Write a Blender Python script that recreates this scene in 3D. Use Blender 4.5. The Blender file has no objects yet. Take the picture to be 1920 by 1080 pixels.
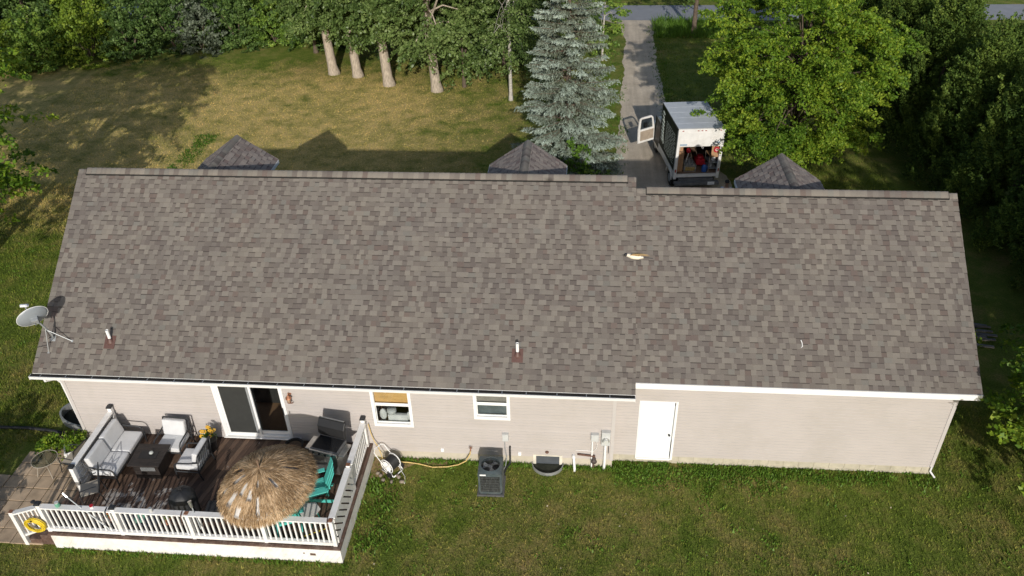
import bpy, bmesh, math, random
import numpy as np
from mathutils import Vector, Matrix

R = math.radians
SC = bpy.context.scene
COL = SC.collection
random.seed(7)
RNG = np.random.default_rng(11)

# ------------------------------------------------------------------ camera
cd = bpy.data.cameras.new("camera")
cam = bpy.data.objects.new("camera", cd)
COL.objects.link(cam)
_r = Vector((0.99636408, 0.08150563, -0.02480823))
_u = Vector((-0.02601361, 0.56831939, 0.82239672))
_f = Vector((-0.08112896, 0.8187612, -0.56837329))
cam.matrix_world = Matrix(((_r.x, _u.x, -_f.x, 13.96763365), (_r.y, _u.y, -_f.y, -15.58189114),
                           (_r.z, _u.z, -_f.z, 16.72655585), (0, 0, 0, 1)))
cd.sensor_width = 36
cd.lens = 36 * 1511.6177 / 1920
cd.clip_end = 1000
SC.camera = cam

# ------------------------------------------------------------------ light
ELEV, AZ = 22.9, -7.5           # shadows run along +Y, turned 7.5 degrees to the left
w = bpy.data.worlds.new("World")
SC.world = w
w.use_nodes = True
nt = w.node_tree
sky = nt.nodes.new("ShaderNodeTexSky")
sky.sky_type = 'NISHITA'
sky.sun_disc = False
sky.sun_elevation = R(ELEV)
sky.sun_rotation = R(180 + AZ)
sky.air_density = 1.0
sky.dust_density = 1.5
bg = nt.nodes["Background"]
nt.links.new(sky.outputs[0], bg.inputs[0])
bg.inputs[1].default_value = 0.108
sl = bpy.data.lights.new("sun", 'SUN')
sl.energy = 3.65
sl.angle = R(0.5)
sl.color = (1.0, 0.955, 0.885)
so = bpy.data.objects.new("sun", sl)
COL.objects.link(so)
SUND = Vector((math.sin(R(AZ)) * math.cos(R(ELEV)), math.cos(R(AZ)) * math.cos(R(ELEV)), -math.sin(R(ELEV))))
so.rotation_euler = SUND.to_track_quat('-Z', 'Y').to_euler()
so.location = (10, -30, 30)
SC.view_settings.view_transform = 'Standard'
SC.view_settings.look = 'None'
SC.view_settings.exposure = 0.0
SC.view_settings.gamma = 1
try:
    SC.cycles.max_bounces = 6
    SC.cycles.transparent_max_bounces = 12
except Exception:
    pass


# ------------------------------------------------------------------ materials
def newmat(name):
    m = bpy.data.materials.new(name)
    m.use_nodes = True
    return m, m.node_tree, m.node_tree.nodes["Principled BSDF"]


def N(t, typ, **kw):
    n = t.nodes.new(typ)
    for k, v in kw.items():
        if k.startswith("i_"):
            n.inputs[k[2:].replace("_", " ")].default_value = v
        else:
            setattr(n, k, v)
    return n


def ramp(t, fac, stops):
    n = t.nodes.new("ShaderNodeValToRGB")
    e = n.color_ramp.elements
    while len(e) < len(stops):
        e.new(0.5)
    for i, (p, c) in enumerate(stops):
        e[i].position = p
        e[i].color = (c[0], c[1], c[2], 1)
    t.links.new(fac, n.inputs[0])
    return n.outputs[0]


def mixc(t, fac, a, b, mode='MIX'):
    n = t.nodes.new("ShaderNodeMix")
    n.data_type = 'RGBA'
    n.blend_type = mode
    for s, v in ((n.inputs[0], fac), (n.inputs[6], a), (n.inputs[7], b)):
        if hasattr(v, "links") or hasattr(v, "is_linked"):
            t.links.new(v, s)
        elif isinstance(v, (int, float)):
            s.default_value = v
        else:
            s.default_value = (v[0], v[1], v[2], 1)
    return n.outputs[2]


def math_(t, op, a, b=0.0, clamp=False):
    n = t.nodes.new("ShaderNodeMath")
    n.operation = op
    n.use_clamp = clamp
    for s, v in ((n.inputs[0], a), (n.inputs[1], b)):
        if isinstance(v, (int, float)):
            s.default_value = v
        else:
            t.links.new(v, s)
    return n.outputs[0]


def noise(t, vec, scale, detail=4, rough=0.55):
    n = N(t, "ShaderNodeTexNoise")
    n.inputs["Scale"].default_value = scale
    n.inputs["Detail"].default_value = detail
    n.inputs["Roughness"].default_value = rough
    t.links.new(vec, n.inputs["Vector"])
    return n.outputs["Fac"]


def ocoord(t):
    return t.nodes.new("ShaderNodeTexCoord").outputs["Object"]


def mat(name, col, rough=0.6, metal=0.0, var=0.12, scale=6.0, bump=0.0, bscale=60.0, spec=0.4, dirt=None, dscale=3.0, stretch=None):
    """solid surface with a little mottling, optional dirt and bump"""
    m, t, p = newmat(name)
    v = ocoord(t)
    if stretch:
        mp = N(t, "ShaderNodeMapping")
        mp.inputs["Scale"].default_value = stretch
        t.links.new(v, mp.inputs["Vector"])
        v = mp.outputs[0]
    f = noise(t, v, scale, 5)
    lo = [c * (1 - var) for c in col]
    hi = [min(1, c * (1 + var)) for c in col]
    c = ramp(t, f, [(0.3, lo), (0.7, hi)])
    if dirt:
        d = noise(t, v, dscale, 6, 0.65)
        c = mixc(t, math_(t, 'MULTIPLY', math_(t, 'SUBTRACT', d, 0.5, True), 3.0, True), c, dirt)
    t.links.new(c, p.inputs["Base Color"])
    p.inputs["Roughness"].default_value = rough
    p.inputs["Metallic"].default_value = metal
    p.inputs["Specular IOR Level"].default_value = spec
    if bump:
        b = N(t, "ShaderNodeBump")
        b.inputs["Strength"].default_value = bump
        b.inputs["Distance"].default_value = 0.01
        t.links.new(noise(t, v, bscale, 4), b.inputs["Height"])
        t.links.new(b.outputs[0], p.inputs["Normal"])
    return m


def leafmat(name, stops, trans=0.3, rough=0.5, spec=0.25):
    m, t, p = newmat(name)
    a = N(t, "ShaderNodeAttribute", attribute_name="tint")
    c = ramp(t, a.outputs["Fac"], stops)
    t.links.new(c, p.inputs["Base Color"])
    p.inputs["Roughness"].default_value = rough
    p.inputs["Specular IOR Level"].default_value = spec
    tr = N(t, "ShaderNodeBsdfTranslucent")
    t.links.new(mixc(t, 1.0, c, (1.25, 1.2, 0.6), 'MULTIPLY'), tr.inputs[0])
    mx = N(t, "ShaderNodeMixShader")
    mx.inputs[0].default_value = trans
    t.links.new(p.outputs[0], mx.inputs[1])
    t.links.new(tr.outputs[0], mx.inputs[2])
    t.links.new(mx.outputs[0], t.nodes["Material Output"].inputs[0])
    return m


def glassmat(name, tint=(0.90, 0.92, 0.92), refl=0.10):
    m, t, p = newmat(name)
    tr = N(t, "ShaderNodeBsdfTransparent")
    tr.inputs[0].default_value = (*tint, 1)
    gl = N(t, "ShaderNodeBsdfGlossy")
    gl.inputs["Roughness"].default_value = 0.02
    mx = N(t, "ShaderNodeMixShader")
    lw = N(t, "ShaderNodeLayerWeight")
    lw.inputs[0].default_value = 0.5
    t.links.new(math_(t, 'ADD', math_(t, 'MULTIPLY', math_(t, 'POWER', lw.outputs["Facing"], 4.0), 0.6), refl * 0.4), mx.inputs[0])
    t.links.new(tr.outputs[0], mx.inputs[1])
    t.links.new(gl.outputs[0], mx.inputs[2])
    t.links.new(mx.outputs[0], t.nodes["Material Output"].inputs[0])
    return m


def shinglemat():
    m, t, p = newmat("asphalt_shingle")
    a = N(t, "ShaderNodeAttribute", attribute_name="tone")
    v = ocoord(t)
    g = noise(t, v, 160, 2)
    big = noise(t, v, 0.7, 4)
    c = mixc(t, 1.0, a.outputs["Color"], ramp(t, g, [(0.3, (0.78, 0.78, 0.78)), (0.7, (1.2, 1.2, 1.2))]), 'MULTIPLY')
    c = mixc(t, 1.0, c, ramp(t, big, [(0.3, (0.93, 0.93, 0.95)), (0.7, (1.06, 1.05, 1.03))]), 'MULTIPLY')
    t.links.new(c, p.inputs["Base Color"])
    p.inputs["Roughness"].default_value = 0.92
    p.inputs["Specular IOR Level"].default_value = 0.15
    b = N(t, "ShaderNodeBump")
    b.inputs["Strength"].default_value = 0.5
    b.inputs["Distance"].default_value = 0.004
    t.links.new(g, b.inputs["Height"])
    t.links.new(b.outputs[0], p.inputs["Normal"])
    return m


def sstep(t, x, a, b):
    n = N(t, "ShaderNodeMapRange", interpolation_type='SMOOTHSTEP')
    n.inputs[1].default_value = a
    n.inputs[2].default_value = b
    t.links.new(x, n.inputs[0])
    return n.outputs[0]


def lawnmat(name, blades=False):
    m, t, p = newmat(name)
    v = ocoord(t)
    sp = N(t, "ShaderNodeSeparateXYZ")
    t.links.new(v, sp.inputs[0])
    X, Y = sp.outputs[0], sp.outputs[1]
    fl = N(t, "ShaderNodeMapping")
    fl.inputs["Scale"].default_value = (1, 1, 0)
    t.links.new(v, fl.inputs["Vector"])
    g = fl.outputs[0]
    n1 = noise(t, g, 0.22, 5, 0.6)
    n2 = noise(t, g, 1.1, 6, 0.65)
    n3 = noise(t, g, 9, 5, 0.7)
    n4 = noise(t, g, 24, 4, 0.8)
    # the sun-dried front lawn, greener towards the trees and on the right
    front = math_(t, 'MULTIPLY', sstep(t, Y, 9, 15), sstep(t, Y, 35, 27))
    front = math_(t, 'MULTIPLY', front, sstep(t, X, 15, 2))
    dry = math_(t, 'ADD', math_(t, 'MULTIPLY', front, 0.72), math_(t, 'MULTIPLY', math_(t, 'SUBTRACT', n2, 0.49), 2.5))
    dry = math_(t, 'ADD', dry, math_(t, 'MULTIPLY', math_(t, 'SUBTRACT', n1, 0.5), 1.5))
    dry = math_(t, 'ADD', dry, math_(t, 'MULTIPLY', math_(t, 'SUBTRACT', n3, 0.5), 0.9))
    back = math_(t, 'MULTIPLY', sstep(t, Y, 1.0, -3.0), 0.17)
    dry = math_(t, 'ADD', math_(t, 'ADD', dry, back), 0.04, True)
    green = ramp(t, n2, [(0.3, (0.096, 0.140, 0.022)), (0.7, (0.185, 0.228, 0.042))])
    tan = ramp(t, n3, [(0.3, (0.45, 0.345, 0.132)), (0.7, (0.65, 0.50, 0.215))])
    tan = mixc(t, front, ramp(t, n3, [(0.3, (0.20, 0.150, 0.060)), (0.7, (0.36, 0.27, 0.12))]), tan)
    c = mixc(t, dry, green, tan)
    c = mixc(t, 1.0, c, ramp(t, n4, [(0.30, (0.35, 0.38, 0.32)), (0.70, (1.65, 1.6, 1.6))]), 'MULTIPLY')
    if blades:
        a = N(t, "ShaderNodeAttribute", attribute_name="tint")
        c = mixc(t, 1.0, c, ramp(t, a.outputs["Fac"], [(0.0, (0.6, 0.72, 0.5)), (0.6, (1.1, 1.15, 0.95)), (1.0, (1.8, 1.6, 1.5))]), 'MULTIPLY')
    t.links.new(c, p.inputs["Base Color"])
    p.inputs["Roughness"].default_value = 0.85
    p.inputs["Specular IOR Level"].default_value = 0.1
    if blades:
        tr = N(t, "ShaderNodeBsdfTranslucent")
        t.links.new(c, tr.inputs[0])
        mx = N(t, "ShaderNodeMixShader")
        mx.inputs[0].default_value = 0.25
        t.links.new(p.outputs[0], mx.inputs[1])
        t.links.new(tr.outputs[0], mx.inputs[2])
        t.links.new(mx.outputs[0], t.nodes["Material Output"].inputs[0])
    else:
        b = N(t, "ShaderNodeBump")
        b.inputs["Strength"].default_value = 0.9
        b.inputs["Distance"].default_value = 0.05
        t.links.new(math_(t, 'ADD', n4, n3), b.inputs["Height"])
        t.links.new(b.outputs[0], p.inputs["Normal"])
    return m


def gravelmat():
    m, t, p = newmat("gravel")
    v = ocoord(t)
    sp = N(t, "ShaderNodeSeparateXYZ")
    t.links.new(v, sp.inputs[0])
    a = noise(t, v, 0.8, 6, 0.65)
    b = noise(t, v, 45, 3, 0.7)
    mp = N(t, "ShaderNodeMapping")
    mp.inputs["Scale"].default_value = (2.2, 0.12, 1)
    t.links.new(v, mp.inputs["Vector"])
    tr = noise(t, mp.outputs[0], 1.0, 4)
    c = ramp(t, a, [(0.3, (0.42, 0.35, 0.265)), (0.7, (0.62, 0.53, 0.415))])
    c = mixc(t, 1.0, c, ramp(t, b, [(0.25, (0.6, 0.6, 0.6)), (0.75, (1.35, 1.35, 1.35))]), 'MULTIPLY')
    c = mixc(t, 1.0, c, ramp(t, tr, [(0.35, (0.8, 0.8, 0.8)), (0.65, (1.15, 1.15, 1.15))]), 'MULTIPLY')
    t.links.new(c, p.inputs["Base Color"])
    p.inputs["Roughness"].default_value = 0.95
    bp = N(t, "ShaderNodeBump")
    bp.inputs["Strength"].default_value = 0.5
    bp.inputs["Distance"].default_value = 0.03
    t.links.new(b, bp.inputs["Height"])
    t.links.new(bp.outputs[0], p.inputs["Normal"])
    return m


def deckmat():
    """brown stained boards with patches of worn pale grey wood"""
    m, t, p = newmat("deck_board")
    v = ocoord(t)
    a = N(t, "ShaderNodeAttribute", attribute_name="tint")
    mp = N(t, "ShaderNodeMapping")
    mp.inputs["Rotation"].default_value = (0, 0, R(12.5))
    t.links.new(v, mp.inputs["Vector"])
    m2 = N(t, "ShaderNodeMapping")
    m2.inputs["Scale"].default_value = (9, 1.2, 1)
    t.links.new(mp.outputs[0], m2.inputs["Vector"])
    gr = noise(t, m2.outputs[0], 3.0, 6, 0.7)
    base = ramp(t, a.outputs["Fac"], [(0, (0.052, 0.030, 0.020)), (0.5, (0.085, 0.050, 0.034)), (1, (0.14, 0.088, 0.058))])
    base = mixc(t, 1.0, base, ramp(t, gr, [(0.3, (0.6, 0.6, 0.6)), (0.7, (1.4, 1.4, 1.4))]), 'MULTIPLY')
    sp = N(t, "ShaderNodeSeparateXYZ")
    t.links.new(v, sp.inputs[0])
    wx = math_(t, 'MULTIPLY', sstep(t, sp.outputs[0], 1.2, 2.1), sstep(t, sp.outputs[0], 4.3, 3.3))
    wy = math_(t, 'MULTIPLY', sstep(t, sp.outputs[1], -3.8, -3.0), sstep(t, sp.outputs[1], -1.4, -2.4))
    msk = math_(t, 'ADD', math_(t, 'MULTIPLY', math_(t, 'MULTIPLY', wx, wy), 0.42), math_(t, 'ADD', math_(t, 'MULTIPLY', math_(t, 'SUBTRACT', gr, 0.5), 1.3), math_(t, 'MULTIPLY', math_(t, 'SUBTRACT', noise(t, v, 3.2, 5, 0.65), 0.5), 1.8)))
    msk = math_(t, 'MULTIPLY', math_(t, 'SUBTRACT', msk, 0.36, True), 6.0, True)
    c = mixc(t, msk, base, (0.36, 0.33, 0.30))
    t.links.new(c, p.inputs["Base Color"])
    p.inputs["Roughness"].default_value = 0.7
    return m


M = {}
M['siding'] = mat("vinyl_siding", (0.474, 0.434, 0.411), 0.55, var=0.035, scale=1.2, dirt=(0.418, 0.38, 0.345), dscale=0.9, spec=0.3)
M['lap'] = mat("lap_shade", (0.39, 0.365, 0.345), 0.7, var=0.12, scale=2.5)  # darker colour paints the shadow line under each lap
M['corner'] = mat("corner_trim", (0.50, 0.47, 0.45), 0.5, var=0.03)
M['trim'] = mat("white_trim", (0.80, 0.80, 0.79), 0.45, var=0.03, scale=3)
M['vinyl'] = mat("white_vinyl", (0.80, 0.79, 0.77), 0.5, var=0.05, scale=2.5, dirt=(0.62, 0.58, 0.53), dscale=2.2)
M['found'] = mat("painted_block", (0.50, 0.455, 0.37), 0.85, var=0.1, scale=4, bump=0.4, dirt=(0.42, 0.36, 0.27), dscale=2.0)
M['shingle'] = shinglemat()
M['gutter_in'] = mat("gutter_dark", (0.022, 0.020, 0.018), 0.9)
M['vent_dark'] = mat("vent_mesh", (0.018, 0.017, 0.016), 0.9)
M['dark_room'] = mat("room_dark", (0.035, 0.033, 0.03), 0.9)
M['room'] = mat("room_wall", (0.28, 0.28, 0.25), 0.9)
M['room_floor'] = mat("room_floor", (0.26, 0.15, 0.08), 0.6)
M['glass'] = glassmat("window_glass")
M['screen'] = mat("insect_screen", (0.030, 0.031, 0.029), 0.8)
M['bamboo'] = mat("bamboo_shade", (0.66, 0.40, 0.15), 0.8, var=0.25, scale=3, stretch=(1, 1, 30))
M['sheer'] = mat("sheer_cloth", (0.62, 0.62, 0.6), 0.9, bump=0.3, bscale=20)
M['greyshade'] = mat("grey_blind", (0.30, 0.27, 0.24), 0.8)
M['door'] = mat("white_door_paint", (0.83, 0.84, 0.85), 0.4, var=0.02)
M['black'] = mat("black_plastic", (0.018, 0.018, 0.019), 0.5)
M['iron'] = mat("charcoal_metal", (0.042, 0.044, 0.048), 0.45, metal=0.3)
M['greymetal'] = mat("grey_metal", (0.38, 0.40, 0.41), 0.45, metal=0.35, var=0.1)
M['meter'] = mat("meter_grey", (0.52, 0.53, 0.52), 0.5, var=0.08)
M['steel'] = mat("stainless_steel", (0.55, 0.55, 0.54), 0.28, metal=0.9, var=0.15, scale=8)
M['dish'] = mat("dish_grey", (0.30, 0.33, 0.36), 0.45, metal=0.1, var=0.05)
M['copper'] = mat("aged_copper", (0.36, 0.16, 0.09), 0.45, metal=0.5, var=0.3)
M['flash'] = mat("brown_flashing", (0.115, 0.062, 0.052), 0.5)
M['pvc'] = mat("white_pvc", (0.83, 0.83, 0.82), 0.35, var=0.03)
M['rust'] = mat("rusty_pipe", (0.13, 0.07, 0.05), 0.8, var=0.35)
M['ac'] = mat("condenser_green", (0.062, 0.082, 0.088), 0.5, var=0.12, dirt=(0.13, 0.135, 0.125))
M['acfin'] = mat("condenser_fins", (0.12, 0.13, 0.128), 0.5, metal=0.4, var=0.4, scale=40, stretch=(1, 1, 0.2))
M['fabric'] = mat("light_cushion", (0.60, 0.605, 0.61), 0.9, var=0.06, bump=0.35, bscale=18)
M['sling'] = mat("beige_sling", (0.36, 0.32, 0.26), 0.85, var=0.12)
M['firetop'] = mat("dark_table", (0.026, 0.021, 0.019), 0.5, var=0.3)
M['straw'] = leafmat("thatch_straw", [(0, (0.18, 0.11, 0.055)), (0.5, (0.48, 0.325, 0.18)), (1, (0.80, 0.61, 0.40))], 0.15, 0.85, 0.1)
M['canvas'] = mat("umbrella_canvas", (0.70, 0.69, 0.67), 0.85)
M['turq'] = mat("turquoise_paint", (0.09, 0.50, 0.44), 0.5, var=0.08)
M['cover'] = mat("black_cover", (0.022, 0.023, 0.025), 0.55, bump=0.6, bscale=9)
M['yellow'] = mat("yellow_hose", (0.68, 0.50, 0.03), 0.45, var=0.12)
M['paleyellow'] = mat("pale_yellow_hose", (0.62, 0.45, 0.17), 0.5, var=0.1)
M['blackhose'] = mat("black_hose", (0.022, 0.022, 0.023), 0.5)
M['capblack'] = mat("solar_cap", (0.03, 0.032, 0.036), 0.35)
M['capbrown'] = mat("bare_post_top", (0.22, 0.10, 0.055), 0.8, var=0.3)
M['fasciab'] = mat("brown_deck_edge", (0.11, 0.066, 0.05), 0.75, var=0.3, scale=8, dirt=(0.25, 0.2, 0.17), dscale=5)
M['skirt'] = mat("white_skirting", (0.80, 0.78, 0.75), 0.6, var=0.05, dirt=(0.60, 0.52, 0.44), dscale=1.6)
M['deck'] = deckmat()
M['paver'] = mat("tan_paver", (0.44, 0.33, 0.225), 0.9, var=0.28, scale=2.2, bump=0.4, dirt=(0.22, 0.18, 0.135), dscale=1.5)
M['soil'] = mat("bare_soil", (0.12, 0.085, 0.055), 0.95, var=0.3)
M['stone'] = mat("edging_stone", (0.24, 0.20, 0.16), 0.9, var=0.35, bump=0.6)
M['petal'] = mat("yellow_petal", (0.80, 0.48, 0.05), 0.6, var=0.2)
M['orange'] = mat("orange_flower", (0.60, 0.17, 0.03), 0.6, var=0.3)
M['terracotta'] = mat("terracotta", (0.42, 0.17, 0.10), 0.8)
M['greenglass'] = mat("green_glass", (0.14, 0.36, 0.25), 0.2)
M['truckwhite'] = mat("truck_white", (0.74, 0.72, 0.68), 0.4, var=0.06, dirt=(0.55, 0.51, 0.45), dscale=2)
M['truckroof'] = mat("truck_roof", (0.50, 0.53, 0.57), 0.5, var=0.06, dirt=(0.42, 0.44, 0.47), dscale=1.2)
M['truckgreen'] = mat("dark_green_panel", (0.010, 0.018, 0.011), 0.6, var=0.5, scale=2.5, dirt=(0.04, 0.07, 0.016), dscale=1.6, spec=0.15)
M['lettering'] = mat("pale_lettering", (0.42, 0.47, 0.42), 0.5)
M['cargo'] = mat("cargo_wall", (0.055, 0.040, 0.032), 0.8, var=0.3)
M['plywood'] = mat("plywood", (0.38, 0.22, 0.115), 0.8, var=0.2, dirt=(0.25, 0.14, 0.08))
M['oldwood'] = mat("old_wood", (0.20, 0.13, 0.085), 0.85, var=0.35, scale=5, stretch=(6, 6, 1))
M['red'] = mat("red_plastic", (0.42, 0.018, 0.03), 0.4)
M['blue'] = mat("blue_plastic", (0.03, 0.10, 0.33), 0.4)
M['tan'] = mat("tan_trim", (0.36, 0.29, 0.22), 0.7, var=0.15)
M['tyre'] = mat("tyre_rubber", (0.02, 0.02, 0.021), 0.85)
M['redlens'] = mat("red_lens", (0.30, 0.03, 0.02), 0.3)
M['skin'] = mat("skin", (0.30, 0.17, 0.11), 0.6)
M['shirt'] = mat("pale_blue_shirt", (0.42, 0.48, 0.56), 0.85)
M['trousers'] = mat("dark_trousers", (0.04, 0.045, 0.06), 0.85)
M['hair'] = mat("dark_cap", (0.02, 0.019, 0.018), 0.8)
M['birdwhite'] = mat("cream_feather", (0.78, 0.70, 0.58), 0.8)
M['birdtan'] = mat("tan_feather", (0.46, 0.31, 0.15), 0.8)
M['birddark'] = mat("dark_feather", (0.025, 0.025, 0.03), 0.6)
M['bark'] = mat("grey_bark", (0.38, 0.32, 0.25), 0.9, var=0.35, scale=7, stretch=(2, 2, 0.6), bump=0.8, bscale=14)
M['darkbark'] = mat("brown_bark", (0.12, 0.09, 0.065), 0.9, var=0.3, bump=0.6)
M['birch'] = mat("pale_bark", (0.44, 0.41, 0.36), 0.8, var=0.4, scale=9, stretch=(1, 1, 3))
M['lumber'] = mat("weathered_lumber", (0.16, 0.15, 0.14), 0.85, var=0.3)
M['asphalt'] = mat("road_asphalt", (0.25, 0.26, 0.28), 0.85, var=0.08, scale=1.2, bump=0.2)
M['gravel'] = gravelmat()
M['lawn'] = lawnmat("lawn")
M['blade'] = lawnmat("grass_blade", True)
M['well'] = mat("galvanised_well", (0.32, 0.33, 0.33), 0.5, metal=0.4, var=0.25)

G = lambda *s: [(i / (len(s) - 1), c) for i, c in enumerate(s)]
M['l_maple'] = leafmat("maple_leaf", G((0.045, 0.105, 0.012), (0.135, 0.240, 0.022), (0.330, 0.410, 0.040)), 0.32)
M['l_aspen'] = leafmat("aspen_leaf", G((0.038, 0.068, 0.018), (0.105, 0.165, 0.042), (0.240, 0.315, 0.105)), 0.28, 0.4)
M['l_dark'] = leafmat("dark_leaf", G((0.039, 0.078, 0.021), (0.099, 0.170, 0.043), (0.188, 0.278, 0.075)), 0.28)
M['l_bush'] = leafmat("bush_leaf", G((0.062, 0.121, 0.022), (0.160, 0.267, 0.045), (0.304, 0.401, 0.071)), 0.3)
M['l_yellow'] = leafmat("yellow_green_leaf", G((0.077, 0.133, 0.017), (0.189, 0.280, 0.031), (0.336, 0.420, 0.056)), 0.3)
M['l_olive'] = leafmat("grey_green_leaf", G((0.064, 0.088, 0.048), (0.136, 0.168, 0.112), (0.256, 0.296, 0.216)), 0.25)
M['l_cedar'] = leafmat("cedar_spray", G((0.036, 0.070, 0.015), (0.092, 0.151, 0.027), (0.210, 0.277, 0.050)), 0.18, 0.6, 0.15)
M['l_spruce'] = leafmat("blue_spruce_needle", G((0.115, 0.125, 0.08), (0.27, 0.33, 0.27), (0.49, 0.57, 0.49)), 0.12, 0.7, 0.15)
M['l_vine'] = leafmat("vine_leaf", G((0.039, 0.084, 0.011), (0.095, 0.190, 0.022), (0.179, 0.302, 0.045)), 0.3)


# ------------------------------------------------------------------ object helpers
def tag(o, label=None, cat=None, group=None, kind=None):
    if label: o["label"] = label
    if cat: o["category"] = cat
    if group: o["group"] = group
    if kind: o["kind"] = kind
    return o


def thing(name, label, cat, loc=(0, 0, 0), rz=0.0, group=None):
    o = bpy.data.objects.new(name, None)
    COL.objects.link(o)
    o.location = loc
    o.rotation_euler = (0, 0, R(rz))
    o.empty_display_size = 0.2
    return tag(o, label, cat, group)


class MB:
    """gathers simple shapes; build() links them as one mesh object"""

    def __init__(s):
        s.v, s.f = [], []

    def add(s, vs, fs):
        b = len(s.v)
        s.v += [tuple(v) for v in vs]
        s.f += [tuple(i + b for i in f) for f in fs]
        return s

    def box(s, c, size, rot=None):
        hx, hy, hz = size[0] / 2, size[1] / 2, size[2] / 2
        vs = [Vector((x, y, z)) for z in (-hz, hz) for x, y in ((-hx, -hy), (hx, -hy), (hx, hy), (-hx, hy))]
        if rot:
            from mathutils import Euler
            m = Euler([R(a) for a in rot]).to_matrix()
            vs = [m @ v for v in vs]
        vs = [v + Vector(c) for v in vs]
        return s.add(vs, [(3, 2, 1, 0), (4, 5, 6, 7), (0, 1, 5, 4), (1, 2, 6, 5), (2, 3, 7, 6), (3, 0, 4, 7)])

    def b2(s, lo, hi):
        return s.box([(a + b) / 2 for a, b in zip(lo, hi)], [b - a for a, b in zip(lo, hi)])

    def tube(s, pts, r, n=8, closed=False, cap=True):
        pts = [Vector(p) for p in pts]
        rs = r if isinstance(r, (list, tuple)) else [r] * len(pts)
        rings = []
        up = Vector((0, 0, 1))
        k = len(pts)
        pu = None
        for i, p in enumerate(pts):
            if closed:
                d = pts[(i + 1) % k] - pts[i - 1]
            else:
                d = pts[min(i + 1, k - 1)] - pts[max(i - 1, 0)]
            d.normalize()
            if pu is None:
                a = up if abs(d.z) < 0.9 else Vector((1, 0, 0))
                u = d.cross(a).normalized()
            else:
                u = (pu - d * pu.dot(d)).normalized()
            pu = u
            w_ = d.cross(u)
            rings.append([p + (u * math.cos(2 * math.pi * j / n) + w_ * math.sin(2 * math.pi * j / n)) * rs[i] for j in range(n)])
        vs = [v for g in rings for v in g]
        fs = []
        for i in range(k if closed else k - 1):
            a, b = i * n, ((i + 1) % k) * n
            for j in range(n):
                fs.append((a + j, a + (j + 1) % n, b + (j + 1) % n, b + j))
        if cap and not closed:
            fs.append(tuple(range(n - 1, -1, -1)))
            fs.append(tuple((k - 1) * n + j for j in range(n)))
        return s.add(vs, fs)

    def lathe(s, c, prof, n=16, sx=1.0, sy=1.0):
        vs, fs = [], []
        for (r, z) in prof:
            for j in range(n):
                a = 2 * math.pi * j / n
                vs.append((c[0] + r * sx * math.cos(a), c[1] + r * sy * math.sin(a), c[2] + z))
        for i in range(len(prof) - 1):
            for j in range(n):
                fs.append((i * n + j, i * n + (j + 1) % n, (i + 1) * n + (j + 1) % n, (i + 1) * n + j))
        fs.append(tuple(range(n - 1, -1, -1)))
        fs.append(tuple((len(prof) - 1) * n + j for j in range(n)))
        return s.add(vs, fs)

    def ball(s, c, r, n=10):
        sx, sy, sz = r if isinstance(r, (tuple, list)) else (r, r, r)
        prof = []
        for i in range(n // 2 + 1):
            a = math.pi * i / (n // 2) - math.pi / 2
            prof.append((max(0.001, math.cos(a)), math.sin(a) * sz))
        vs, fs = [], []
        for (q, z) in prof:
            for j in range(n):
                a = 2 * math.pi * j / n
                vs.append((c[0] + q * sx * math.cos(a), c[1] + q * sy * math.sin(a), c[2] + z))
        for i in range(len(prof) - 1):
            for j in range(n):
                fs.append((i * n + j, i * n + (j + 1) % n, (i + 1) * n + (j + 1) % n, (i + 1) * n + j))
        return s.add(vs, fs)

    def prism(s, poly, a, b, axis='z'):
        """polygon (list of 2-tuples) extruded between a and b along axis"""
        n = len(poly)
        def P(q, t):
            return {'z': (q[0], q[1], t), 'y': (q[0], t, q[1]), 'x': (t, q[0], q[1])}[axis]
        vs = [P(q, a) for q in poly] + [P(q, b) for q in poly]
        fs = [tuple(range(n - 1, -1, -1)), tuple(range(n, 2 * n))]
        fs += [(i, (i + 1) % n, n + (i + 1) % n, n + i) for i in range(n)]
        return s.add(vs, fs)

    def build(s, name, m, parent=None, smooth=False, bevel=0.0, seg=2, tint=None):
        me = bpy.data.meshes.new(name)
        me.from_pydata(s.v, [], s.f)
        bm = bmesh.new()
        bm.from_mesh(me)
        bmesh.ops.recalc_face_normals(bm, faces=bm.faces)
        bm.to_mesh(me)
        bm.free()
        me.materials.append(m)
        if smooth:
            me.polygons.foreach_set("use_smooth", [True] * len(me.polygons))
        o = bpy.data.objects.new(name, me)
        COL.objects.link(o)
        if parent is not None:
            o.parent = parent
        if bevel:
            md = o.modifiers.new("bevel", 'BEVEL')
            md.width = bevel
            md.segments = seg
            md.limit_method = 'ANGLE'
            md.angle_limit = R(40)
        if tint is not None:
            at = me.attributes.new("tint", 'FLOAT', 'FACE')
            at.data.foreach_set("value", np.asarray(tint, dtype=np.float32))
        return o


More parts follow.
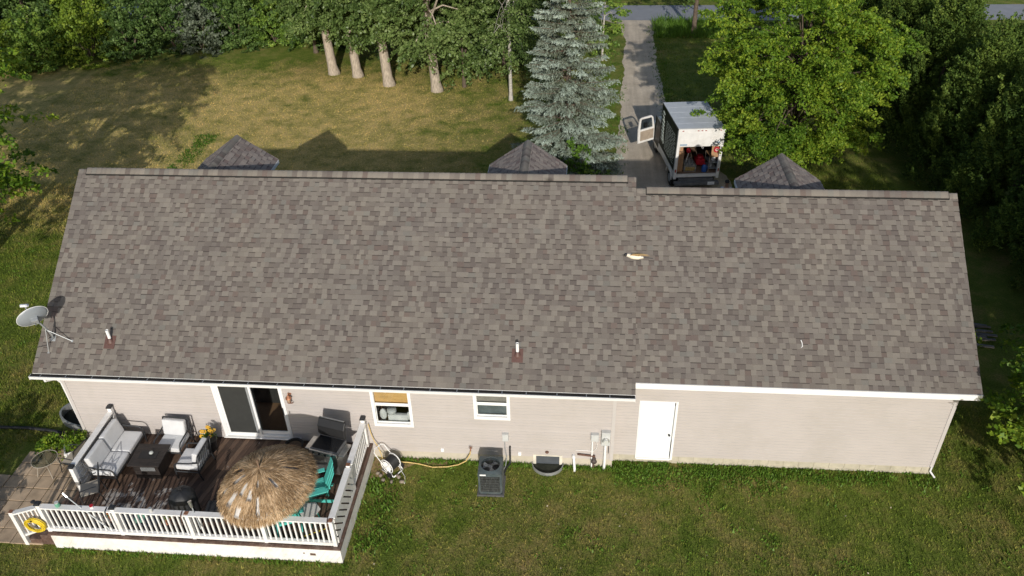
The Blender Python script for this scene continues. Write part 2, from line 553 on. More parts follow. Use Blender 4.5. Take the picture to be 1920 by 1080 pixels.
def fast(name, V, F, m, parent=None, tint=None, tone=None):
    """one mesh from numpy arrays; all faces have F.shape[1] corners"""
    V = np.ascontiguousarray(V, dtype=np.float32)
    F = np.ascontiguousarray(F, dtype=np.int32)
    k = F.shape[1]
    me = bpy.data.meshes.new(name)
    me.vertices.add(len(V))
    me.vertices.foreach_set("co", V.ravel())
    me.loops.add(F.size)
    me.loops.foreach_set("vertex_index", F.ravel())
    me.polygons.add(len(F))
    me.polygons.foreach_set("loop_start", np.arange(0, F.size, k, dtype=np.int32))
    try:
        me.polygons.foreach_set("loop_total", np.full(len(F), k, dtype=np.int32))
    except Exception:
        pass
    me.update(calc_edges=True)
    me.materials.append(m)
    if tint is not None:
        at = me.attributes.new("tint", 'FLOAT', 'FACE')
        at.data.foreach_set("value", np.asarray(tint, dtype=np.float32))
    if tone is not None:
        at = me.attributes.new("tone", 'FLOAT_COLOR', 'FACE')
        c = np.ones((len(F), 4), dtype=np.float32)
        c[:, :3] = tone
        at.data.foreach_set("color", c.ravel())
    o = bpy.data.objects.new(name, me)
    COL.objects.link(o)
    if parent is not None:
        o.parent = parent
    return o


def copy_tree(o, parent=None):
    c = o.copy()
    COL.objects.link(c)
    if parent is not None:
        c.parent = parent
    for ch in list(o.children):
        copy_tree(ch, c)
    return c


# ------------------------------------------------------------------ foliage helpers
def unit(a):
    return a / np.maximum(np.linalg.norm(a, axis=-1, keepdims=True), 1e-9)


def leaf_quads(P, A, B):
    """rhombus leaves: P centres, A half length vectors, B half width vectors"""
    n = len(P)
    V = np.stack([P - A, P + B * 1.0 - A * 0.15, P + A, P - B - A * 0.15], axis=1).reshape(-1, 3)
    F = np.arange(4 * n, dtype=np.int32).reshape(-1, 4)
    return V, F


def sprays(C, D, L, W, T, n, size, droop=0.25, rng=RNG, upbias=0.55, aspect=0.62, hang=0.0, cl_tint=None, jit=0.22):
    """leafy sprays: C roots, D directions, L lengths; n leaves on each"""
    k = len(C)
    D = unit(D)
    up = np.array([0, 0, 1.0])
    S = np.cross(D, up)
    S = np.where(np.linalg.norm(S, axis=1, keepdims=True) < 1e-3, np.array([[1.0, 0, 0]]), S)
    S = unit(S)
    U = np.cross(S, D)
    u = rng.random((k, n)) ** 0.8
    v = rng.normal(0, 0.42, (k, n)) * (0.35 + 0.9 * np.sin(np.pi * np.clip(u, 0.05, 0.93)))
    w_ = rng.normal(0, 0.5, (k, n))
    Lc = np.asarray(L).reshape(-1, 1)
    P = (C[:, None, :] + D[:, None, :] * (u * Lc)[..., None] + S[:, None, :] * (v * W)[..., None]
         + U[:, None, :] * (w_ * T)[..., None] - up * (droop * Lc * u ** 2)[..., None])
    P = P.reshape(-1, 3)
    m = len(P)
    Dr = np.repeat(D, n, axis=0)
    nrm = unit(rng.normal(0, 1, (m, 3)) * 0.75 + up * upbias + Dr * 0.35)
    a = unit(np.cross(nrm, unit(rng.normal(0, 1, (m, 3)))) + Dr * 0.5 - up * hang)
    b = unit(np.cross(nrm, a))
    sz = size * rng.uniform(0.65, 1.35, (m, 1))
    V, F = leaf_quads(P, a * sz * 0.5, b * sz * 0.5 * aspect)
    base = (rng.random(k) if cl_tint is None else cl_tint)
    tint = np.clip(np.repeat(base, n) * 0.62 + 0.19 + rng.normal(0, jit, m) * 0.8, 0, 1)
    return V, F, tint


def merge(parts):
    Vs, Fs, Ts, o = [], [], [], 0
    for V, F, T in parts:
        Vs.append(V)
        Fs.append(F + o)
        Ts.append(T)
        o += len(V)
    return np.concatenate(Vs), np.concatenate(Fs), np.concatenate(Ts)


def crown_points(n, rad, rng, lump=0.28, zmin=-1.0, inner=0.0):
    """directions and positions of spray roots inside a lumpy ellipsoid crown"""
    d = unit(rng.normal(0, 1, (n, 3)))
    d = d[d[:, 2] > zmin]
    ph = rng.uniform(0, 6.28, 6)
    az = np.arctan2(d[:, 1], d[:, 0])
    lob = 1 + lump * (0.5 * np.sin(3 * az + ph[0] + 2 * d[:, 2]) + 0.5 * np.sin(5 * az + ph[1] - 5 * d[:, 2]) + 0.45 * np.sin(8 * d[:, 2] + ph[2] + 2 * az))
    q = rng.uniform(inner, 1, len(d)) ** 0.45 * lob
    return d, d * q[:, None] * np.asarray(rad), q


def bough_points(nb, per, rad, rng, zmin=-1.0, spread=0.30):
    """spray roots gathered in boughs: flattened clumps set round the crown, gaps between them"""
    k = np.arange(nb) + 0.5
    zz = 1 - (1 - zmin) * k / nb
    az = k * 2.39996 + rng.uniform(0, 6.28)
    d = np.stack([np.cos(az) * np.sqrt(np.clip(1 - zz ** 2, 0, 1)), np.sin(az) * np.sqrt(np.clip(1 - zz ** 2, 0, 1)), zz], 1) + rng.normal(0, 0.13, (nb, 3))
    d = unit(d)
    c = d * (rng.uniform(0.62, 1.02, nb))[:, None] * np.asarray(rad)
    sc = rng.uniform(0.7, 1.25, (nb, 1))
    o = rng.normal(0, 1, (nb, per, 3)) * np.array([spread, spread, spread * 0.42]) * sc[..., None] * np.array([rad[0], rad[1], rad[0]])
    q = (c[:, None] + o).reshape(-1, 3)
    inner = rng.random(len(q)) < 0.05
    q[inner] *= 0.6
    dd = unit(np.repeat(d * np.array([1, 1, 0.35]), per, 0) * 1.0 + o.reshape(-1, 3) / (spread * rad[0]) * 0.35 + np.array([0, 0, 0.05]))
    tint = np.clip(np.repeat(rng.uniform(0.12, 0.9, nb), per) + rng.normal(0, 0.12, nb * per), 0, 1)
    return dd, q, tint, c


def broadleaf(name, label, cat, loc, trunk_h, trunk_r, crown_c, crown_r, nspray, nleaf, size, leaf, bark='darkbark', group=None,
              spray=0.9, seed=1, limbs=9, zmin=-0.75, lump=0.28, droop=0.25, lean=(0, 0), limb_r=0.32, hang=0.0, upb=0.55, boughs=0, spread=0.3, zlow=0.35):
    rng = np.random.default_rng(seed)
    t = thing(name, label, cat, loc, 0, group)
    cc = np.array(crown_c, float)
    ct = None
    bc = None
    if boughs:
        d, q, ct, bc = bough_points(boughs, max(1, nspray // boughs), crown_r, rng, zmin, spread)
        roots = cc + q * 0.88
        roots[:, 2] = np.maximum(roots[:, 2], zlow + rng.uniform(0, 0.9, len(roots)) * (roots[:, 2] < zlow))
    else:
        d, q, s = crown_points(nspray, crown_r, rng, lump, zmin, 0.12)
        roots = cc + q * 0.82
    dirs = unit(d * np.array([1, 1, 0.55]) + np.array([0, 0, 0.12]) + rng.normal(0, 0.25, d.shape))
    V, F, T = sprays(roots, dirs, spray * rng.uniform(0.6, 1.25, len(d)), spray * 0.42, spray * 0.10, nleaf, size, droop, rng, hang=hang, upbias=upb, cl_tint=ct)
    fast("crown", V, F, M[leaf], t, tint=T)
    mb = MB()
    lx, ly = lean
    top = Vector((lx + cc[0] * 0.6, ly + cc[1] * 0.6, cc[2] + crown_r[2] * 0.35))
    mid = Vector((lx * 0.5, ly * 0.5, trunk_h))
    mb.tube([(0, 0, -0.1), (0, 0, 0.12), (lx * 0.15, ly * 0.15, 0.5), mid, top],
            [trunk_r * 1.5, trunk_r * 1.25, trunk_r, trunk_r * 0.82, trunk_r * 0.25], 10)
    idx = rng.choice(len(roots), min(limbs, len(roots)), replace=False)
    if bc is not None:
        roots = cc + bc * 0.9
        roots[:, 2] = np.maximum(roots[:, 2], max(0.6, zlow + 0.5))
        dirs = unit(bc + 1e-6)
        idx = range(len(bc))
    for i in idx:
        e = Vector(roots[i])
        a = rng.uniform(0.05, 0.75)
        st = mid.lerp(top, a)
        m_ = st.lerp(e, 0.5) + Vector((0, 0, 0.18 * (e - st).length))
        r0 = trunk_r * limb_r * (1.15 - a)
        mb.tube([st, m_, e, e + Vector(dirs[i]) * spray * 0.7], [r0, r0 * 0.6, r0 * 0.28, r0 * 0.1], 5)
    mb.build("trunk", M[bark], t, smooth=True)
    return t


def bush(name, label, cat, loc, rad, nspray, nleaf, size, leaf, group=None, seed=1, spray=0.55, lump=0.3, upd=0.6, stem='darkbark'):
    rng = np.random.default_rng(seed)
    t = thing(name, label, cat, loc, 0, group)
    d, q, s = crown_points(int(nspray * 1.6), rad, rng, lump, -0.12, 0.3)
    roots = q * 0.85 + np.array([0, 0, 0.12])
    dirs = unit(d + np.array([0, 0, upd]) + rng.normal(0, 0.3, d.shape))
    V, F, T = sprays(roots, dirs, spray * rng.uniform(0.6, 1.3, len(d)), spray * 0.42, spray * 0.16, nleaf, size, 0.3, rng)
    V[:, 2] = np.maximum(V[:, 2], 0.01)
    fast("foliage", V, F, M[leaf], t, tint=T)
    mb = MB()
    for i in range(5):
        a = i * 1.257 + seed
        e = Vector((math.cos(a) * rad[0] * 0.5, math.sin(a) * rad[1] * 0.5, rad[2] * 0.6))
        mb.tube([(math.cos(a) * 0.06, math.sin(a) * 0.06, -0.05), e * 0.5, e], [0.05, 0.035, 0.012], 5)
    mb.build("stem", M[stem], t)
    return t


# ================================================================== the setting
def sheet(name, pts, z, m):
    me = bpy.data.meshes.new(name)
    me.from_pydata([(x, y, z) for x, y in pts], [], [tuple(range(len(pts)))])
    me.materials.append(m)
    o = bpy.data.objects.new(name, me)
    COL.objects.link(o)
    return tag(o, kind='structure')


gnd = MB()
nx = 40
for i in range(nx + 1):
    for j in range(nx + 1):
        gnd.v.append((-200 + 400 * i / nx, -150 + 400 * j / nx, 0))
for i in range(nx):
    for j in range(nx):
        a = i * (nx + 1) + j
        gnd.f.append((a, a + nx + 1, a + nx + 2, a + 1))
tag(gnd.build("ground", M['lawn']), kind='structure')

rs = random.Random(3)


def wobble(pts, step=0.25, amp=0.09):
    out = []
    w_ = [0.0, 0.0]
    for (x0, y0), (x1, y1) in zip(pts, pts[1:] + pts[:1]):
        n = max(1, int(math.hypot(x1 - x0, y1 - y0) / step))
        for i in range(n):
            u = i / n
            w_ = [0.82 * w_[0] + rs.uniform(-amp, amp) * 0.5, 0.82 * w_[1] + rs.uniform(-amp, amp) * 0.5]
            out.append((x0 + (x1 - x0) * u + w_[0], y0 + (y1 - y0) * u + w_[1]))
    return out


sheet("driveway", wobble(amp=0.16, pts=[(20.6, 9.4), (20.6, 13), (20.4, 17.5), (19.4, 22), (18.45, 27), (18.3, 33), (18.5, 38), (19.2, 40.3), (21.2, 41.6), (15.2, 41.6),
                          (16.4, 40.2), (16.6, 37), (16.45, 33), (16.1, 27), (15.7, 22), (15.4, 17.5), (15.1, 13), (15.0, 9.4)]), 0.006, M['gravel'])
sheet("road", wobble([(-120, 41.45), (140, 41.45), (140, 45.1), (-120, 45.1)], 0.6, 0.05), 0.012, M['asphalt'])


def blades(name, n, xr, yr, h, wd, seed, excl=(), tintr=(0, 1), clump=0.0):
    rng = np.random.default_rng(seed)
    x = rng.uniform(*xr, n)
    y = rng.uniform(*yr, n)
    if clump:
        k = max(1, int(n / 14))
        cx, cy = rng.uniform(*xr, k), rng.uniform(*yr, k)
        i = rng.integers(0, k, n)
        x, y = cx[i] + rng.normal(0, clump, n), cy[i] + rng.normal(0, clump, n)
    keep = np.ones(n, bool)
    for (a, b, c, d_) in excl:
        keep &= ~((x > a) & (x < b) & (y > c) & (y < d_))
    x, y = x[keep], y[keep]
    n = len(x)
    a = rng.uniform(0, 2 * np.pi, n)
    hh = h * rng.uniform(0.45, 1.3, n)
    ww = wd * rng.uniform(0.6, 1.4, n)
    ln = rng.uniform(0.1, 0.9, n) * hh
    b = rng.uniform(0, 2 * np.pi, n)
    P = np.stack([x, y, np.zeros(n)], 1)
    S = np.stack([np.cos(a), np.sin(a), np.zeros(n)], 1) * ww[:, None] / 2
    Tp = P + np.stack([np.cos(b) * ln, np.sin(b) * ln, hh], 1)
    V = np.stack([P - S, P + S, Tp], 1).reshape(-1, 3)
    F = np.arange(3 * n).reshape(-1, 3)
    return V, F, rng.uniform(*tintr, n)


HOUSE_EX = [(-1.4, 0, 0.5, 1.8), (0, 15.03, -0.02, 10.2), (15.0, 23.6, 0.23, 10.2), (0.95, 8.4, -3.55, 0), (-2.0, 1.0, -3.55, -0.05), (0.1, 1.2, -3.6, -2.2),
            (11.4, 12.2, -1.25, -0.5), (15.6, 16.8, 0.0, 0.3), (12.85, 13.7, -0.4, 0.0)]
g1 = blades("g", 120000, (-6, 28.2), (-6.5, 3.0), 0.075, 0.022, 1, HOUSE_EX)
g2 = blades("g", 60000, (-12, 0), (-0.5, 16), 0.075, 0.026, 2, HOUSE_EX)
g3 = blades("g", 100000, (-16, 16), (9.5, 33), 0.06, 0.030, 3, [(15.3, 18.5, 9, 40)])
g4 = blades("g", 26000, (18.5, 27.5), (14, 40), 0.09, 0.03, 4, [(15, 20.6, 9, 18), (15, 19.4, 17, 24)])
tag(fast("lawn_grass", *merge([g1, g2, g3, g4])[:2], M['blade'], tint=merge([g1, g2, g3, g4])[2]), kind='stuff',
    label="mown lawn grass around the house, partly dried to straw", cat="grass")
w1 = blades("w", 2600, (15.1, 23.6), (-0.15, 0.2), 0.08, 0.05, 5, (), (0.4, 1), 0.10)
w1b = blades("w", 1500, (15.1, 19.5), (-0.7, 0.2), 0.06, 0.06, 15, (), (0.4, 1), 0.12)
w2 = blades("w", 650, (8.5, 9.3), (-3.3, -0.9), 0.10, 0.05, 6, (), (0.4, 1), 0.13)
w3 = blades("w", 1000, (9.0, 15.2), (-0.18, -0.03), 0.12, 0.04, 7, HOUSE_EX, (0.4, 1))
w4 = blades("w", 2600, (9, 27), (-5, 1.5), 0.06, 0.06, 8, HOUSE_EX, (0.6, 1), 0.10)
w5 = blades("w", 500, (1, 8.6), (-3.7, -3.56), 0.10, 0.04, 9, (), (0.3, 0.9))
w8 = blades("w", 1500, (-5.6, -4.7), (16.5, 21.5), 0.08, 0.06, 16, (), (0.1, 0.7), 0.12)
w6 = blades("w", 2600, (18.6, 24), (37.5, 41.3), 0.5, 0.06, 10, (), (0.3, 0.9))
w9 = blades("w", 1600, (15.2, 16.2), (17, 40), 0.10, 0.04, 17, (), (0.2, 0.8), 0.12)
w10 = blades("w", 1300, (18.2, 18.9), (24, 40), 0.10, 0.04, 18, (), (0.2, 0.8), 0.15)
w7 = blades("w", 2200, (-9, -0.3), (0.3, 12), 0.06, 0.05, 12, HOUSE_EX, (0.6, 1), 0.10)
weeds = fast("weeds", *merge([w1, w1b, w2, w3, w4, w5, w6, w7, w8, w9, w10])[:2], M['l_vine'], tint=merge([w1, w1b, w2, w3, w4, w5, w6, w7, w8, w9, w10])[2])
tag(weeds, kind='stuff', label="taller bright green weeds along the walls and in the lawn", cat="weeds")

# fallen leaves: pale specks scattered on the lawn
rng = np.random.default_rng(21)
n = 150
P = np.stack([rng.uniform(-3, 14, n), rng.uniform(12, 29, n), np.full(n, 0.06)], 1)
P = np.concatenate([P, np.stack([rng.uniform(9, 26, 26), rng.uniform(-5, -0.5, 26), np.full(26, 0.06)], 1)])
a = rng.uniform(0, 6.28, len(P))
A = np.stack([np.cos(a), np.sin(a), rng.uniform(-.4, .4, len(P))], 1) * 0.028
B = np.stack([-np.sin(a), np.cos(a), rng.uniform(-.4, .4, len(P))], 1) * 0.02
V, F = leaf_quads(P, A, B)
tag(fast("fallen_leaves", V, F, mat("dry_leaf", (0.48, 0.42, 0.30), 0.8, var=0.3)), kind='stuff', label="pale dry leaves scattered over the lawn", cat="leaves")

# patio of tan pavers left of the deck
pt = thing("paver_patio", "patio of square tan concrete pavers beside the deck steps", "patio", (0, 0, 0))
mb = MB()
for i in range(7):
    for j in range(8):
        x0, y0 = -2.05 + i * 0.445, -3.5 + j * 0.445
        if x0 < -1.75 and j > 4: continue
        if x0 < -1.35 and j > 6: continue
        if x0 + 0.43 > 1.0: continue
        z = 0.03 + rs.uniform(0, 0.008)
        mb.b2((x0 + rs.uniform(0, .012), y0 + rs.uniform(0, .012), 0.0), (x0 + 0.43, y0 + 0.43, z))
mb.build("paving", M['paver'], pt, bevel=0.006, seg=1)

# ================================================================== the house
LM, LG, DG = 15.035, 8.504, 0.25
XE = LM + LG
SL = 0.7682
ALPHA = math.atan(SL)
EY, EZ = -0.245, 2.899
YR, YR2 = 4.516, 4.267
XL, XM, XR = -0.526, 15.49, 23.903


def zr(y):
    return EZ + SL * (y - EY)


house = thing("bungalow", "long beige sided bungalow with a grey brown shingle roof and attached garage", "house", (0, 0, 0))

PAL = np.array([(0.215, 0.196, 0.170), (0.196, 0.178, 0.156), (0.166, 0.148, 0.132), (0.142, 0.124, 0.112), (0.122, 0.104, 0.095),
                (0.140, 0.108, 0.096), (0.180, 0.174, 0.156), (0.150, 0.131, 0.117)])
PAL = (PAL * 0.76 + np.array((0.166, 0.147, 0.130)) * 0.24) * 0.96
PW = np.array([0.22, 0.2, 0.15, 0.13, 0.11, 0.07, 0.05, 0.07])


def shingles(name, O, U, Vv, LU, LV, parent, seed=1, exp=0.143, lift=0.0, tone=1.0):
    """laminated shingles: courses of random tabs, each a slightly tilted slab with its own butt edge"""
    rg = np.random.default_rng(seed)
    O, U, Vv = np.array(O, float), np.array(U, float), np.array(Vv, float)
    Nn = np.cross(U, Vv)
    if Nn[2] < 0: Nn = -Nn
    vs, fs, tn = [], [], []

    def quad(a, b, c, d_, col):
        i = len(vs)
        vs.extend([a, b, c, d_])
        fs.append((i, i + 1, i + 2, i + 3))
        tn.append(col)

    def P(u, v, h):
        return O + U * u + Vv * v + Nn * (h + lift)
    nc = int(math.ceil(LV / exp))
    # deck underneath
    quad(P(0, 0, -0.012), P(LU, 0, -0.012), P(LU, LV, -0.012), P(0, LV, -0.012), (0.1, 0.09, 0.08))
    for c in range(nc):
        v0, v1 = c * exp, min(LV, (c + 1) * exp + 0.004)
        u = 0.0
        prev = None
        raised_prev = False
        while u < LU:
            raised = (not raised_prev) if rg.random() < 0.80 else raised_prev
            raised_prev = raised
            wd = rg.uniform(0.11, 0.20) if raised else rg.uniform(0.09, 0.19)
            u1 = min(LU, u + wd)
            if raised:
                k = rg.choice(8, p=np.array([0.38, 0.30, 0.17, 0.05, 0.01, 0.03, 0.02, 0.04]))
            else:
                k = rg.choice(8, p=np.array([0.03, 0.07, 0.22, 0.26, 0.14, 0.10, 0.02, 0.16]))
            col = PAL[k] * rg.uniform(0.93, 1.07)
            h0 = 0.014 if raised else 0.006
            a, b, c_, d_ = P(u, v0, h0), P(u1, v0, h0), P(u1, v1, 0.001 if not raised else 0.005), P(u, v1, 0.001 if not raised else 0.005)
            quad(a, b, c_, d_, col)
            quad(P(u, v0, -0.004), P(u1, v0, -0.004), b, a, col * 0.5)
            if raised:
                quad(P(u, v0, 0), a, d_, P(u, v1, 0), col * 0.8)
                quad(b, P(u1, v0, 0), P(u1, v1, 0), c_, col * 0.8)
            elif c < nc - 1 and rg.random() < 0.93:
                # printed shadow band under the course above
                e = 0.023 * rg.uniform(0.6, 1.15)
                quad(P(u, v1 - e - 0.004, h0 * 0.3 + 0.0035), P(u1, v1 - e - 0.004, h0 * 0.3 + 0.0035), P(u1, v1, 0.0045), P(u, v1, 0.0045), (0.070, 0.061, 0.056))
            u = u1
    return fast(name, np.array(vs), np.array(fs), M['shingle'], parent, tone=np.array(tn) * tone)


def ridge_caps(name, a, b, parent, seed, wing=0.15, s=SL, step=0.145, lift=0.03, axis=None):
    """a row of folded cap shingles from a to b, folded over the ridge"""
    rg = np.random.default_rng(seed)
    a, b = np.array(a, float), np.array(b, float)
    L = np.linalg.norm(b - a)
    d = (b - a) / L
    sd_ = np.cross(d, (0, 0, 1.0))
    ca = 1 / math.sqrt(1 + s * s)
    w1_ = (sd_ * ca - np.array([0, 0, s * ca])) * wing
    w2_ = (-sd_ * ca - np.array([0, 0, s * ca])) * wing
    vs, fs, tn = [], [], []
    n_ = int(L / step)
    up = np.array([0, 0, 1.0])
    for i in range(n_ + 1):
        p0 = a + d * min(L, i * step)
        p1 = a + d * min(L, (i + 1) * step + 0.01)
        if np.linalg.norm(p1 - p0) < 0.02: continue
        col = PAL[rg.choice(8, p=np.array([0.30, 0.22, 0.15, 0.08, 0.04, 0.05, 0.11, 0.05]))] * rg.uniform(0.95, 1.12)
        j = len(vs)
        h0, h1 = lift + 0.008, lift
        for p, h in ((p0, h1), (p1, h0)):
            vs.extend([p + w1_ + up * h, p + w1_ * 0.22 + up * (h + 0.004), p + up * (h - 0.004), p + w2_ * 0.22 + up * (h + 0.004), p + w2_ + up * h,
                       p + w1_ + up * (h - 0.012), p + w2_ + up * (h - 0.012)])
        for q in range(4):
            fs.append((j + q, j + q + 1, j + 7 + q + 1, j + 7 + q))
            tn.append(col)
        fs.append((j + 5, j, j + 7, j + 12)); tn.append(col * 0.6)
        fs.append((j + 4, j + 6, j + 13, j + 11)); tn.append(col * 0.6)
    return fast(name, np.array(vs), np.array(fs), M['shingle'], parent, tone=np.array(tn))


sv = (0, math.cos(ALPHA), math.sin(ALPHA))
svf = (0, -math.cos(ALPHA), math.sin(ALPHA))
LVm = (YR - EY) / math.cos(ALPHA)
LVg = (YR2 - (EY + DG)) / math.cos(ALPHA)
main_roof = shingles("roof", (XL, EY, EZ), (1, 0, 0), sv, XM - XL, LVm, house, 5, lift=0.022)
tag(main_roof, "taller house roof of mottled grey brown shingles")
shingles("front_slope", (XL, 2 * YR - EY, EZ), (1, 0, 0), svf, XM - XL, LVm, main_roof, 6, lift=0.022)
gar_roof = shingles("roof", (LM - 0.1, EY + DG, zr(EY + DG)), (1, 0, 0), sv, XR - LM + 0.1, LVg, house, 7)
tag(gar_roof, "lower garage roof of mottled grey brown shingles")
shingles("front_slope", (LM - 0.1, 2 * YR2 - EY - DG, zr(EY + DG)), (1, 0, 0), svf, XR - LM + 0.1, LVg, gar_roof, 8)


def ridge(x0, x1, y, roof, seed, lift):
    z = zr(y) + lift
    ridge_caps("ridge_cap", (x0, y, z), (x1, y, z), roof, seed, 0.17, lift=0.008)
    v = MB()
    for sgn in (-1, 1):
        c = Vector((0, 0, 0))
        L = 0.208
        ca, sa = math.cos(ALPHA), math.sin(ALPHA)
        # vent strip lying on the slope, its dark open edge showing below the caps
        p = [(y, z + 0.05), (y + sgn * L * ca, z + 0.05 - L * sa), (y + sgn * (L * ca + 0.0), z + 0.006 - L * sa), (y, z + 0.006)]
        v.prism(p, x0 + 0.24, x1 - 0.22, 'x')
    v.build("ridge_vent", M['vent_dark'], roof)
    ridge_caps("vent_cap", (x0 + 0.26, y, z + 0.036), (x1 - 0.24, y, z + 0.036), roof, seed + 50, 0.198, lift=0.02)


ridge(XL, XM, YR, main_roof, 31, 0.022)
ridge(XM + 0.02, XR, YR2, gar_roof, 33, 0.0)

# roof edge under the shingles: sheathing and rake boards
mb = MB()
for x0, x1 in ((XL, XL + 0.03), (XM - 0.03, XM)):
    mb.prism([(EY, EZ), (YR, zr(YR)), (2 * YR - EY, EZ), (2 * YR - EY, EZ - 0.17), (YR, zr(YR) - 0.2), (EY, EZ - 0.17)], x0 + 0.004, x1 - 0.004, 'x')
    mb.build("rake_board", M['trim'], house)
    mb = MB()
mb.prism([(EY + DG, zr(EY + DG) - 0.02), (YR2, zr(YR2) - 0.02), (2 * YR2 - EY - DG, zr(EY + DG) - 0.02), (2 * YR2 - EY - DG, zr(EY + DG) - 0.19),
          (YR2, zr(YR2) - 0.22), (EY + DG, zr(EY + DG) - 0.19)], XR - 0.034, XR - 0.006, 'x')
mb.build("rake_board", M['trim'], house)


# siding: every course is a leaning strip, cut round the openings
def siding(mb, lap, y, x0, x1, z0, z1, holes, course=0.105, out=0.014):
    zs = sorted(set([z0, z1] + [h[2] for h in holes] + [h[3] for h in holes] + [z0 + course * i for i in range(int((z1 - z0) / course) + 1)]))
    zs = [z for z in zs if z0 <= z <= z1]
    for a, b in zip(zs, zs[1:]):
        if b - a < 1e-4: continue
        ca = z0 + course * math.floor((a - z0) / course + 1e-6)
        off = lambda z: out * (1 - (z - ca) / course)
        xs = [(x0, x1)]
        for h in holes:
            if h[2] < b - 1e-5 and h[3] > a + 1e-5:
                nxs = []
                for p, q in xs:
                    if h[0] > p: nxs.append((p, min(q, h[0])))
                    if h[1] < q: nxs.append((max(p, h[1]), q))
                xs = [(p, q) for p, q in nxs if q - p > 1e-4]
        for p, q in xs:
            ya, yb = y - off(a), y - off(b - 1e-5)
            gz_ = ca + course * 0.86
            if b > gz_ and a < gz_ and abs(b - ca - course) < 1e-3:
                # dutch lap: flat face, then a grooved strip in the darker shadow tone
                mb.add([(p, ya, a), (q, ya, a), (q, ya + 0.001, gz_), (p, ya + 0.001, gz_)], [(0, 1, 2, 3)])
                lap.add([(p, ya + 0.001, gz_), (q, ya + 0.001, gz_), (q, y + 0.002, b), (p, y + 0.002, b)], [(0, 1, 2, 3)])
            else:
                mb.add([(p, ya, a), (q, ya, a), (q, yb, b), (p, yb, b)], [(0, 1, 2, 3)])
            if abs(a - ca) < 1e-4:
                mb.add([(p, y + 0.01, a), (q, y + 0.01, a), (q, ya, a), (p, ya, a)], [(0, 1, 2, 3)])


SLIDE = (4.30, 6.14, 0.66, 2.62)
WIN1 = (8.59, 9.62, 1.30, 2.60)
WIN2 = (11.34, 12.25, 1.70, 2.60)
DOOR = (LM + 0.626, LM + 1.626, 0.16, 2.28)
BASE = (12.90, 13.64, 0.02, 0.36)
mb, lap = MB(), MB()
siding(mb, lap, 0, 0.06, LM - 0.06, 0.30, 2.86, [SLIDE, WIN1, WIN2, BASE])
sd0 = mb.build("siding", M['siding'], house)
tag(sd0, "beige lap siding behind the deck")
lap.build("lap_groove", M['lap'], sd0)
mb, lap = MB(), MB()
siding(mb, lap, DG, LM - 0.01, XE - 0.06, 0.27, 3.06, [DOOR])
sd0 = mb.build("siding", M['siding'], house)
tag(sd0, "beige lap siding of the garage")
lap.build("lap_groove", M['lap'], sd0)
mb = MB()
# gable ends and front walls
mb.prism([(0.0, 0.3), (0.0, 2.75), (YR, zr(YR) - 0.22), (9.03, 2.75), (9.03, 0.3)], 0.0, 0.05, 'x')
mb.prism([(DG, 0.27), (DG, 2.95), (YR2, zr(YR2) - 0.24), (8.28, 2.95), (8.28, 0.27)], XE - 0.05, XE, 'x')
mb.prism([(0.06, 0.3), (0.06, 2.75), (YR, zr(YR) - 0.22), (8.97, 2.75), (8.97, 0.3)], LM - 0.05, LM, 'x')
mb.b2((0.05, 8.98, 0.3), (LM - 0.06, 9.03, 2.86))
mb.b2((LM, 8.23, 0.27), (XE - 0.05, 8.28, 3.0))
tag(mb.build("outer_wall", M['siding'], house), "plain beige end and front walls")
mb = MB()
for x0, y0 in ((0.0, -0.028), (LM - 0.075, -0.028), (XE - 0.085, DG - 0.028)):
    mb = MB()
    mb.b2((x0 - 0.006, y0, 0.28), (x0 + 0.085, y0 + 0.05, 2.80))
    mb.build("corner_trim", M['corner'], house)
mb = MB()
mb.b2((LM - 0.03, 0.0, 0.28), (LM + 0.006, DG - 0.015, 2.86))
mb.build("corner_return", M['corner'], house)
mb = MB()
mb.b2((0.012, 0.004, -0.3), (BASE[0], 0.2, 0.30))
mb.b2((BASE[1], 0.004, -0.3), (LM - 0.012, 0.2, 0.30))
mb.b2((BASE[0], 0.02, -0.3), (BASE[1], 0.2, 0.02))
mb.b2((0.012, 0.2, -0.3), (0.2, 9.0, 0.3))
mb.b2((LM - 0.2, DG, -0.3), (LM - 0.012, 9.0, 0.3))
mb.b2((0.2, 8.8, -0.3), (LM - 0.2, 9.0, 0.3))
tag(mb.build("foundation", M['found'], house), "cream painted concrete foundation")
mb = MB()
rows = [(-0.2, 0.065), (0.072, 0.262)]
for (a, b), sh in zip(rows, (0.0, 0.2)):
    x = LM - sh
    while x < XE - 0.02:
        x1 = min(x + 0.394, XE - 0.012)
        lo = max(x, LM)
        for p, q in ([(lo, x1)] if not (x1 > DOOR[0] and lo < DOOR[1]) else [(lo, min(x1, DOOR[0])), (max(lo, DOOR[1]), x1)]):
            if q - p > 0.03 and not (a > 0.05 and p >= DOOR[0] - .01 and q <= DOOR[1] + .01): mb.b2((p, DG - 0.004, a), (q, DG + 0.19, b))
        x += 0.402
mb.b2((LM + 0.02, DG + 0.008, -0.2), (DOOR[0], DG + 0.15, 0.26))
mb.b2((DOOR[1], DG + 0.008, -0.2), (XE - 0.03, DG + 0.15, 0.26))
mb.b2((DOOR[0], DG + 0.012, -0.2), (DOOR[1], DG + 0.15, 0.16))
mb.b2((XE - 0.2, DG + 0.19, -0.2), (XE - 0.012, 8.2, 0.26))
tag(mb.build("foundation", mat("worn_block", (0.46, 0.42, 0.33), 0.9, var=0.15, scale=4, bump=0.5, dirt=(0.30, 0.28, 0.2), dscale=2.5), house, bevel=0.006, seg=1), "worn pale block base of the garage")

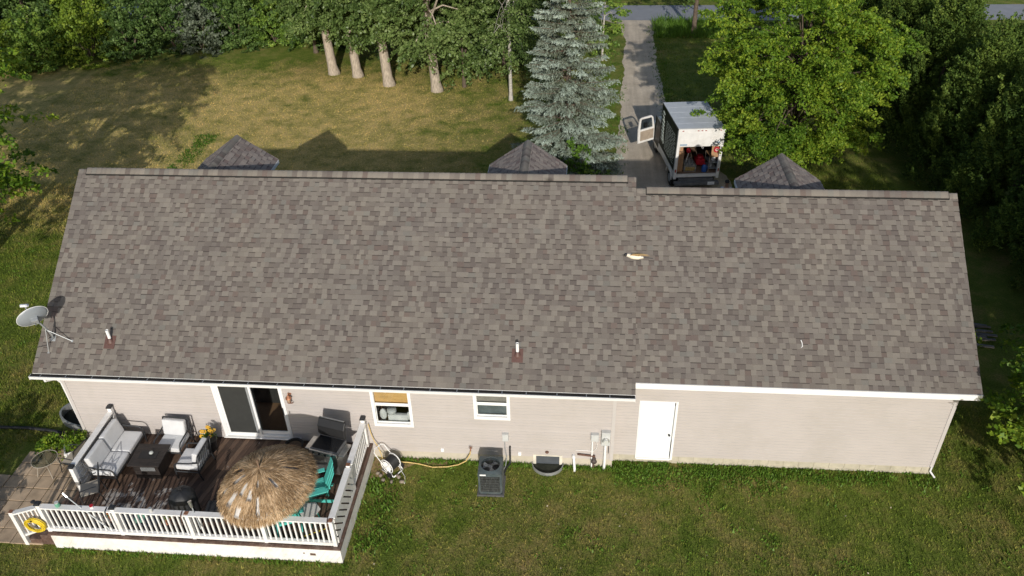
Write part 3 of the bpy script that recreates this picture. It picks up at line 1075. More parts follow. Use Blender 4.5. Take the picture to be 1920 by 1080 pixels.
# gutter with hangers on the main eave, plain fascia on the garage
mb = MB()
gy0, gy1, gz = EY - 0.125, EY + 0.0, EZ - 0.02
mb.prism([(gy0, gz - 0.015), (gy0 - 0.012, gz), (gy0 + 0.012, gz), (gy0 + 0.014, gz - 0.012), (gy0 + 0.026, gz - 0.085), (gy1 - 0.01, gz - 0.085), (gy1 - 0.01, gz + 0.0),
          (gy1, gz + 0.0), (gy1, gz - 0.11), (gy0 + 0.02, gz - 0.11)], XL - 0.04, XM - 0.004, 'x')
mb.b2((XL - 0.045, gy0 - 0.004, gz - 0.112), (XL - 0.035, gy1, gz))
mb.b2((XM - 0.01, gy0 - 0.004, gz - 0.112), (XM - 0.002, gy1, gz))
gut = mb.build("gutter", M['trim'], house)
mb = MB()
mb.b2((XL - 0.03, gy0 + 0.018, gz - 0.08), (XM - 0.014, gy1 - 0.002, gz + 0.003))
mb.build("gutter_fill", M['gutter_in'], gut)  # dark fill up to the rim, so the gutter reads black inside
mb = MB()
x = XL + 0.25
hs = random.Random(5)
while x < XM - 0.1:
    mb = MB()
    mb.b2((x, gy0 - 0.004, gz - 0.004), (x + 0.022, gy1 + 0.03, gz + 0.006))
    mb.build("gutter_hanger", M['greymetal'], gut)
    x += hs.uniform(0.55, 0.8)
mb = MB()
mb.tube([(-0.22, EY - 0.045, gz - 0.1), (-0.22, EY - 0.045, gz - 0.2), (-0.12, -0.02, gz - 0.34), (-0.08, 0.06, gz - 0.55), (-0.06, 0.10, 0.25), (-0.2, 0.3, 0.09)], 0.038, 8)
mb.build("downspout", M['trim'], house)
mb = MB()
mb.b2((XM + 0.002, EY + DG - 0.03, zr(EY + DG) - 0.17), (XR + 0.004, EY + DG - 0.002, zr(EY + DG) + 0.004))
mb.build("fascia", M['trim'], house)
mb = MB()
mb.b2((XL + 0.03, EY - 0.0, EZ - 0.15), (XM - 0.03, 0.03, EZ - 0.135))
mb.b2((XL + 0.03, EY + 0.001, EZ - 0.14), (XM - 0.03, EY + 0.02, EZ - 0.01))
mb.b2((XM, EY + DG, zr(EY + DG) - 0.17), (XR - 0.03, DG + 0.03, zr(EY + DG) - 0.155))
mb.build("soffit", M['trim'], house)
# small conduit foot at the garage corner
mb = MB()
mb.tube([(XE - 0.05, DG - 0.05, 0.32), (XE - 0.05, DG - 0.05, 0.16), (XE + 0.06, DG - 0.16, 0.04)], 0.025, 6)
mb.build("drain_spout", M['trim'], house)


# dormers on the front slope: gable roofs that show over the ridge
def dormer(xc, yf, zp, hw, seed, slope=0.69):
    dm = MB()
    y0 = YR + (zr(YR) - zp) / SL + 0.15
    if xc > LM: y0 = YR2 + (zr(YR2) - zp) / SL + 0.15
    ze = zp - slope * hw
    zf = zr(YR) - SL * (yf - YR) - 0.3
    fw = hw - 0.16
    dm.prism([(xc - fw, zf), (xc - fw, zp - slope * fw - 0.06), (xc, zp - 0.06), (xc + fw, zp - slope * fw - 0.06), (xc + fw, zf)], yf - 0.22, yf - 0.17, 'y')
    for sg in (-1, 1):
        dm.b2((min(xc + sg * fw, xc + sg * (fw - .05)), y0 + 0.4, zf), (max(xc + sg * fw, xc + sg * (fw - .05)), yf - 0.22, ze + 0.04))
    d = dm.build("dormer", M['siding'], house)
    ca = 1 / math.hypot(1, slope)
    for sg in (-1, 1):
        shingles("dormer_slope", (xc + sg * hw, y0, ze), (0, 1, 0), (-sg * ca, 0, slope * ca), yf - y0, hw / ca, d, seed + sg, tone=np.array((1.5, 1.42, 1.42)))  # slopes lightened in colour to offset the grazing sun
    tr = MB()
    for sg in (-1, 1):
        tr.prism([(xc, zp - 0.018), (xc + sg * hw, ze - 0.018), (xc + sg * hw, ze - 0.14), (xc, zp - 0.16)], yf - 0.03, yf - 0.004, 'y')
        tr.b2((min(xc + sg * hw, xc + sg * (hw + .02)), y0 + 0.3, ze - 0.12), (max(xc + sg * hw, xc + sg * (hw + .02)), yf - 0.031, ze - 0.008))
    tr.build("rake_trim", M['trim'], d)
    ridge_caps("ridge_cap", (xc, y0, zp), (xc, yf, zp), d, seed + 9, 0.16, slope, lift=0.012)
    wb = MB()
    wb.b2((xc - 0.35, yf - 0.172, ze - 0.75), (xc + 0.35, yf - 0.15, ze + 0.1))
    wb.build("window", M['screen'], d)


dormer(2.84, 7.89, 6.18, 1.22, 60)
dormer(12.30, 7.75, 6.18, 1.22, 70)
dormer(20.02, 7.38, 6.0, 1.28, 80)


# ---- openings
def room(x0, x1, z0, z1, depth, parent, m='dark_room', y=0.12):
    r_ = MB()
    r_.b2((x0 - .15, y + depth, z0 - .02), (x1 + .15, y + depth + .02, z1 + .1))
    r_.b2((x0 - .17, y, z0 - .02), (x0 - .15, y + depth, z1 + .1))
    r_.b2((x1 + .15, y, z0 - .02), (x1 + .17, y + depth, z1 + .1))
    r_.b2((x0 - .15, y, z1 + .1), (x1 + .15, y + depth, z1 + .12))
    r_.build("room_wall", M[m], parent)
    f_ = MB()
    f_.b2((x0 - .15, y, z0 - .04), (x1 + .15, y + depth, z0 - .02))
    f_.build("room_floor", M['room_floor'], parent)


def frame(mb, x0, x1, z0, z1, w_, y0, y1, bottom=None):
    bt = w_ if bottom is None else bottom
    mb.b2((x0, y0, z0), (x0 + w_, y1, z1))
    mb.b2((x1 - w_, y0, z0), (x1, y1, z1))
    mb.b2((x0 + w_, y0, z1 - w_), (x1 - w_, y1, z1))
    mb.b2((x0 + w_, y0, z0), (x1 - w_, y1, z0 + bt))


# sliding glass door
x0, x1, z0, z1 = SLIDE
mb = MB()
frame(mb, x0, x1, z0, z1, 0.045, -0.045, 0.10, 0.035)
mb.b2((x0 - 0.075, -0.055, z0 - 0.02), (x0 + 0.0, -0.01, z1 + 0.03))
mb.b2((x1, -0.04, z0 - 0.02), (x1 + 0.03, -0.01, z1 + 0.03))
mb.b2((x0, -0.05, z1), (x1, -0.01, z1 + 0.06))
mb.b2((x0 - 0.1, -0.10, z0 - 0.05), (x1 + 0.25, 0.02, z0 - 0.022))
sd_ = mb.build("sliding_door", M['trim'], house, bevel=0.004, seg=1)
xm = (x0 + x1) / 2 + 0.02
mb = MB()
frame(mb, x0 + 0.046, xm + 0.055, z0 + 0.036, z1 - 0.046, 0.06, -0.03, 0.005, 0.08)
mb.build("fixed_frame", M['trim'], sd_)
mb = MB()
frame(mb, xm - 0.02, x1 - 0.046, z0 + 0.05, z1 - 0.046, 0.06, 0.03, 0.06, 0.11)
mb.build("sliding_frame", M['trim'], sd_)
mb = MB()
mb.b2((x0 + 0.106, -0.016, z0 + 0.116), (xm - 0.08, -0.010, z1 - 0.106))
mb.build("screen", M['screen'], sd_)
mb = MB()
mb.b2((xm - 0.08, -0.018, z0 + 0.116), (xm - 0.005, -0.008, z1 - 0.106))
mb.build("screen_edge", M['greymetal'], sd_)
mb = MB()
mb.b2((xm + 0.04, 0.042, z0 + 0.16), (x1 - 0.106, 0.047, z1 - 0.106))
mb.build("pane", M['glass'], sd_)
mb = MB()
mb.tube([(x1 - 0.08, 0.028, z0 + 1.02), (x1 - 0.08, -0.01, z0 + 1.0), (x1 - 0.08, -0.01, z0 + 0.84), (x1 - 0.08, 0.028, z0 + 0.82)], 0.012, 6)
mb.b2((x1 - 0.10, 0.022, z0 + 0.78), (x1 - 0.06, 0.03, z0 + 1.06))
mb.build("handle", M['iron'], sd_)
room(x0, x1, z0, z1, 2.2, sd_, 'room')
mb = MB()
mb.b2((5.45, 1.2, z0 - .02), (5.60, 1.35, z1 + .1))
mb.b2((4.3, 1.35, z0 - .02), (5.45, 1.37, z0 + 0.8))
mb.build("inner_post", M['dark_room'], sd_)


def window(hole, label, mid, upper, lower, low_h=0.0):
    x0, x1, z0, z1 = hole
    mb = MB()
    frame(mb, x0 - 0.03, x1 + 0.03, z0 - 0.05, z1 + 0.05, 0.085, -0.05, -0.012, 0.10)
    frame(mb, x0, x1, z0, z1, 0.03, -0.011, 0.10, 0.03)
    wn = mb.build("window", M['trim'], house, bevel=0.004, seg=1)
    tag(wn, label)
    mb = MB()
    mb.b2((x0 + 0.055, -0.03, mid - 0.022), (x1 - 0.055, 0.03, mid + 0.022))
    frame(mb, x0 + 0.031, x1 - 0.031, z0 + 0.031, mid - 0.023, 0.04, 0.012, 0.04, 0.05)
    frame(mb, x0 + 0.031, x1 - 0.031, mid + 0.023, z1 - 0.031, 0.03, -0.005, 0.008, 0.03)
    mb.build("sash", M['trim'], wn)
    mb = MB()
    mb.b2((x0 + 0.062, 0.0, mid + 0.054), (x1 - 0.062, 0.004, z1 - 0.06))
    mb.b2((x0 + 0.072, 0.02, z0 + 0.082), (x1 - 0.072, 0.025, mid - 0.06))
    mb.build("pane", M['glass'], wn)
    room(x0, x1, z0, z1, 1.2, wn)
    mb = MB()
    mb.b2((x0 + 0.03, 0.075, upper), (x1 - 0.03, 0.085, z1 - 0.02))
    mb.build("shade", M[lower], wn)
    return wn


wn = window(WIN1, "sash window with a bamboo shade and things on its sill", 2.02, 1.93, 'bamboo')
mb = MB()
mb.box((9.19, 0.17, 1.42), (0.55, 0.12, 0.22))
mb.ball((8.78, 0.18, 1.50), (0.11, 0.07, 0.20), 10)
mb.ball((9.5, 0.18, 1.46), (0.09, 0.06, 0.16), 10)
mb.build("sill_cloth", M['sheer'], wn, smooth=True, bevel=0.03)
mb = MB()
mb.lathe((9.02, 0.2, 1.52), [(0.06, 0), (0.12, 0.03), (0.135, 0.12), (0.12, 0.17)], 12)
mb.build("sill_bowl", M['meter'], wn, smooth=True)
wn = window(WIN2, "smaller sash window with a grey blind", 2.18, 2.14, 'greyshade')
mb = MB()
mb.b2((WIN2[0] + 0.04, 0.1, WIN2[2] + 0.05), (WIN2[1] - 0.04, 0.11, 2.2))
mb.build("lower_screen", mat("grey_pane", (0.14, 0.16, 0.165), 0.4, var=0.15), wn)

# garage door
x0, x1, z0, z1 = DOOR
mb = MB()
mb.b2((x0 - 0.002, DG - 0.03, z0), (x0 + 0.03, DG + 0.1, z1))
mb.b2((x1 - 0.06, DG - 0.035, z0), (x1 + 0.002, DG + 0.1, z1))
mb.b2((x0 + 0.03, DG - 0.03, z1 - 0.03), (x1 - 0.06, DG + 0.1, z1))
mb.b2((x0 + 0.03, DG - 0.05, z0 - 0.02), (x1 - 0.06, DG + 0.1, z0 + 0.03))
mb.b2((x0 - 0.0, DG - 0.02, z0 - 0.03), (x1, DG - 0.006, z0 - 0.001))
gd = mb.build("garage_side_door", M['trim'], house, bevel=0.004, seg=1)
mb = MB()
mb.b2((x0 + 0.034, DG - 0.022, z0 + 0.04), (x1 - 0.085, DG + 0.02, z1 - 0.034))
mb.build("door_leaf", M['door'], gd, bevel=0.003, seg=1)
mb = MB()
mb.tube([(x1 - 0.15, DG - 0.022, 1.12), (x1 - 0.15, DG - 0.06, 1.12)], 0.012, 8)
mb.ball((x1 - 0.15, DG - 0.075, 1.12), 0.032, 10)
mb.build("knob", M['iron'], gd, smooth=True)
mb = MB()
mb.b2((x1 - 0.084, DG - 0.018, 0.9), (x1 - 0.062, DG - 0.004, 2.15))
mb.build("weather_strip", M['greymetal'], gd)

# basement window
x0, x1, z0, z1 = BASE
mb = MB()
mb.b2((x0 - 0.03, -0.024, 0.0), (x0 + 0.05, 0.02, z1 + 0.02))
mb.b2((x1 - 0.05, -0.024, 0.0), (x1 + 0.03, 0.02, z1 + 0.02))
mb.b2((x0 + 0.05, -0.022, z1 - 0.02), (x1 - 0.05, 0.02, z1 + 0.018))
bw = mb.build("basement_window", mat("cream_frame", (0.66, 0.62, 0.52), 0.6), house)
mb = MB()
mb.b2((x0 + 0.05, 0.004, 0.02), (x1 - 0.05, 0.012, z1 - 0.02))
mb.build("pane", mat("dull_pane", (0.085, 0.095, 0.105), 0.25), bw)

# vent pipes with their flashing
for (x, y), lean in (((1.48, 0.50), (0.0, 0)), ((12.467, 0.50), (0, 0))):
    z = zr(y) + 0.02
    mb = MB()
    mb.lathe((x, y, z - 0.1), [(0.042, 0), (0.042, 0.46), (0.034, 0.46), (0.034, 0.36)], 14)
    vp = mb.build("vent_pipe", M['pvc'], house, smooth=False)
    mb = MB()
    a = math.degrees(ALPHA)
    mb.box((x, y - 0.05, zr(y - 0.05) + 0.05), (0.29, 0.36, 0.008), (a, 0, 0))
    mb.build("flashing_plate", M['flash'], vp)
    mb = MB()
    mb.lathe((x, y - 0.005, z - 0.06), [(0.115, 0), (0.10, 0.05), (0.062, 0.11), (0.05, 0.15), (0.043, 0.15)], 14)
    mb.build("flashing_collar", M['flash'], vp, smooth=True)
    mb = MB()
    mb.lathe((x, y, z + 0.06), [(0.058, 0), (0.056, 0.02), (0.043, 0.035)], 14)
    mb.build("rubber_boot", M['black'], vp, smooth=True)
mb = MB()
mb.tube([(19.63, 0.82, zr(0.82) + 0.03), (19.66, 0.84, zr(0.84) + 0.03), (19.655, 0.92, zr(0.92) + 0.03), (19.63, 0.97, zr(0.97) + 0.035)], 0.011, 5)
tag(mb.build("loose_wire", M['pvc']), "small bent white strip lying on the garage roof", "scrap")

# ================================================================== things on the walls and roof
# satellite dish
sdish = thing("satellite_dish", "grey satellite dish on a strutted mast at the left roof edge", "satellite dish", (-0.136, 0.494, zr(0.494) + 0.03))
O = Vector((-0.136, 0.494, zr(0.494) + 0.03))
dc = Vector((-0.17, 0.19, 4.45)) - O
top = Vector((-0.17, 0.33, 4.14)) - O
mb = MB()
mb.tube([(0, 0, 0), Vector((0.03, -0.02, 0.18)), top * 0.75 + Vector((0.03, 0, 0.0)), top, top.lerp(dc, 0.6)], 0.026, 8)
mb.build("mast", M['greymetal'], sdish, smooth=True)
for e in ((0.405, 0.461), (-0.185, 0.199)):
    q = Vector((e[0], e[1], zr(e[1]) + 0.03)) - O
    mb = MB()
    mb.tube([q, top * 0.62], 0.011, 6)
    mb.box(q, (0.06, 0.06, 0.012), (math.degrees(ALPHA), 0, 0))
    mb.build("strut", M['greymetal'], sdish)
mb = MB()
mb.box((0, 0, 0.006), (0.14, 0.14, 0.014), (math.degrees(ALPHA), 0, 0))
mb.build("base_plate", M['greymetal'], sdish)
dn = Vector((-0.60, 0.52, 0.30)).normalized()        # where the dish looks
ax = dn.cross(Vector((0, 0, 1))).normalized()
ay = ax.cross(dn).normalized()
mb = MB()
nr, ns = 8, 32
vs = []
for side in (0, 1):
    for i in range(nr + 1):
        q = i / nr
        for j in range(ns):
            a = 2 * math.pi * j / ns
            vs.append(dc + ax * (0.38 * q * math.cos(a)) + ay * (0.33 * q * math.sin(a)) + dn * (0.085 * q * q - 0.05 + 0.012 * side))
fs = []
for side in (0, 1):
    o_ = side * (nr + 1) * ns
    for i in range(nr):
        for j in range(ns):
            fs.append((o_ + i * ns + j, o_ + i * ns + (j + 1) % ns, o_ + (i + 1) * ns + (j + 1) % ns, o_ + (i + 1) * ns + j))
o2 = (nr + 1) * ns
for j in range(ns):
    a, b = nr * ns + j, nr * ns + (j + 1) % ns
    fs.append((a, b, o2 + b, o2 + a))
mb.add(vs, fs)
mb.build("reflector", M['dish'], sdish, smooth=True)
mb = MB()
mb.tube([dc + ax * (0.385 * math.cos(2 * math.pi * j / 32)) + ay * (0.335 * math.sin(2 * math.pi * j / 32)) + dn * 0.041 for j in range(32)], 0.009, 5, closed=True)
mb.build("rim", M['trim'], sdish)
mb = MB()
mb.box(dc - dn * 0.09, (0.16, 0.16, 0.10), (20, 0, 35))
mb.box(dc.lerp(top, 0.45) - dn * 0.03, (0.07, 0.07, 0.2), (20, 0, 35))
mb.build("bracket", M['greymetal'], sdish, bevel=0.01)
lnb = dc + dn * 0.48 - ay * 0.05 + Vector((-0.02, 0, 0.02))
mb = MB()
mb.tube([dc - ay * 0.30 - dn * 0.03, dc - ay * 0.33 + dn * 0.18, lnb], 0.014, 6)
mb.build("feed_arm", M['greymetal'], sdish)
mb = MB()
mb.box(lnb, (0.20, 0.07, 0.06), (0, 10, 25))
for s in (-1, 1):
    mb.lathe(lnb + Vector((0.07 * s, -0.02, 0.01)), [(0.028, -0.03), (0.034, 0.03)], 10)
mb.build("feed_head", M['trim'], sdish, bevel=0.008)
mb = MB()
pts = [top * 0.7, Vector((-0.02, -0.05, 0.12)), Vector((-0.09, -0.06, 0.05)), Vector((-0.02, 0.03, 0.08)), Vector((0.03, -0.02, 0.05)), Vector((-0.12, -0.16, -0.09)), Vector((-0.38, -0.22, -0.135))]
mb.tube(pts, 0.008, 5)
mb.build("cable", M['black'], sdish)

# copper lantern
lan = thing("wall_lantern", "copper wall lantern right of the sliding glass door", "lamp", (6.36, -0.01, 2.18))
mb = MB()
mb.lathe((0, -0.012, 0.12), [(0.05, -0.02), (0.055, 0.0), (0.05, 0.02)], 10)
mb.tube([(0, -0.01, 0.12), (0, -0.10, 0.2), (0, -0.13, 0.14)], 0.011, 6)
mb.build("bracket", M['copper'], lan)
mb = MB()
mb.lathe((0, -0.13, -0.1), [(0.045, 0), (0.05, 0.01), (0.05, 0.03), (0.02, 0.035)], 8)
mb.lathe((0, -0.13, 0.06), [(0.085, 0), (0.07, 0.035), (0.03, 0.07), (0.015, 0.10)], 8)
for j in range(4):
    a = j * math.pi / 2 + 0.78
    mb.tube([(0.045 * math.cos(a), -0.13 + 0.045 * math.sin(a), -0.08), (0.065 * math.cos(a), -0.13 + 0.065 * math.sin(a), 0.07)], 0.006, 5)
mb.tube([(-0.05, -0.10, -0.10), (-0.07, -0.06, -0.17), (0, -0.045, -0.21), (0.07, -0.06, -0.17), (0.05, -0.1, -0.10)], 0.009, 5)
mb.build("cage", M['copper'], lan, smooth=False)
mb = MB()
mb.lathe((0, -0.13, -0.07), [(0.038, 0), (0.052, 0.13)], 8)
mb.build("lamp_glass", mat("amber_glass", (0.45, 0.33, 0.22), 0.2), lan)

# electric meter, service box, gas pipe and plastic pipes
me_ = thing("electric_meter", "round electric meter in a grey box, highest on the wall beside the door", "electric meter", (14.82, -0.02, 1.2))
mb = MB()
mb.b2((-0.115, -0.11, -0.26), (0.115, 0.012, 0.22))
mb.b2((-0.12, -0.125, 0.19), (0.12, 0.012, 0.225))
mb.build("meter_box", M['meter'], me_, bevel=0.008)
mb = MB()
vs = []
mb.tube([(0, -0.11, -0.05), (0, -0.15, -0.05)], 0.095, 18)
mb.build("meter_ring", M['steel'], me_)
mb = MB()
mb.tube([(0, -0.15, -0.05), (0, -0.2, -0.05)], [0.08, 0.072], 18)
mb.build("meter_glass", mat("meter_dome", (0.55, 0.56, 0.53), 0.15), me_, smooth=False)
mb = MB()
mb.tube([(0, -0.05, -0.26), (0, -0.05, -0.9), (-0.01, -0.06, -1.22)], 0.036, 10)
mb.build("conduit", M['pvc'], me_)
mb = MB()
mb.tube([(0.09, -0.03, -0.26), (0.09, -0.03, -0.62)], 0.009, 6)
mb.build("ground_wire", M['iron'], me_)
bx = thing("service_box", "plain grey service box left of the round meter", "utility box", (14.53, -0.02, 1.18))
mb = MB()
mb.b2((-0.10, -0.09, -0.12), (0.10, 0.012, 0.12))
mb.b2((-0.105, -0.10, 0.10), (0.105, 0.012, 0.125))
mb.build("box", M['meter'], bx, bevel=0.006)
mb = MB()
mb.tube([(-0.06, -0.04, -0.12), (-0.06, -0.04, -1.2)], 0.022, 8)
mb.build("conduit", M['pvc'], bx)
mb = MB()
mb.tube([(0.05, -0.02, -0.12), (0.07, -0.025, -0.3), (0.05, -0.025, -0.45), (-0.02, -0.02, -0.55), (-0.5, -0.02, -0.53)], 0.006, 5)
mb.build("wire", M['pvc'], bx)
gp = thing("gas_pipe", "rusty brown gas pipe with a regulator low on the wall", "gas pipe", (14.5, -0.05, 0.0))
mb = MB()
mb.tube([(-0.42, -0.0, 0.50), (-0.34, -0.01, 0.50), (0.0, -0.02, 0.47), (0.06, -0.03, 0.47)], 0.026, 8)
mb.tube([(0.02, -0.03, 0.5), (0.02, -0.04, 0.3), (0.02, -0.04, 0.0)], 0.022, 8)
mb.build("pipe", M['rust'], gp)
mb = MB()
mb.ball((0.03, -0.10, 0.34), (0.085, 0.05, 0.085), 12)
mb.lathe((0.03, -0.05, 0.38), [(0.05, 0), (0.05, 0.05), (0.03, 0.07)], 10)
mb.build("regulator", mat("dark_regulator", (0.07, 0.055, 0.05), 0.6), gp, smooth=True)
pv = thing("drain_pipe", "white plastic pipe bending from the wall into the lawn", "pipe", (13.98, -0.02, 0.0))
mb = MB()
mb.tube([(0, 0.03, 0.44), (0, -0.05, 0.44), (0.005, -0.075, 0.40), (0.03, -0.16, 0.10), (0.04, -0.2, -0.05)], 0.036, 10)
mb.build("pipe", M['pvc'], pv, smooth=True)
mb = MB()
mb.tube([(0, -0.045, 0.47), (0, -0.06, 0.37)], 0.045, 10)
mb.build("elbow", M['pvc'], pv)
ve = thing("round_vent", "small dark round wall vent above the basement window", "vent", (13.25, -0.015, 0.5))
mb = MB()
mb.tube([(0, 0.01, 0), (0, -0.02, 0)], 0.05, 12)
mb.tube([(0, -0.02, 0), (0, -0.03, 0)], 0.035, 12)
tag(mb.build("cap", M['rust'], ve))
for x, z, nm in ((10.36, 0.42, "small white outlet cover low on the wall beside the yellow hose tap"), (12.50, 0.40, "small white outlet cover low on the wall right of the condenser")):
    oc = thing("outlet_cover", nm, "outlet cover", (x, -0.02, z), 0, "outlet covers on the back wall")
    mb = MB()
    mb.b2((-0.045, -0.03, -0.06), (0.045, 0.015, 0.06))
    mb.build("cover", M['pvc'], oc, bevel=0.012)
    mb = MB()
    mb.b2((-0.03, -0.04, -0.05), (0.03, -0.031, 0.0))
    mb.build("flap", M['pvc'], oc, bevel=0.004)

# window wells
def window_well(label, loc, rx, ry, a0, a1, h):
    t = thing("window_well", label, "window well", loc)
    mb = MB()
    n_ = 22
    vs, fs = [], []
    for i in range(n_ + 1):
        a = R(a0 + (a1 - a0) * i / n_)
        for k in (1.0, 0.955):
            for z in (-0.02, h):
                vs.append((rx * k * math.cos(a), ry * k * math.sin(a), z))
    for i in range(n_):
        b = i * 4
        fs += [(b, b + 4, b + 5, b + 1), (b + 2, b + 3, b + 7, b + 6), (b + 1, b + 5, b + 7, b + 3)]
    mb.add(vs, fs)
    mb.build("well_wall", M['well'], t, smooth=False)
    mb = MB()
    mb.add([(0, 0, 0.03)] + [(rx * .955 * math.cos(R(a0 + (a1 - a0) * i / n_)), ry * .955 * math.sin(R(a0 + (a1 - a0) * i / n_)), 0.03) for i in range(n_ + 1)],
           [(0, i + 1, i + 2) for i in range(n_)])
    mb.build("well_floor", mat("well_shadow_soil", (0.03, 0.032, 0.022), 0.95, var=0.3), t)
    return t


window_well("grey half round window well under the basement window", (13.27, -0.012, 0), 0.44, 0.42, 180, 360, 0.10)
wl = window_well("grey half round window well at the far left house corner", (-0.02, 1.15, 0), 1.45, 0.72, 90, 270, 0.24)
mb = MB()
mb.tube([(-0.02, 0.5, 0.25), (-1.1, 1.55, 0.25)], 0.03, 6)
mb.tube([(-1.25, 0.9, 0.25), (-0.02, 1.3, 0.25)], 0.02, 6)
mb.build("well_grate", M['greymetal'], wl)

# air conditioner
acx = thing("air_conditioner", "dark green air conditioner unit with a top fan on the lawn", "air conditioner", (11.80, -0.88, 0), 1)
mb = MB()
mb.b2((-0.36, -0.36, -0.02), (0.36, 0.36, 0.05))
mb.build("base_pad", mat("grey_pad", (0.10, 0.10, 0.10), 0.9), acx, bevel=0.01)
mb = MB()
W2, H = 0.31, 0.86
for sx in (-1, 1):
    for sy in (-1, 1):
        mb.b2((min(sx * W2, sx * (W2 - .05)), min(sy * W2, sy * (W2 - .05)), 0.05), (max(sx * W2, sx * (W2 - .05)), max(sy * W2, sy * (W2 - .05)), H - 0.14))
mb.b2((-W2, -W2, 0.05), (W2, W2, 0.12))
mb.build("cabinet", M['ac'], acx, bevel=0.008)
mb = MB()
n_ = 34
for (lo, hi) in ((H - 0.145, H - 0.04),):
    mb.b2((-W2 - 0.004, -W2 - 0.004, lo), (W2 + 0.004, -W2 + 0.012, hi))
    mb.b2((-W2 - 0.004, W2 - 0.012, lo), (W2 + 0.004, W2 + 0.004, hi))
    mb.b2((-W2 - 0.004, -W2 + 0.012, lo), (-W2 + 0.012, W2 - 0.012, hi))
    mb.b2((W2 - 0.012, -W2 + 0.012, lo), (W2 + 0.004, W2 - 0.012, hi))
# top with a round hole
vs, fs = [], []
for i in range(n_):
    a = 2 * math.pi * i / n_
    c_, s_ = math.cos(a), math.sin(a)
    k = (W2 + 0.004) / max(abs(c_), abs(s_))
    vs += [(0.25 * c_, 0.25 * s_, H), (k * c_, k * s_, H - 0.038), (0.24 * c_, 0.24 * s_, H - 0.1)]
for i in range(n_):
    b, e = i * 3, ((i + 1) % n_) * 3
    fs += [(b, b + 1, e + 1, e), (b + 2, b, e, e + 2)]
mb.add(vs, fs)
mb.build("top_panel", M['ac'], acx)
mb = MB()
for i in range(10):
    r_ = 0.03 + 0.022 * i
    mb.tube([(r_ * math.cos(j * math.pi / 12), r_ * math.sin(j * math.pi / 12), H - 0.01) for j in range(24)], 0.003, 4, closed=True)
for j in range(4):
    a = j * math.pi / 4
    mb.tube([(-0.25 * math.cos(a), -0.25 * math.sin(a), H - 0.005), (0.25 * math.cos(a), 0.25 * math.sin(a), H - 0.005)], 0.005, 4)
mb.build("fan_grille", M['black'], acx)
mb = MB()
for j in range(3):
    a = j * 2.094 + 0.4
    c_, s_ = math.cos(a), math.sin(a)
    c2, s2 = math.cos(a + 0.9), math.sin(a + 0.9)
    z = H - 0.08
    mb.add([(0.05 * c_, 0.05 * s_, z), (0.22 * c_, 0.22 * s_, z + 0.03), (0.22 * c2, 0.22 * s2, z - 0.03), (0.05 * c2, 0.05 * s2, z - 0.01)], [(0, 1, 2, 3)])
mb.lathe((0, 0, H - 0.1), [(0.06, 0), (0.06, 0.06), (0.02, 0.08)], 10)
mb.build("fan", M['greymetal'], acx)
mb = MB()
mb.b2((-W2 + 0.03, -W2 + 0.03, 0.1), (W2 - 0.03, W2 - 0.03, 0.55))
mb.lathe((0, 0, 0.5), [(0.22, 0), (0.22, 0.2)], 12)
mb.build("inner_coil", M['black'], acx)
mb = MB()
for sx, sy in ((0, -1), (0, 1), (1, 0), (-1, 0)):
    for i in range(16):
        t_ = -0.25 + i * 0.0333
        if sx == 0: mb.b2((t_ - 0.006, sy * W2 - 0.008, 0.12), (t_ + 0.006, sy * W2 + 0.008, H - 0.145))
        else: mb.b2((sx * W2 - 0.008, t_ - 0.006, 0.12), (sx * W2 + 0.008, t_ + 0.006, H - 0.145))
    for i in range(6):
        z = 0.18 + i * 0.095
        if sx == 0: mb.b2((-0.255, sy * W2 - 0.004, z), (0.255, sy * W2 + 0.004, z + 0.008))
        else: mb.b2((sx * W2 - 0.004, -0.255, z), (sx * W2 + 0.004, 0.255, z + 0.008))
mb.build("coil_guard", M['acfin'], acx)
mb = MB()
mb.b2((-0.26, -W2 - 0.01, H - 0.11), (-0.10, -W2 - 0.003, H - 0.065))
mb.build("name_plate", M['trim'], acx)
ab = thing("disconnect_box", "small grey electrical box on the wall above the air conditioner", "utility box", (12.13, -0.02, 1.05))
mb = MB()
mb.b2((-0.08, -0.08, -0.13), (0.08, 0.012, 0.13))
mb.b2((-0.085, -0.09, 0.11), (0.085, 0.012, 0.135))
mb.build("box", M['meter'], ab, bevel=0.005)
mb = MB()
mb.tube([(-0.03, -0.04, -0.13), (-0.02, -0.05, -0.5), (0.02, -0.1, -0.75), (0.0, -0.3, -0.85), (-0.06, -0.55, -0.8)], 0.013, 6)
mb.build("whip", M['greymetal'], ab)
ln = thing("refrigerant_line", "black insulated pipe beside the air conditioner", "pipe", (12.24, -0.02, 0))
mb = MB()
mb.tube([(0, 0.03, 0.66), (0, -0.04, 0.64), (0.0, -0.06, 0.55), (0.0, -0.09, 0.12), (-0.1, -0.3, 0.1), (-0.15, -0.62, 0.15)], 0.026, 8)
mb.build("pipe", M['blackhose'], ln, smooth=True)

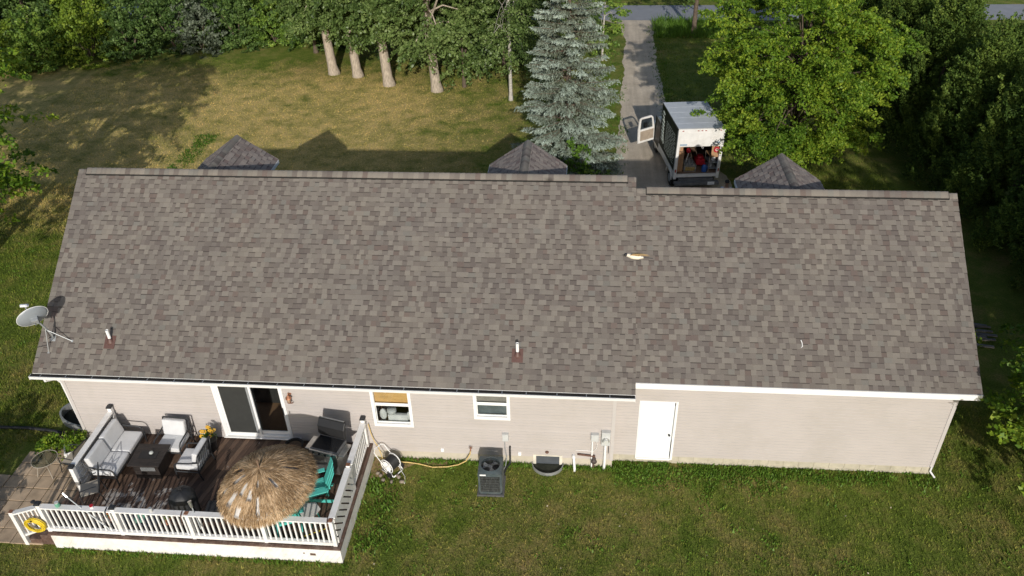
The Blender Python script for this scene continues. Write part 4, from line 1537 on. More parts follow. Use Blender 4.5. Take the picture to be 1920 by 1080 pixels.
# tap and yellow hose along the wall
tp = thing("garden_tap", "brass garden tap on the wall with a yellow hose", "tap", (11.16, -0.02, 0.56))
mb = MB()
mb.tube([(0, 0.02, 0.02), (0, -0.07, 0.02), (0, -0.11, -0.03)], 0.018, 8)
mb.build("spout", M['copper'], tp)
mb = MB()
mb.tube([(0.045 * math.cos(a * 0.785), -0.07 + 0.0 * a, 0.06 + 0.045 * math.sin(a * 0.785)) for a in range(8)], 0.008, 5, closed=True)
mb.build("wheel_handle", M['rust'], tp)
yh = MB()
yh.tube([(11.16, -0.13, 0.52), (11.14, -0.16, 0.42), (11.02, -0.18, 0.18), (10.80, -0.20, 0.045), (10.5, -0.28, 0.03), (10.1, -0.32, 0.03), (9.7, -0.22, 0.03), (9.4, -0.20, 0.05), (9.22, -0.30, 0.16)], 0.017, 7)
tag(yh.build("yellow_hose", M['paleyellow'], smooth=True), "thin pale yellow hose lying along the wall from tap to reel", "hose")

# hose reel cart
hr = thing("hose_reel_cart", "white hose reel cart wound with black hose at the wall", "hose reel", (8.98, -0.46, 0.0), 58)
hr.scale = (0.92, 0.92, 0.92)
mb = MB()
for s in (-1, 1):
    x = 0.2 * s
    mb.tube([(x, -0.26, 0.04), (x, 0.0, 0.30), (x, 0.22, 0.06)], 0.015, 6)
    mb.tube([(x, -0.28, 0.04), (x, 0.22, 0.05)], 0.015, 6)
mb.tube([(-0.2, -0.28, 0.04), (0.2, -0.28, 0.04)], 0.02, 6)
mb.build("cart_frame", M['pvc'], hr, smooth=True)
mb = MB()
mb.tube([(-0.2, 0.0, 0.30), (-0.22, 0.2, 0.45), (-0.22, 0.42, 0.66), (-0.14, 0.47, 0.71), (0.12, 0.47, 0.71), (0.2, 0.42, 0.66), (0.21, 0.2, 0.45), (0.2, 0.0, 0.30)], 0.013, 7)
mb.build("push_handle", M['pvc'], hr, smooth=True)
for s in (-1, 1):
    mb = MB()
    mb.tube([(0.165 * s, 0.0, 0.30), (0.175 * s, 0.0, 0.30)], 0.17, 24)
    mb.tube([(0.17 * s, 0.235 * math.cos(k * 0.2618), 0.3 + 0.235 * math.sin(k * 0.2618)) for k in range(24)], 0.014, 6, closed=True)
    for k in range(8):
        a = k * math.pi / 4
        mb.tube([(0.18 * s, 0.03 * math.cos(a), 0.3 + 0.03 * math.sin(a)), (0.18 * s, 0.21 * math.cos(a), 0.3 + 0.21 * math.sin(a))], 0.012, 5)
    mb.build("reel_flange", M['pvc'], hr)
mb = MB()
for k in range(9):
    x = -0.135 + 0.034 * k
    for r_ in (0.16, 0.20):
        mb.tube([(x + 0.006 * math.sin(a), r_ * math.cos(a * 0.3142), 0.3 + r_ * math.sin(a * 0.3142)) for a in range(20)], 0.018, 6, closed=True)
mb.build("wound_hose", M['blackhose'], hr, smooth=True)
for s in (-1, 1):
    mb = MB()
    mb.tube([(0.24 * s, -0.16, 0.09), (0.285 * s, -0.16, 0.09)], 0.095, 16)
    mb.build("wheel", M['black'], hr)
mb = MB()
mb.tube([(0.19, -0.05, 0.2), (0.1, -0.32, 0.05), (0.02, -0.52, 0.03), (-0.12, -0.66, 0.03), (-0.2, -0.7, 0.03)], 0.008, 6)
tag(mb.build("leader_hose", M['pvc'], hr, smooth=True))
mb = MB()
for k in range(9):
    mb.ball((8.62 + 0.09 * k + rs.uniform(-.03, .03), -0.62 - 0.2 * (k % 3) * 0.6 + rs.uniform(-.05, .05), 0.02), (rs.uniform(.05, .09), rs.uniform(.05, .08), 0.05), 8)
st_ = thing("edging_stones", "brown loose stones at the deck corner by the hose reel", "stones", (0, 0, 0))
mb.build("stone", M['stone'], st_, smooth=True)
sheet("bare_earth", wobble([(8.42, -0.02), (11.0, -0.02), (11.0, -0.14), (9.6, -0.2), (9.0, -0.55), (8.42, -0.8)], 0.08, 0.04), 0.009, mat("dry_straw_soil", (0.26, 0.19, 0.09), 0.95, var=0.35, scale=14))
db = MB()
db.tube([(-7.0, 0.52, 0.04), (-4, 0.47, 0.04), (-2.2, 0.50, 0.045), (-1.35, 0.42, 0.05), (-0.9, 0.30, 0.06)], 0.05, 8)
tag(db.build("drain_hose", M['blackhose'], smooth=True), "black corrugated drain hose lying across the left lawn", "hose")

# ================================================================== deck
DZ = 0.56
deck = thing("wooden_deck", "brown wooden deck with white railings and skirting against the house", "deck", (0, 0, 0))
DX0, DX1, DY0, DY1 = 1.0, 8.38, -3.52, -0.03


def clip_poly(poly, axis, val, keep_less):
    out = []
    for i in range(len(poly)):
        p, q = poly[i], poly[(i + 1) % len(poly)]
        pi, qi = (p[axis] <= val) == keep_less, (q[axis] <= val) == keep_less
        if pi: out.append(p)
        if pi != qi:
            t_ = (val - p[axis]) / (q[axis] - p[axis])
            out.append((p[0] + (q[0] - p[0]) * t_, p[1] + (q[1] - p[1]) * t_))
    return out


mb = MB()
tint = []
ang = R(12.5)
dx, dy = math.sin(ang), math.cos(ang)
k = -30
brs = random.Random(9)
while k < 80:
    x0 = k * 0.146
    k += 1
    poly = [(x0 - 8 * dx, -8 * dy), (x0 + 0.138 - 8 * dx, -8 * dy), (x0 + 0.138 + 3 * dx, 3 * dy), (x0 + 3 * dx, 3 * dy)]
    for axis, val, less in ((0, DX1, True), (0, DX0, False), (1, DY1, True), (1, DY0, False)):
        poly = clip_poly(poly, axis, val, less)
        if len(poly) < 3: break
    if len(poly) < 3: continue
    nf = len(mb.f)
    z = DZ + brs.uniform(-0.002, 0.002)
    mb.prism(poly, z - 0.035, z)
    tint += [brs.random()] * (len(mb.f) - nf)
mb.build("deck_board", M['deck'], deck, tint=tint)
mb = MB()
mb.b2((DX0, DY0 + 0.004, 0.02), (DX1 - 0.004, DY1, DZ - 0.05))
mb.build("deck_underside", M['black'], deck)
mb = MB()
mb.b2((DX0 - 0.03, DY0 - 0.05, DZ - 0.045), (DX1 + 0.04, DY0 + 0.02, DZ + 0.004))
mb.b2((DX1 - 0.02, DY0 + 0.02, DZ - 0.045), (DX1 + 0.04, DY1, DZ + 0.004))
mb.build("deck_edge", M['fasciab'], deck)
mb = MB()
for side in (0, 1):
    L = (DX1 - DX0) if side == 0 else (DY1 - DY0)
    H_ = DZ - 0.05
    k = -6
    while k * 0.15 < L:
        x0 = k * 0.15
        k += 1
        lean = 0.34 if side == 0 else 0.10
        poly = [(x0, 0.0), (x0 + 0.143, 0.0), (x0 + 0.143 + lean, H_), (x0 + lean, H_)]
        for axis, val, less in ((0, L, True), (0, 0.0, False)):
            poly = clip_poly(poly, axis, val, less)
            if len(poly) < 3: break
        if len(poly) < 3: continue
        if side == 0: mb.prism([(DX0 + p[0], p[1]) for p in poly], DY0 - 0.02, DY0, 'y')
        else: mb.prism([(DY0 - 0.018 + p[0], p[1]) for p in poly], DX1, DX1 + 0.018, 'x')
mb.b2((DX0, DY0 - 0.008, 0.0), (DX1, DY0 + 0.002, DZ - 0.05))
mb.b2((DX1 - 0.01, DY0, 0.0), (DX1 + 0.008, DY1, DZ - 0.05))
sk = mb.build("skirting", M['skirt'], deck)
mb = MB()
mb.b2((7.62, DY0 - 0.026, 0.25), (7.76, DY0 - 0.019, 0.33))
mb.b2((7.45, DY0 - 0.026, 0.30), (7.49, DY0 - 0.019, 0.34))
mb.build("peeled_paint", M['fasciab'], sk)

RT = 1.47       # top of the railing
FY = -3.44
posts_x = [1.0, 2.9, 4.74, 6.56, 8.28]


def post(par, x, y, z0, z1, cap='capblack', s=0.10):
    mb = MB()
    mb.b2((x - s / 2, y - s / 2, z0), (x + s / 2, y + s / 2, z1))
    p = mb.build("post", M['vinyl'], par, bevel=0.006, seg=1)
    mb = MB()
    if cap == 'capblack':
        mb.b2((x - 0.075, y - 0.075, z1), (x + 0.075, y + 0.075, z1 + 0.03))
        mb.prism([(x - 0.06, y - 0.06), (x + 0.06, y - 0.06), (x + 0.06, y + 0.06), (x - 0.06, y + 0.06)], z1 + 0.03, z1 + 0.06)
    else:
        mb.b2((x - s / 2 - 0.004, y - s / 2 - 0.004, z1), (x + s / 2 + 0.004, y + s / 2 + 0.004, z1 + 0.012))
    mb.build("post_cap", M[cap], p, bevel=0.01)
    return p


def rail_thing(name, label=None):
    e = bpy.data.objects.new(name, None)
    COL.objects.link(e)
    e.parent = deck
    if label: e["label"] = label
    return e


fr = rail_thing("railing", "front railing of white balusters")
for i, x in enumerate(posts_x):
    post(fr, x, FY, DZ if i else 0.0, RT + (0.06 if i in (0, 1) else 0.0), 'capblack' if i in (0, 1) else 'capbrown')
mb = MB()
mb.b2((posts_x[0] + 0.05, FY - 0.085, RT - 0.038), (posts_x[-1] + 0.06, FY + 0.075, RT))
mb.build("top_rail", M['vinyl'], fr, bevel=0.006, seg=1)
bal = []
for a, b in zip(posts_x, posts_x[1:]):
    mb = MB()
    mb.b2((a + 0.05, FY - 0.03, RT - 0.09), (b - 0.05, FY + 0.02, RT - 0.039))
    mb.b2((a + 0.05, FY - 0.04, DZ + 0.08), (b - 0.05, FY + 0.04, DZ + 0.125))
    mb.b2((a + 0.05, FY - 0.055, DZ + 0.125), (b - 0.05, FY - 0.041, DZ + 0.03))
    mb.build("lower_rail", M['vinyl'], fr, bevel=0.004, seg=1)
    n_ = int(round((b - a) / 0.135))
    for k in range(1, n_):
        bal.append(a + (b - a) * k / n_)
mb = MB()
mb.b2((-0.019, -0.019, DZ + 0.125), (0.019, 0.019, RT - 0.09))
b0 = mb.build("baluster", M['vinyl'], fr)
b0.location = (bal[0], FY, 0)
for x in bal[1:]:
    c = b0.copy()
    COL.objects.link(c)
    c.location = (x, FY, 0)

sr = rail_thing("railing", "right side railing, balusters at the house end and slats in front")
SX = posts_x[-1]
post(sr, SX, -0.12, DZ, RT + 0.1, 'capblack', 0.11)
post(sr, SX, -1.72, DZ, RT + 0.05, 'capbrown')
mb = MB()
mb.b2((SX - 0.075, FY + 0.078, RT - 0.038), (SX + 0.085, -1.78, RT + 0.002))
mb.b2((SX - 0.075, -1.66, RT - 0.038), (SX + 0.085, -0.18, RT + 0.002))
mb.build("top_rail", M['vinyl'], sr, bevel=0.006, seg=1)
mb = MB()
mb.b2((SX - 0.04, -1.66, DZ + 0.08), (SX + 0.04, -0.18, DZ + 0.125))
mb.b2((SX - 0.03, -1.66, RT - 0.09), (SX + 0.03, -0.18, RT - 0.04))
mb.build("lower_rail", M['vinyl'], sr)
for k in range(1, 11):
    mb = MB()
    y = -1.67 + 1.5 * k / 11
    mb.b2((SX - 0.019, y - 0.019, DZ + 0.125), (SX + 0.019, y + 0.019, RT - 0.09))
    mb.build("baluster", M['vinyl'], sr)
# outer boards set edge to edge with slots left open
mb = MB()
mb.b2((SX + 0.048, FY + 0.055, RT - 0.16), (SX + 0.07, -1.67, RT - 0.04))
mb.b2((SX + 0.048, FY + 0.055, DZ + 0.02), (SX + 0.07, -1.67, DZ + 0.14))
y = FY - 0.55
while y < -1.70:
    poly = [(y, RT - 0.16), (y + 0.155, RT - 0.16), (y + 0.155 + 0.52, DZ + 0.14), (y + 0.52, DZ + 0.14)]
    y += 0.205
    for axis, val, less in ((0, -1.74, True), (0, FY + 0.06, False)):
        poly = clip_poly(poly, axis, val, less)
        if len(poly) < 3: break
    if len(poly) > 2: mb.prism(poly, SX + 0.05, SX + 0.068, 'x')
mb.build("slat_panel", M['vinyl'], sr)

lr = rail_thing("railing", "left privacy railing of wide horizontal white slats behind the sofa")
LX = 1.16
post(lr, LX, -0.12, DZ, RT + 0.16, 'capblack', 0.11)
post(lr, LX, -2.2, 0.0, RT + 0.02, 'capblack', 0.11)
mb = MB()
mb.b2((LX - 0.075, -2.14, RT - 0.0), (LX + 0.085, -0.18, RT + 0.038))
mb.build("top_rail", M['vinyl'], lr, bevel=0.006, seg=1)
mb = MB()
z = DZ + 0.05
while z < RT - 0.1:
    mb.b2((LX - 0.02, -2.145, z), (LX + 0.0, -0.175, z + 0.135))
    z += 0.165
mb.b2((LX - 0.022, -1.2, DZ + 0.02), (LX - 0.06, -1.12, RT - 0.01))
mb.build("slat_panel", M['vinyl'], lr)

# steps down to the patio with a short sloping rail
stp = rail_thing("steps", "two steps down to the patio")
mb = MB()
mb.b2((0.62, -3.46, 0.0), (0.99, -2.3, 0.36))
mb.b2((0.28, -3.46, 0.0), (0.615, -2.3, 0.18))
mb.build("tread", M['fasciab'], stp, bevel=0.01)
post(stp, 0.20, -3.46, 0.0, 1.22, 'capbrown')
mb = MB()
z0_, z1_ = 1.10, RT - 0.06
mb.prism([(0.15, z0_), (0.96, z1_), (0.96, z1_ + 0.045), (0.15, z0_ + 0.045)], FY - 0.075, FY + 0.065, 'y')
mb.prism([(0.24, 0.30), (0.95, DZ + 0.08), (0.95, DZ + 0.14), (0.24, 0.36)], FY - 0.03, FY + 0.03, 'y')
mb.build("step_rail", M['vinyl'], stp)
for k in range(5):
    x = 0.36 + 0.125 * k
    mb = MB()
    zb = 0.36 + (DZ - 0.22) * (x - 0.24) / 0.71
    zt = z0_ + (z1_ - z0_) * (x - 0.15) / 0.81
    mb.b2((x - 0.019, FY - 0.019, zb), (x + 0.019, FY + 0.019, zt))
    mb.build("baluster", M['vinyl'], stp)

# yellow hose coil hung on the step rail
hc = thing("hose_coil", "bright yellow hose coiled on the step railing", "hose", (0.78, FY - 0.11, 0.92))
mb = MB()
crs = random.Random(4)
pts = []
for k in range(9):
    r_ = 0.21 + crs.uniform(-0.025, 0.03)
    ox, oz = crs.uniform(-0.03, 0.03), crs.uniform(-0.03, 0.0)
    for j in range(16):
        a = 2 * math.pi * j / 16
        pts.append((ox + r_ * math.cos(a), -0.016 * (k % 5) - 0.006 * math.sin(a), oz - 0.02 + r_ * 1.0 * math.sin(a)))
mb.tube(pts, 0.015, 6)
mb.build("coil", M['yellow'], hc, smooth=True)
mb = MB()
mb.tube([(0, 0.06, 0.17), (0, -0.09, 0.17), (0, -0.10, 0.21)], 0.012, 6)
mb.build("hook", M['iron'], hc)

# ================================================================== on the deck
def cushion(name, c, size, par, rot=None, m='fabric', bev=0.045, label=None):
    mb = MB()
    mb.box((0, 0, 0), size)
    o = mb.build(name, M[m], par, smooth=True, bevel=min(bev, min(size) * 0.45), seg=4)
    o.location = c
    if rot: o.rotation_euler = tuple(R(a) for a in rot)
    # a little sag and puff
    md = o.modifiers.new("sub", 'SUBSURF')
    md.levels = md.render_levels = 1
    if label: o["label"] = label
    return o


def armchair_parts(t, w_, d=0.72, seats=1):
    hw = w_ / 2
    for s in (-1, 1):
        mb = MB()
        x = s * hw
        mb.tube([(x, -d / 2, 0), (x, -d / 2 - 0.01, 0.34), (x, -d / 2 + 0.02, 0.52), (x, -d / 2 + 0.10, 0.585), (x, 0.05, 0.60), (x, d / 2 - 0.06, 0.64), (x, d / 2 + 0.02, 0.88)], 0.021, 7)
        mb.build("armrest", M['iron'], t, smooth=True)
        mb = MB()
        mb.tube([(x, d / 2 - 0.02, 0), (x, d / 2 - 0.08, 0.3), (x, d / 2 + 0.02, 0.86)], 0.02, 6)
        mb.build("leg", M['iron'], t, smooth=True)
    mb = MB()
    mb.tube([(-hw, d / 2 + 0.02, 0.88), (hw, d / 2 + 0.02, 0.88)], 0.022, 7)
    mb.tube([(-hw, -d / 2, 0.28), (hw, -d / 2, 0.28)], 0.017, 6)
    mb.tube([(-hw, d / 2 - 0.07, 0.28), (hw, d / 2 - 0.07, 0.28)], 0.017, 6)
    for s in (-1, 1):
        mb.tube([(s * hw, -d / 2, 0.28), (s * hw, d / 2 - 0.07, 0.28)], 0.017, 6)
    for k in range(1, 7 * seats):
        x = -hw + w_ * k / (7 * seats)
        mb.tube([(x, d / 2 - 0.06, 0.30), (x, d / 2 + 0.02, 0.87)], 0.009, 5)
    mb.build("back_frame", M['iron'], t)
    cw = (w_ - 0.06) / seats
    for k in range(seats):
        x = -hw + 0.03 + cw * (k + 0.5)
        cushion("seat_cushion", (x, -0.04, 0.375), (cw - 0.012, d - 0.06, 0.155), t)
        cushion("back_cushion", (x, d / 2 - 0.13, 0.68), (cw - 0.03, 0.16, 0.47), t, (-13, 0, rs.uniform(-3, 3)))


sofa = thing("outdoor_sofa", "two seat outdoor sofa with pale grey cushions against the white slats", "sofa", (1.66, -1.13, DZ), 90)
armchair_parts(sofa, 1.62, 0.74, 2)
ch = thing("patio_armchair", "pale cushioned armchair backed against the house wall", "armchair", (3.03, -0.60, DZ), -2, "cushioned armchairs round the fire table")
armchair_parts(ch, 0.74, 0.72)
ch2 = copy_tree(ch)
ch2.location = (3.88, -1.24, DZ)
ch2.rotation_euler = (0, 0, R(-92))
ch2["label"] = "pale cushioned armchair turned sideways beside the dark fire table"

ft = thing("fire_table", "dark square fire pit table between sofa and armchairs", "table", (2.74, -1.36, DZ), 2)
mb = MB()
for i in range(6):
    y0 = -0.40 + i * 0.134
    if i in (2, 3):
        mb.b2((-0.43, y0, 0.56), (-0.24, y0 + 0.128, 0.60))
        mb.b2((0.24, y0, 0.56), (0.43, y0 + 0.128, 0.60))
    else:
        mb.b2((-0.43, y0, 0.56), (0.43, y0 + 0.128, 0.60))
mb.build("tabletop", M['firetop'], ft, bevel=0.004, seg=1)
mb = MB()
mb.b2((-0.235, -0.13, 0.57), (0.235, 0.13, 0.605))
mb.build("burner_lid", M['black'], ft, bevel=0.004)
mb = MB()
mb.b2((-0.33, -0.31, 0.02), (0.33, 0.31, 0.56))
for k in range(5):
    mb.b2((-0.335, -0.318, 0.06 + k * 0.1), (0.335, -0.309, 0.145 + k * 0.1))
mb.build("table_base", M['firetop'], ft)
mb = MB()
for k in range(14):
    mb.b2((-0.14 + k * 0.028, -0.326, 0.33), (-0.126 + k * 0.028, -0.319, 0.46))
mb.build("vent_grille", M['greymetal'], ft)
mb = MB()
mb.ball((0, 0, 0), (0.06, 0.06, 0.042), 12)
o = mb.build("glass_jar", mat("clear_jar", (0.42, 0.44, 0.42), 0.1), smooth=True)
o.location = (2.80, -1.32, DZ + 0.645)
tag(o, "small round glass candle jar on the dark fire table", "jar")


def metal_chair(t, seat='sling'):
    mb = MB()
    mb.b2((-0.24, -0.24, 0.42), (0.24, 0.22, 0.445))
    mb.build("seat", M[seat], t, bevel=0.01)
    for sx in (-1, 1):
        mb = MB()
        mb.tube([(sx * 0.25, -0.24, 0), (sx * 0.25, -0.23, 0.44), (sx * 0.25, -0.2, 0.62), (sx * 0.25, 0.2, 0.66)], 0.014, 6)
        mb.build("leg", M['iron'], t)
        mb = MB()
        mb.tube([(sx * 0.25, 0.28, 0), (sx * 0.25, 0.21, 0.44), (sx * 0.25, 0.34, 0.98)], 0.014, 6)
        mb.build("leg", M['iron'], t)
    mb = MB()
    mb.tube([(-0.25, 0.34, 0.98), (0.25, 0.34, 0.98)], 0.014, 6)
    mb.tube([(-0.25, 0.24, 0.55), (0.25, 0.24, 0.55)], 0.012, 6)
    mb.tube([(-0.25, 0.25, 0.58), (0.25, 0.33, 0.95)], 0.011, 5)
    mb.tube([(0.25, 0.25, 0.58), (-0.25, 0.33, 0.95)], 0.011, 5)
    mb.tube([(-0.25, 0.29, 0.76), (0.25, 0.29, 0.76)], 0.011, 5)
    mb.tube([(-0.25, -0.23, 0.43), (0.25, -0.23, 0.43), (0.25, 0.22, 0.43), (-0.25, 0.22, 0.43)], 0.013, 6, closed=True)
    mb.build("backrest", M['iron'], t)


sc_ = thing("metal_chair", "dark open back metal chair at the near end of the sofa", "chair", (1.62, -2.42, DZ), -62)
metal_chair(sc_)

# thatched umbrella
UX, UY, UZ = 6.62, -2.96, 2.62
um = thing("thatched_umbrella", "round straw thatched umbrella shading the right of the deck", "umbrella", (UX, UY, DZ))
mb = MB()
mb.tube([(0, 0, 0.03), (0.0, 0.0, 2.34)], 0.022, 10)
mb.build("pole", M['oldwood'], um)
mb = MB()
mb.lathe((0, 0, 0), [(0.26, 0), (0.26, 0.05), (0.10, 0.07), (0.04, 0.16)], 18)
mb.build("base", M['black'], um)
tilt = Matrix.Rotation(R(4), 3, Vector((1, 0, 0))) @ Matrix.Rotation(R(-7), 3, Vector((0, 1, 0)))
RU, DU = 1.10, 0.50
apex = np.array([0, 0, UZ - DZ])
Tm = np.array(tilt)
rg = np.random.default_rng(8)
spots = [(0.45, 3.6, .10, .19), (0.52, 4.25, .07, .15), (0.60, 4.6, .05, .15), (0.80, 4.0, .07, .16), (0.95, 4.35, .05, .13), (0.78, 4.88, .09, .09), (0.5, 3.1, .06, .2),
         (0.62, 0.2, .08, .08), (0.48, 5.6, .07, .10), (0.92, 3.55, .06, .09), (0.35, 4.9, .06, .1)]
mb = MB()
nv = 40
vs, fs = [tuple(apex + Tm @ np.array([0, 0, -0.035]))], []
for q in (0.5, 0.8, 1.0):
    for j in range(nv):
        a = 2 * math.pi * j / nv
        vs.append(tuple(apex + Tm @ np.array([RU * 0.95 * q * math.cos(a), RU * 0.95 * q * math.sin(a), -DU * q ** 1.75 - 0.035])))
for j in range(nv):
    fs.append((0, 1 + j, 1 + (j + 1) % nv))
    for q_ in (0, 1):
        fs.append((1 + q_ * nv + j, 1 + (q_ + 1) * nv + j, 1 + (q_ + 1) * nv + (j + 1) % nv, 1 + q_ * nv + (j + 1) % nv))
mb.add(vs, fs)
mb.build("canopy_cloth", M['canvas'], um, smooth=True)
Pq, Aq, Bq, Tq = [], [], [], []
for tier, (q0, q1, n_) in enumerate(((0.0, 0.34, 2200), (0.18, 0.6, 5200), (0.42, 0.86, 8000), (0.66, 1.06, 10000))):
    for _ in range(n_):
        a = rg.uniform(0, 2 * np.pi)
        u = rg.uniform(q0, q1)
        L = rg.uniform(0.10, 0.24)
        bare = False
        for (sq, sa, wq, wa) in spots:
            if u - 0.05 < sq + wq and u + L * 0.8 / RU > sq - wq and abs((a - sa + np.pi) % (2 * np.pi) - np.pi) < wa * 0.62: bare = rg.random() < 0.985
        if bare: continue
        slope = -DU * 1.75 * max(u, 0.05) ** 0.75 / RU
        d = np.array([math.cos(a), math.sin(a), slope - (0.35 if u > 0.93 else 0.0)]) + rg.normal(0, 0.15, 3)
        d /= np.linalg.norm(d)
        p = np.array([RU * u * math.cos(a), RU * u * math.sin(a), -DU * u ** 1.75 + 0.012 + 0.006 * tier + rg.uniform(0, 0.022)]) + d * L * 0.3
        side = np.cross(d, [0, 0, 1.0])
        side /= np.linalg.norm(side)
        Pq.append(apex + Tm @ p); Aq.append(Tm @ d * L * 0.5); Bq.append(Tm @ (side + rg.normal(0, 0.25, 3)) * rg.uniform(0.003, 0.0065))
        Tq.append(np.clip(rg.normal(0.5, 0.3) + 0.14 * math.sin(7 * a + 3 * u) + 0.12 * math.sin(15 * u + 2 * a), 0, 1))
for _ in range(6500):
    a = rg.uniform(0, 2 * np.pi)
    L = rg.uniform(0.12, 0.26)
    d = np.array([math.cos(a) * 0.45, math.sin(a) * 0.45, -1.0]) + rg.normal(0, 0.16, 3)
    d /= np.linalg.norm(d)
    p = np.array([RU * math.cos(a), RU * math.sin(a), -DU - 0.0]) * np.array([rg.uniform(.97, 1.03)] * 2 + [1]) + d * L * 0.45
    side = np.cross(d, [math.cos(a), math.sin(a), 0])
    Pq.append(apex + Tm @ p); Aq.append(Tm @ d * L * 0.5); Bq.append(Tm @ (side + rg.normal(0, 0.25, 3)) * rg.uniform(0.003, 0.006)); Tq.append(np.clip(rg.normal(0.55, 0.25), 0, 1))
V, F = leaf_quads(np.array(Pq), np.array(Aq), np.array(Bq))
fast("thatch", V, F, M['straw'], um, tint=np.array(Tq))
mb = MB()
mb.tube([apex + Tm @ np.array([0, 0, -0.05]), apex + Tm @ np.array([0, 0, 0.07])], [0.03, 0.015], 8)
mb.build("finial", M['oldwood'], um)


# turquoise plank chairs and the small white hexagonal table
def plank_chair(t):
    mb = MB()
    for k in range(5):
        mb.box((-0.23 + 0.115 * k, -0.02 - 0.0 * k, 0.36), (0.10, 0.52, 0.02), (7, 0, 0))
    mb.build("seat", M['turq'], t, bevel=0.004, seg=1)
    mb = MB()
    for k in range(5):
        x = -0.24 + 0.12 * k
        mb.box((x, 0.38, 0.66 + 0.03 * (2 - abs(k - 2))), (0.11, 0.02, 0.80 + 0.06 * (2 - abs(k - 2))), (-22, 0, 0))
    mb.build("backrest", M['turq'], t, bevel=0.004, seg=1)
    for s in (-1, 1):
        mb = MB()
        mb.box((s * 0.36, -0.05, 0.56), (0.13, 0.72, 0.022), (2, 0, 0))
        mb.build("armrest", M['turq'], t, bevel=0.006, seg=1)
        mb = MB()
        mb.b2((s * 0.33 - 0.02, -0.34, 0), (s * 0.33 + 0.02, -0.24, 0.55))
        mb.build("leg", M['turq'], t)
        mb = MB()
        mb.prism([(-0.30, 0.30), (-0.26, 0.38), (0.46, 0.06), (0.42, 0.0), (0.36, 0.0)], s * 0.29 - 0.012, s * 0.29 + 0.012, 'x')
        mb.build("leg", M['turq'], t)
    mb = MB()
    mb.b2((-0.3, 0.33, 0.52), (0.3, 0.37, 0.58))
    mb.b2((-0.3, 0.27, 0.28), (0.3, 0.31, 0.34))
    mb.build("back_brace", M['turq'], t)


pc = thing("plank_chair", "turquoise plank chair with its back to the right railing under the thatch", "chair", (7.42, -2.02, DZ), -68, "turquoise plank chairs under the umbrella")
plank_chair(pc)
pc2 = copy_tree(pc)
pc2.location = (6.93, -2.83, DZ)
pc2.rotation_euler = (0, 0, R(-158))
pc2["label"] = "turquoise plank chair with its back to the front railing, mostly under the thatch"
hx = thing("hexagonal_table", "small pale hexagonal side table beside the turquoise chairs", "side table", (7.50, -2.78, DZ), 12)
mb = MB()
mb.prism([(0.27 * math.cos(R(60 * k)), 0.27 * math.sin(R(60 * k))) for k in range(6)], 0.42, 0.445)
mb.build("tabletop", mat("pale_table", (0.60, 0.58, 0.55), 0.6), hx, bevel=0.006)
for k in range(3):
    mb = MB()
    a = R(120 * k + 30)
    mb.tube([(0.2 * math.cos(a), 0.2 * math.sin(a), 0), (0.15 * math.cos(a), 0.15 * math.sin(a), 0.42)], 0.018, 6)
    mb.build("leg", M['turq'], hx)

# gas grill
gr = thing("gas_grill", "stainless gas grill with its hood open by the right railing", "grill", (7.55, -0.98, DZ), -14)
mb = MB()
mb.b2((-0.36, -0.24, 0.08), (0.36, 0.24, 0.72))
mb.build("cabinet", M['steel'], gr, bevel=0.01)
mb = MB()
mb.b2((-0.35, -0.252, 0.1), (-0.01, -0.241, 0.66))
mb.b2((0.01, -0.252, 0.1), (0.35, -0.241, 0.66))
mb.build("door_panel", M['steel'], gr)
mb = MB()
mb.b2((-0.40, -0.27, 0.72), (0.40, 0.26, 0.90))
mb.build("firebox", mat("grill_grey", (0.20, 0.20, 0.2), 0.4, metal=0.6), gr, bevel=0.02)
mb = MB()
mb.b2((-0.36, -0.22, 0.895), (0.36, 0.22, 0.91))
for k in range(18):
    mb.b2((-0.34 + k * 0.04, -0.21, 0.91), (-0.325 + k * 0.04, 0.21, 0.922))
mb.build("cooking_grate", M['black'], gr)
mb = MB()
prof = [(0.26, 0.90), (0.20, 1.02), (0.22, 1.26), (0.34, 1.42), (0.40, 1.44), (0.36, 1.30), (0.30, 1.05), (0.29, 0.90)]
mb.prism(prof, -0.39, 0.39, 'x')
mb.build("hood", M['black'], gr, bevel=0.015)
mb = MB()
mb.tube([(-0.36, 0.35, 1.47), (0.36, 0.35, 1.47)], 0.016, 8)
mb.build("hood_handle", M['steel'], gr)
mb = MB()
mb.b2((-0.40, -0.32, 0.78), (0.40, -0.271, 0.89))
mb.build("control_panel", M['steel'], gr, bevel=0.008)
for k in range(4):
    mb = MB()
    mb.tube([(-0.27 + 0.18 * k, -0.32, 0.835), (-0.27 + 0.18 * k, -0.36, 0.835)], 0.03, 12)
    mb.build("knob", M['black'], gr)
for s in (-1, 1):
    mb = MB()
    mb.b2((s * 0.49 - 0.08, -0.24, 0.80), (s * 0.49 + 0.08, 0.22, 0.83))
    mb.build("side_shelf", M['steel'], gr, bevel=0.012)
    mb = MB()
    mb.tube([(s * 0.33 - .02, 0.18, 0.06), (s * 0.33 + .02, 0.18, 0.06)], 0.06, 12)
    mb.build("wheel", M['tyre'], gr)
    mb = MB()
    mb.b2((s * 0.33 - .02, -0.2, 0.0), (s * 0.33 + .02, -0.16, 0.09))
    mb.build("leg", M['black'], gr)

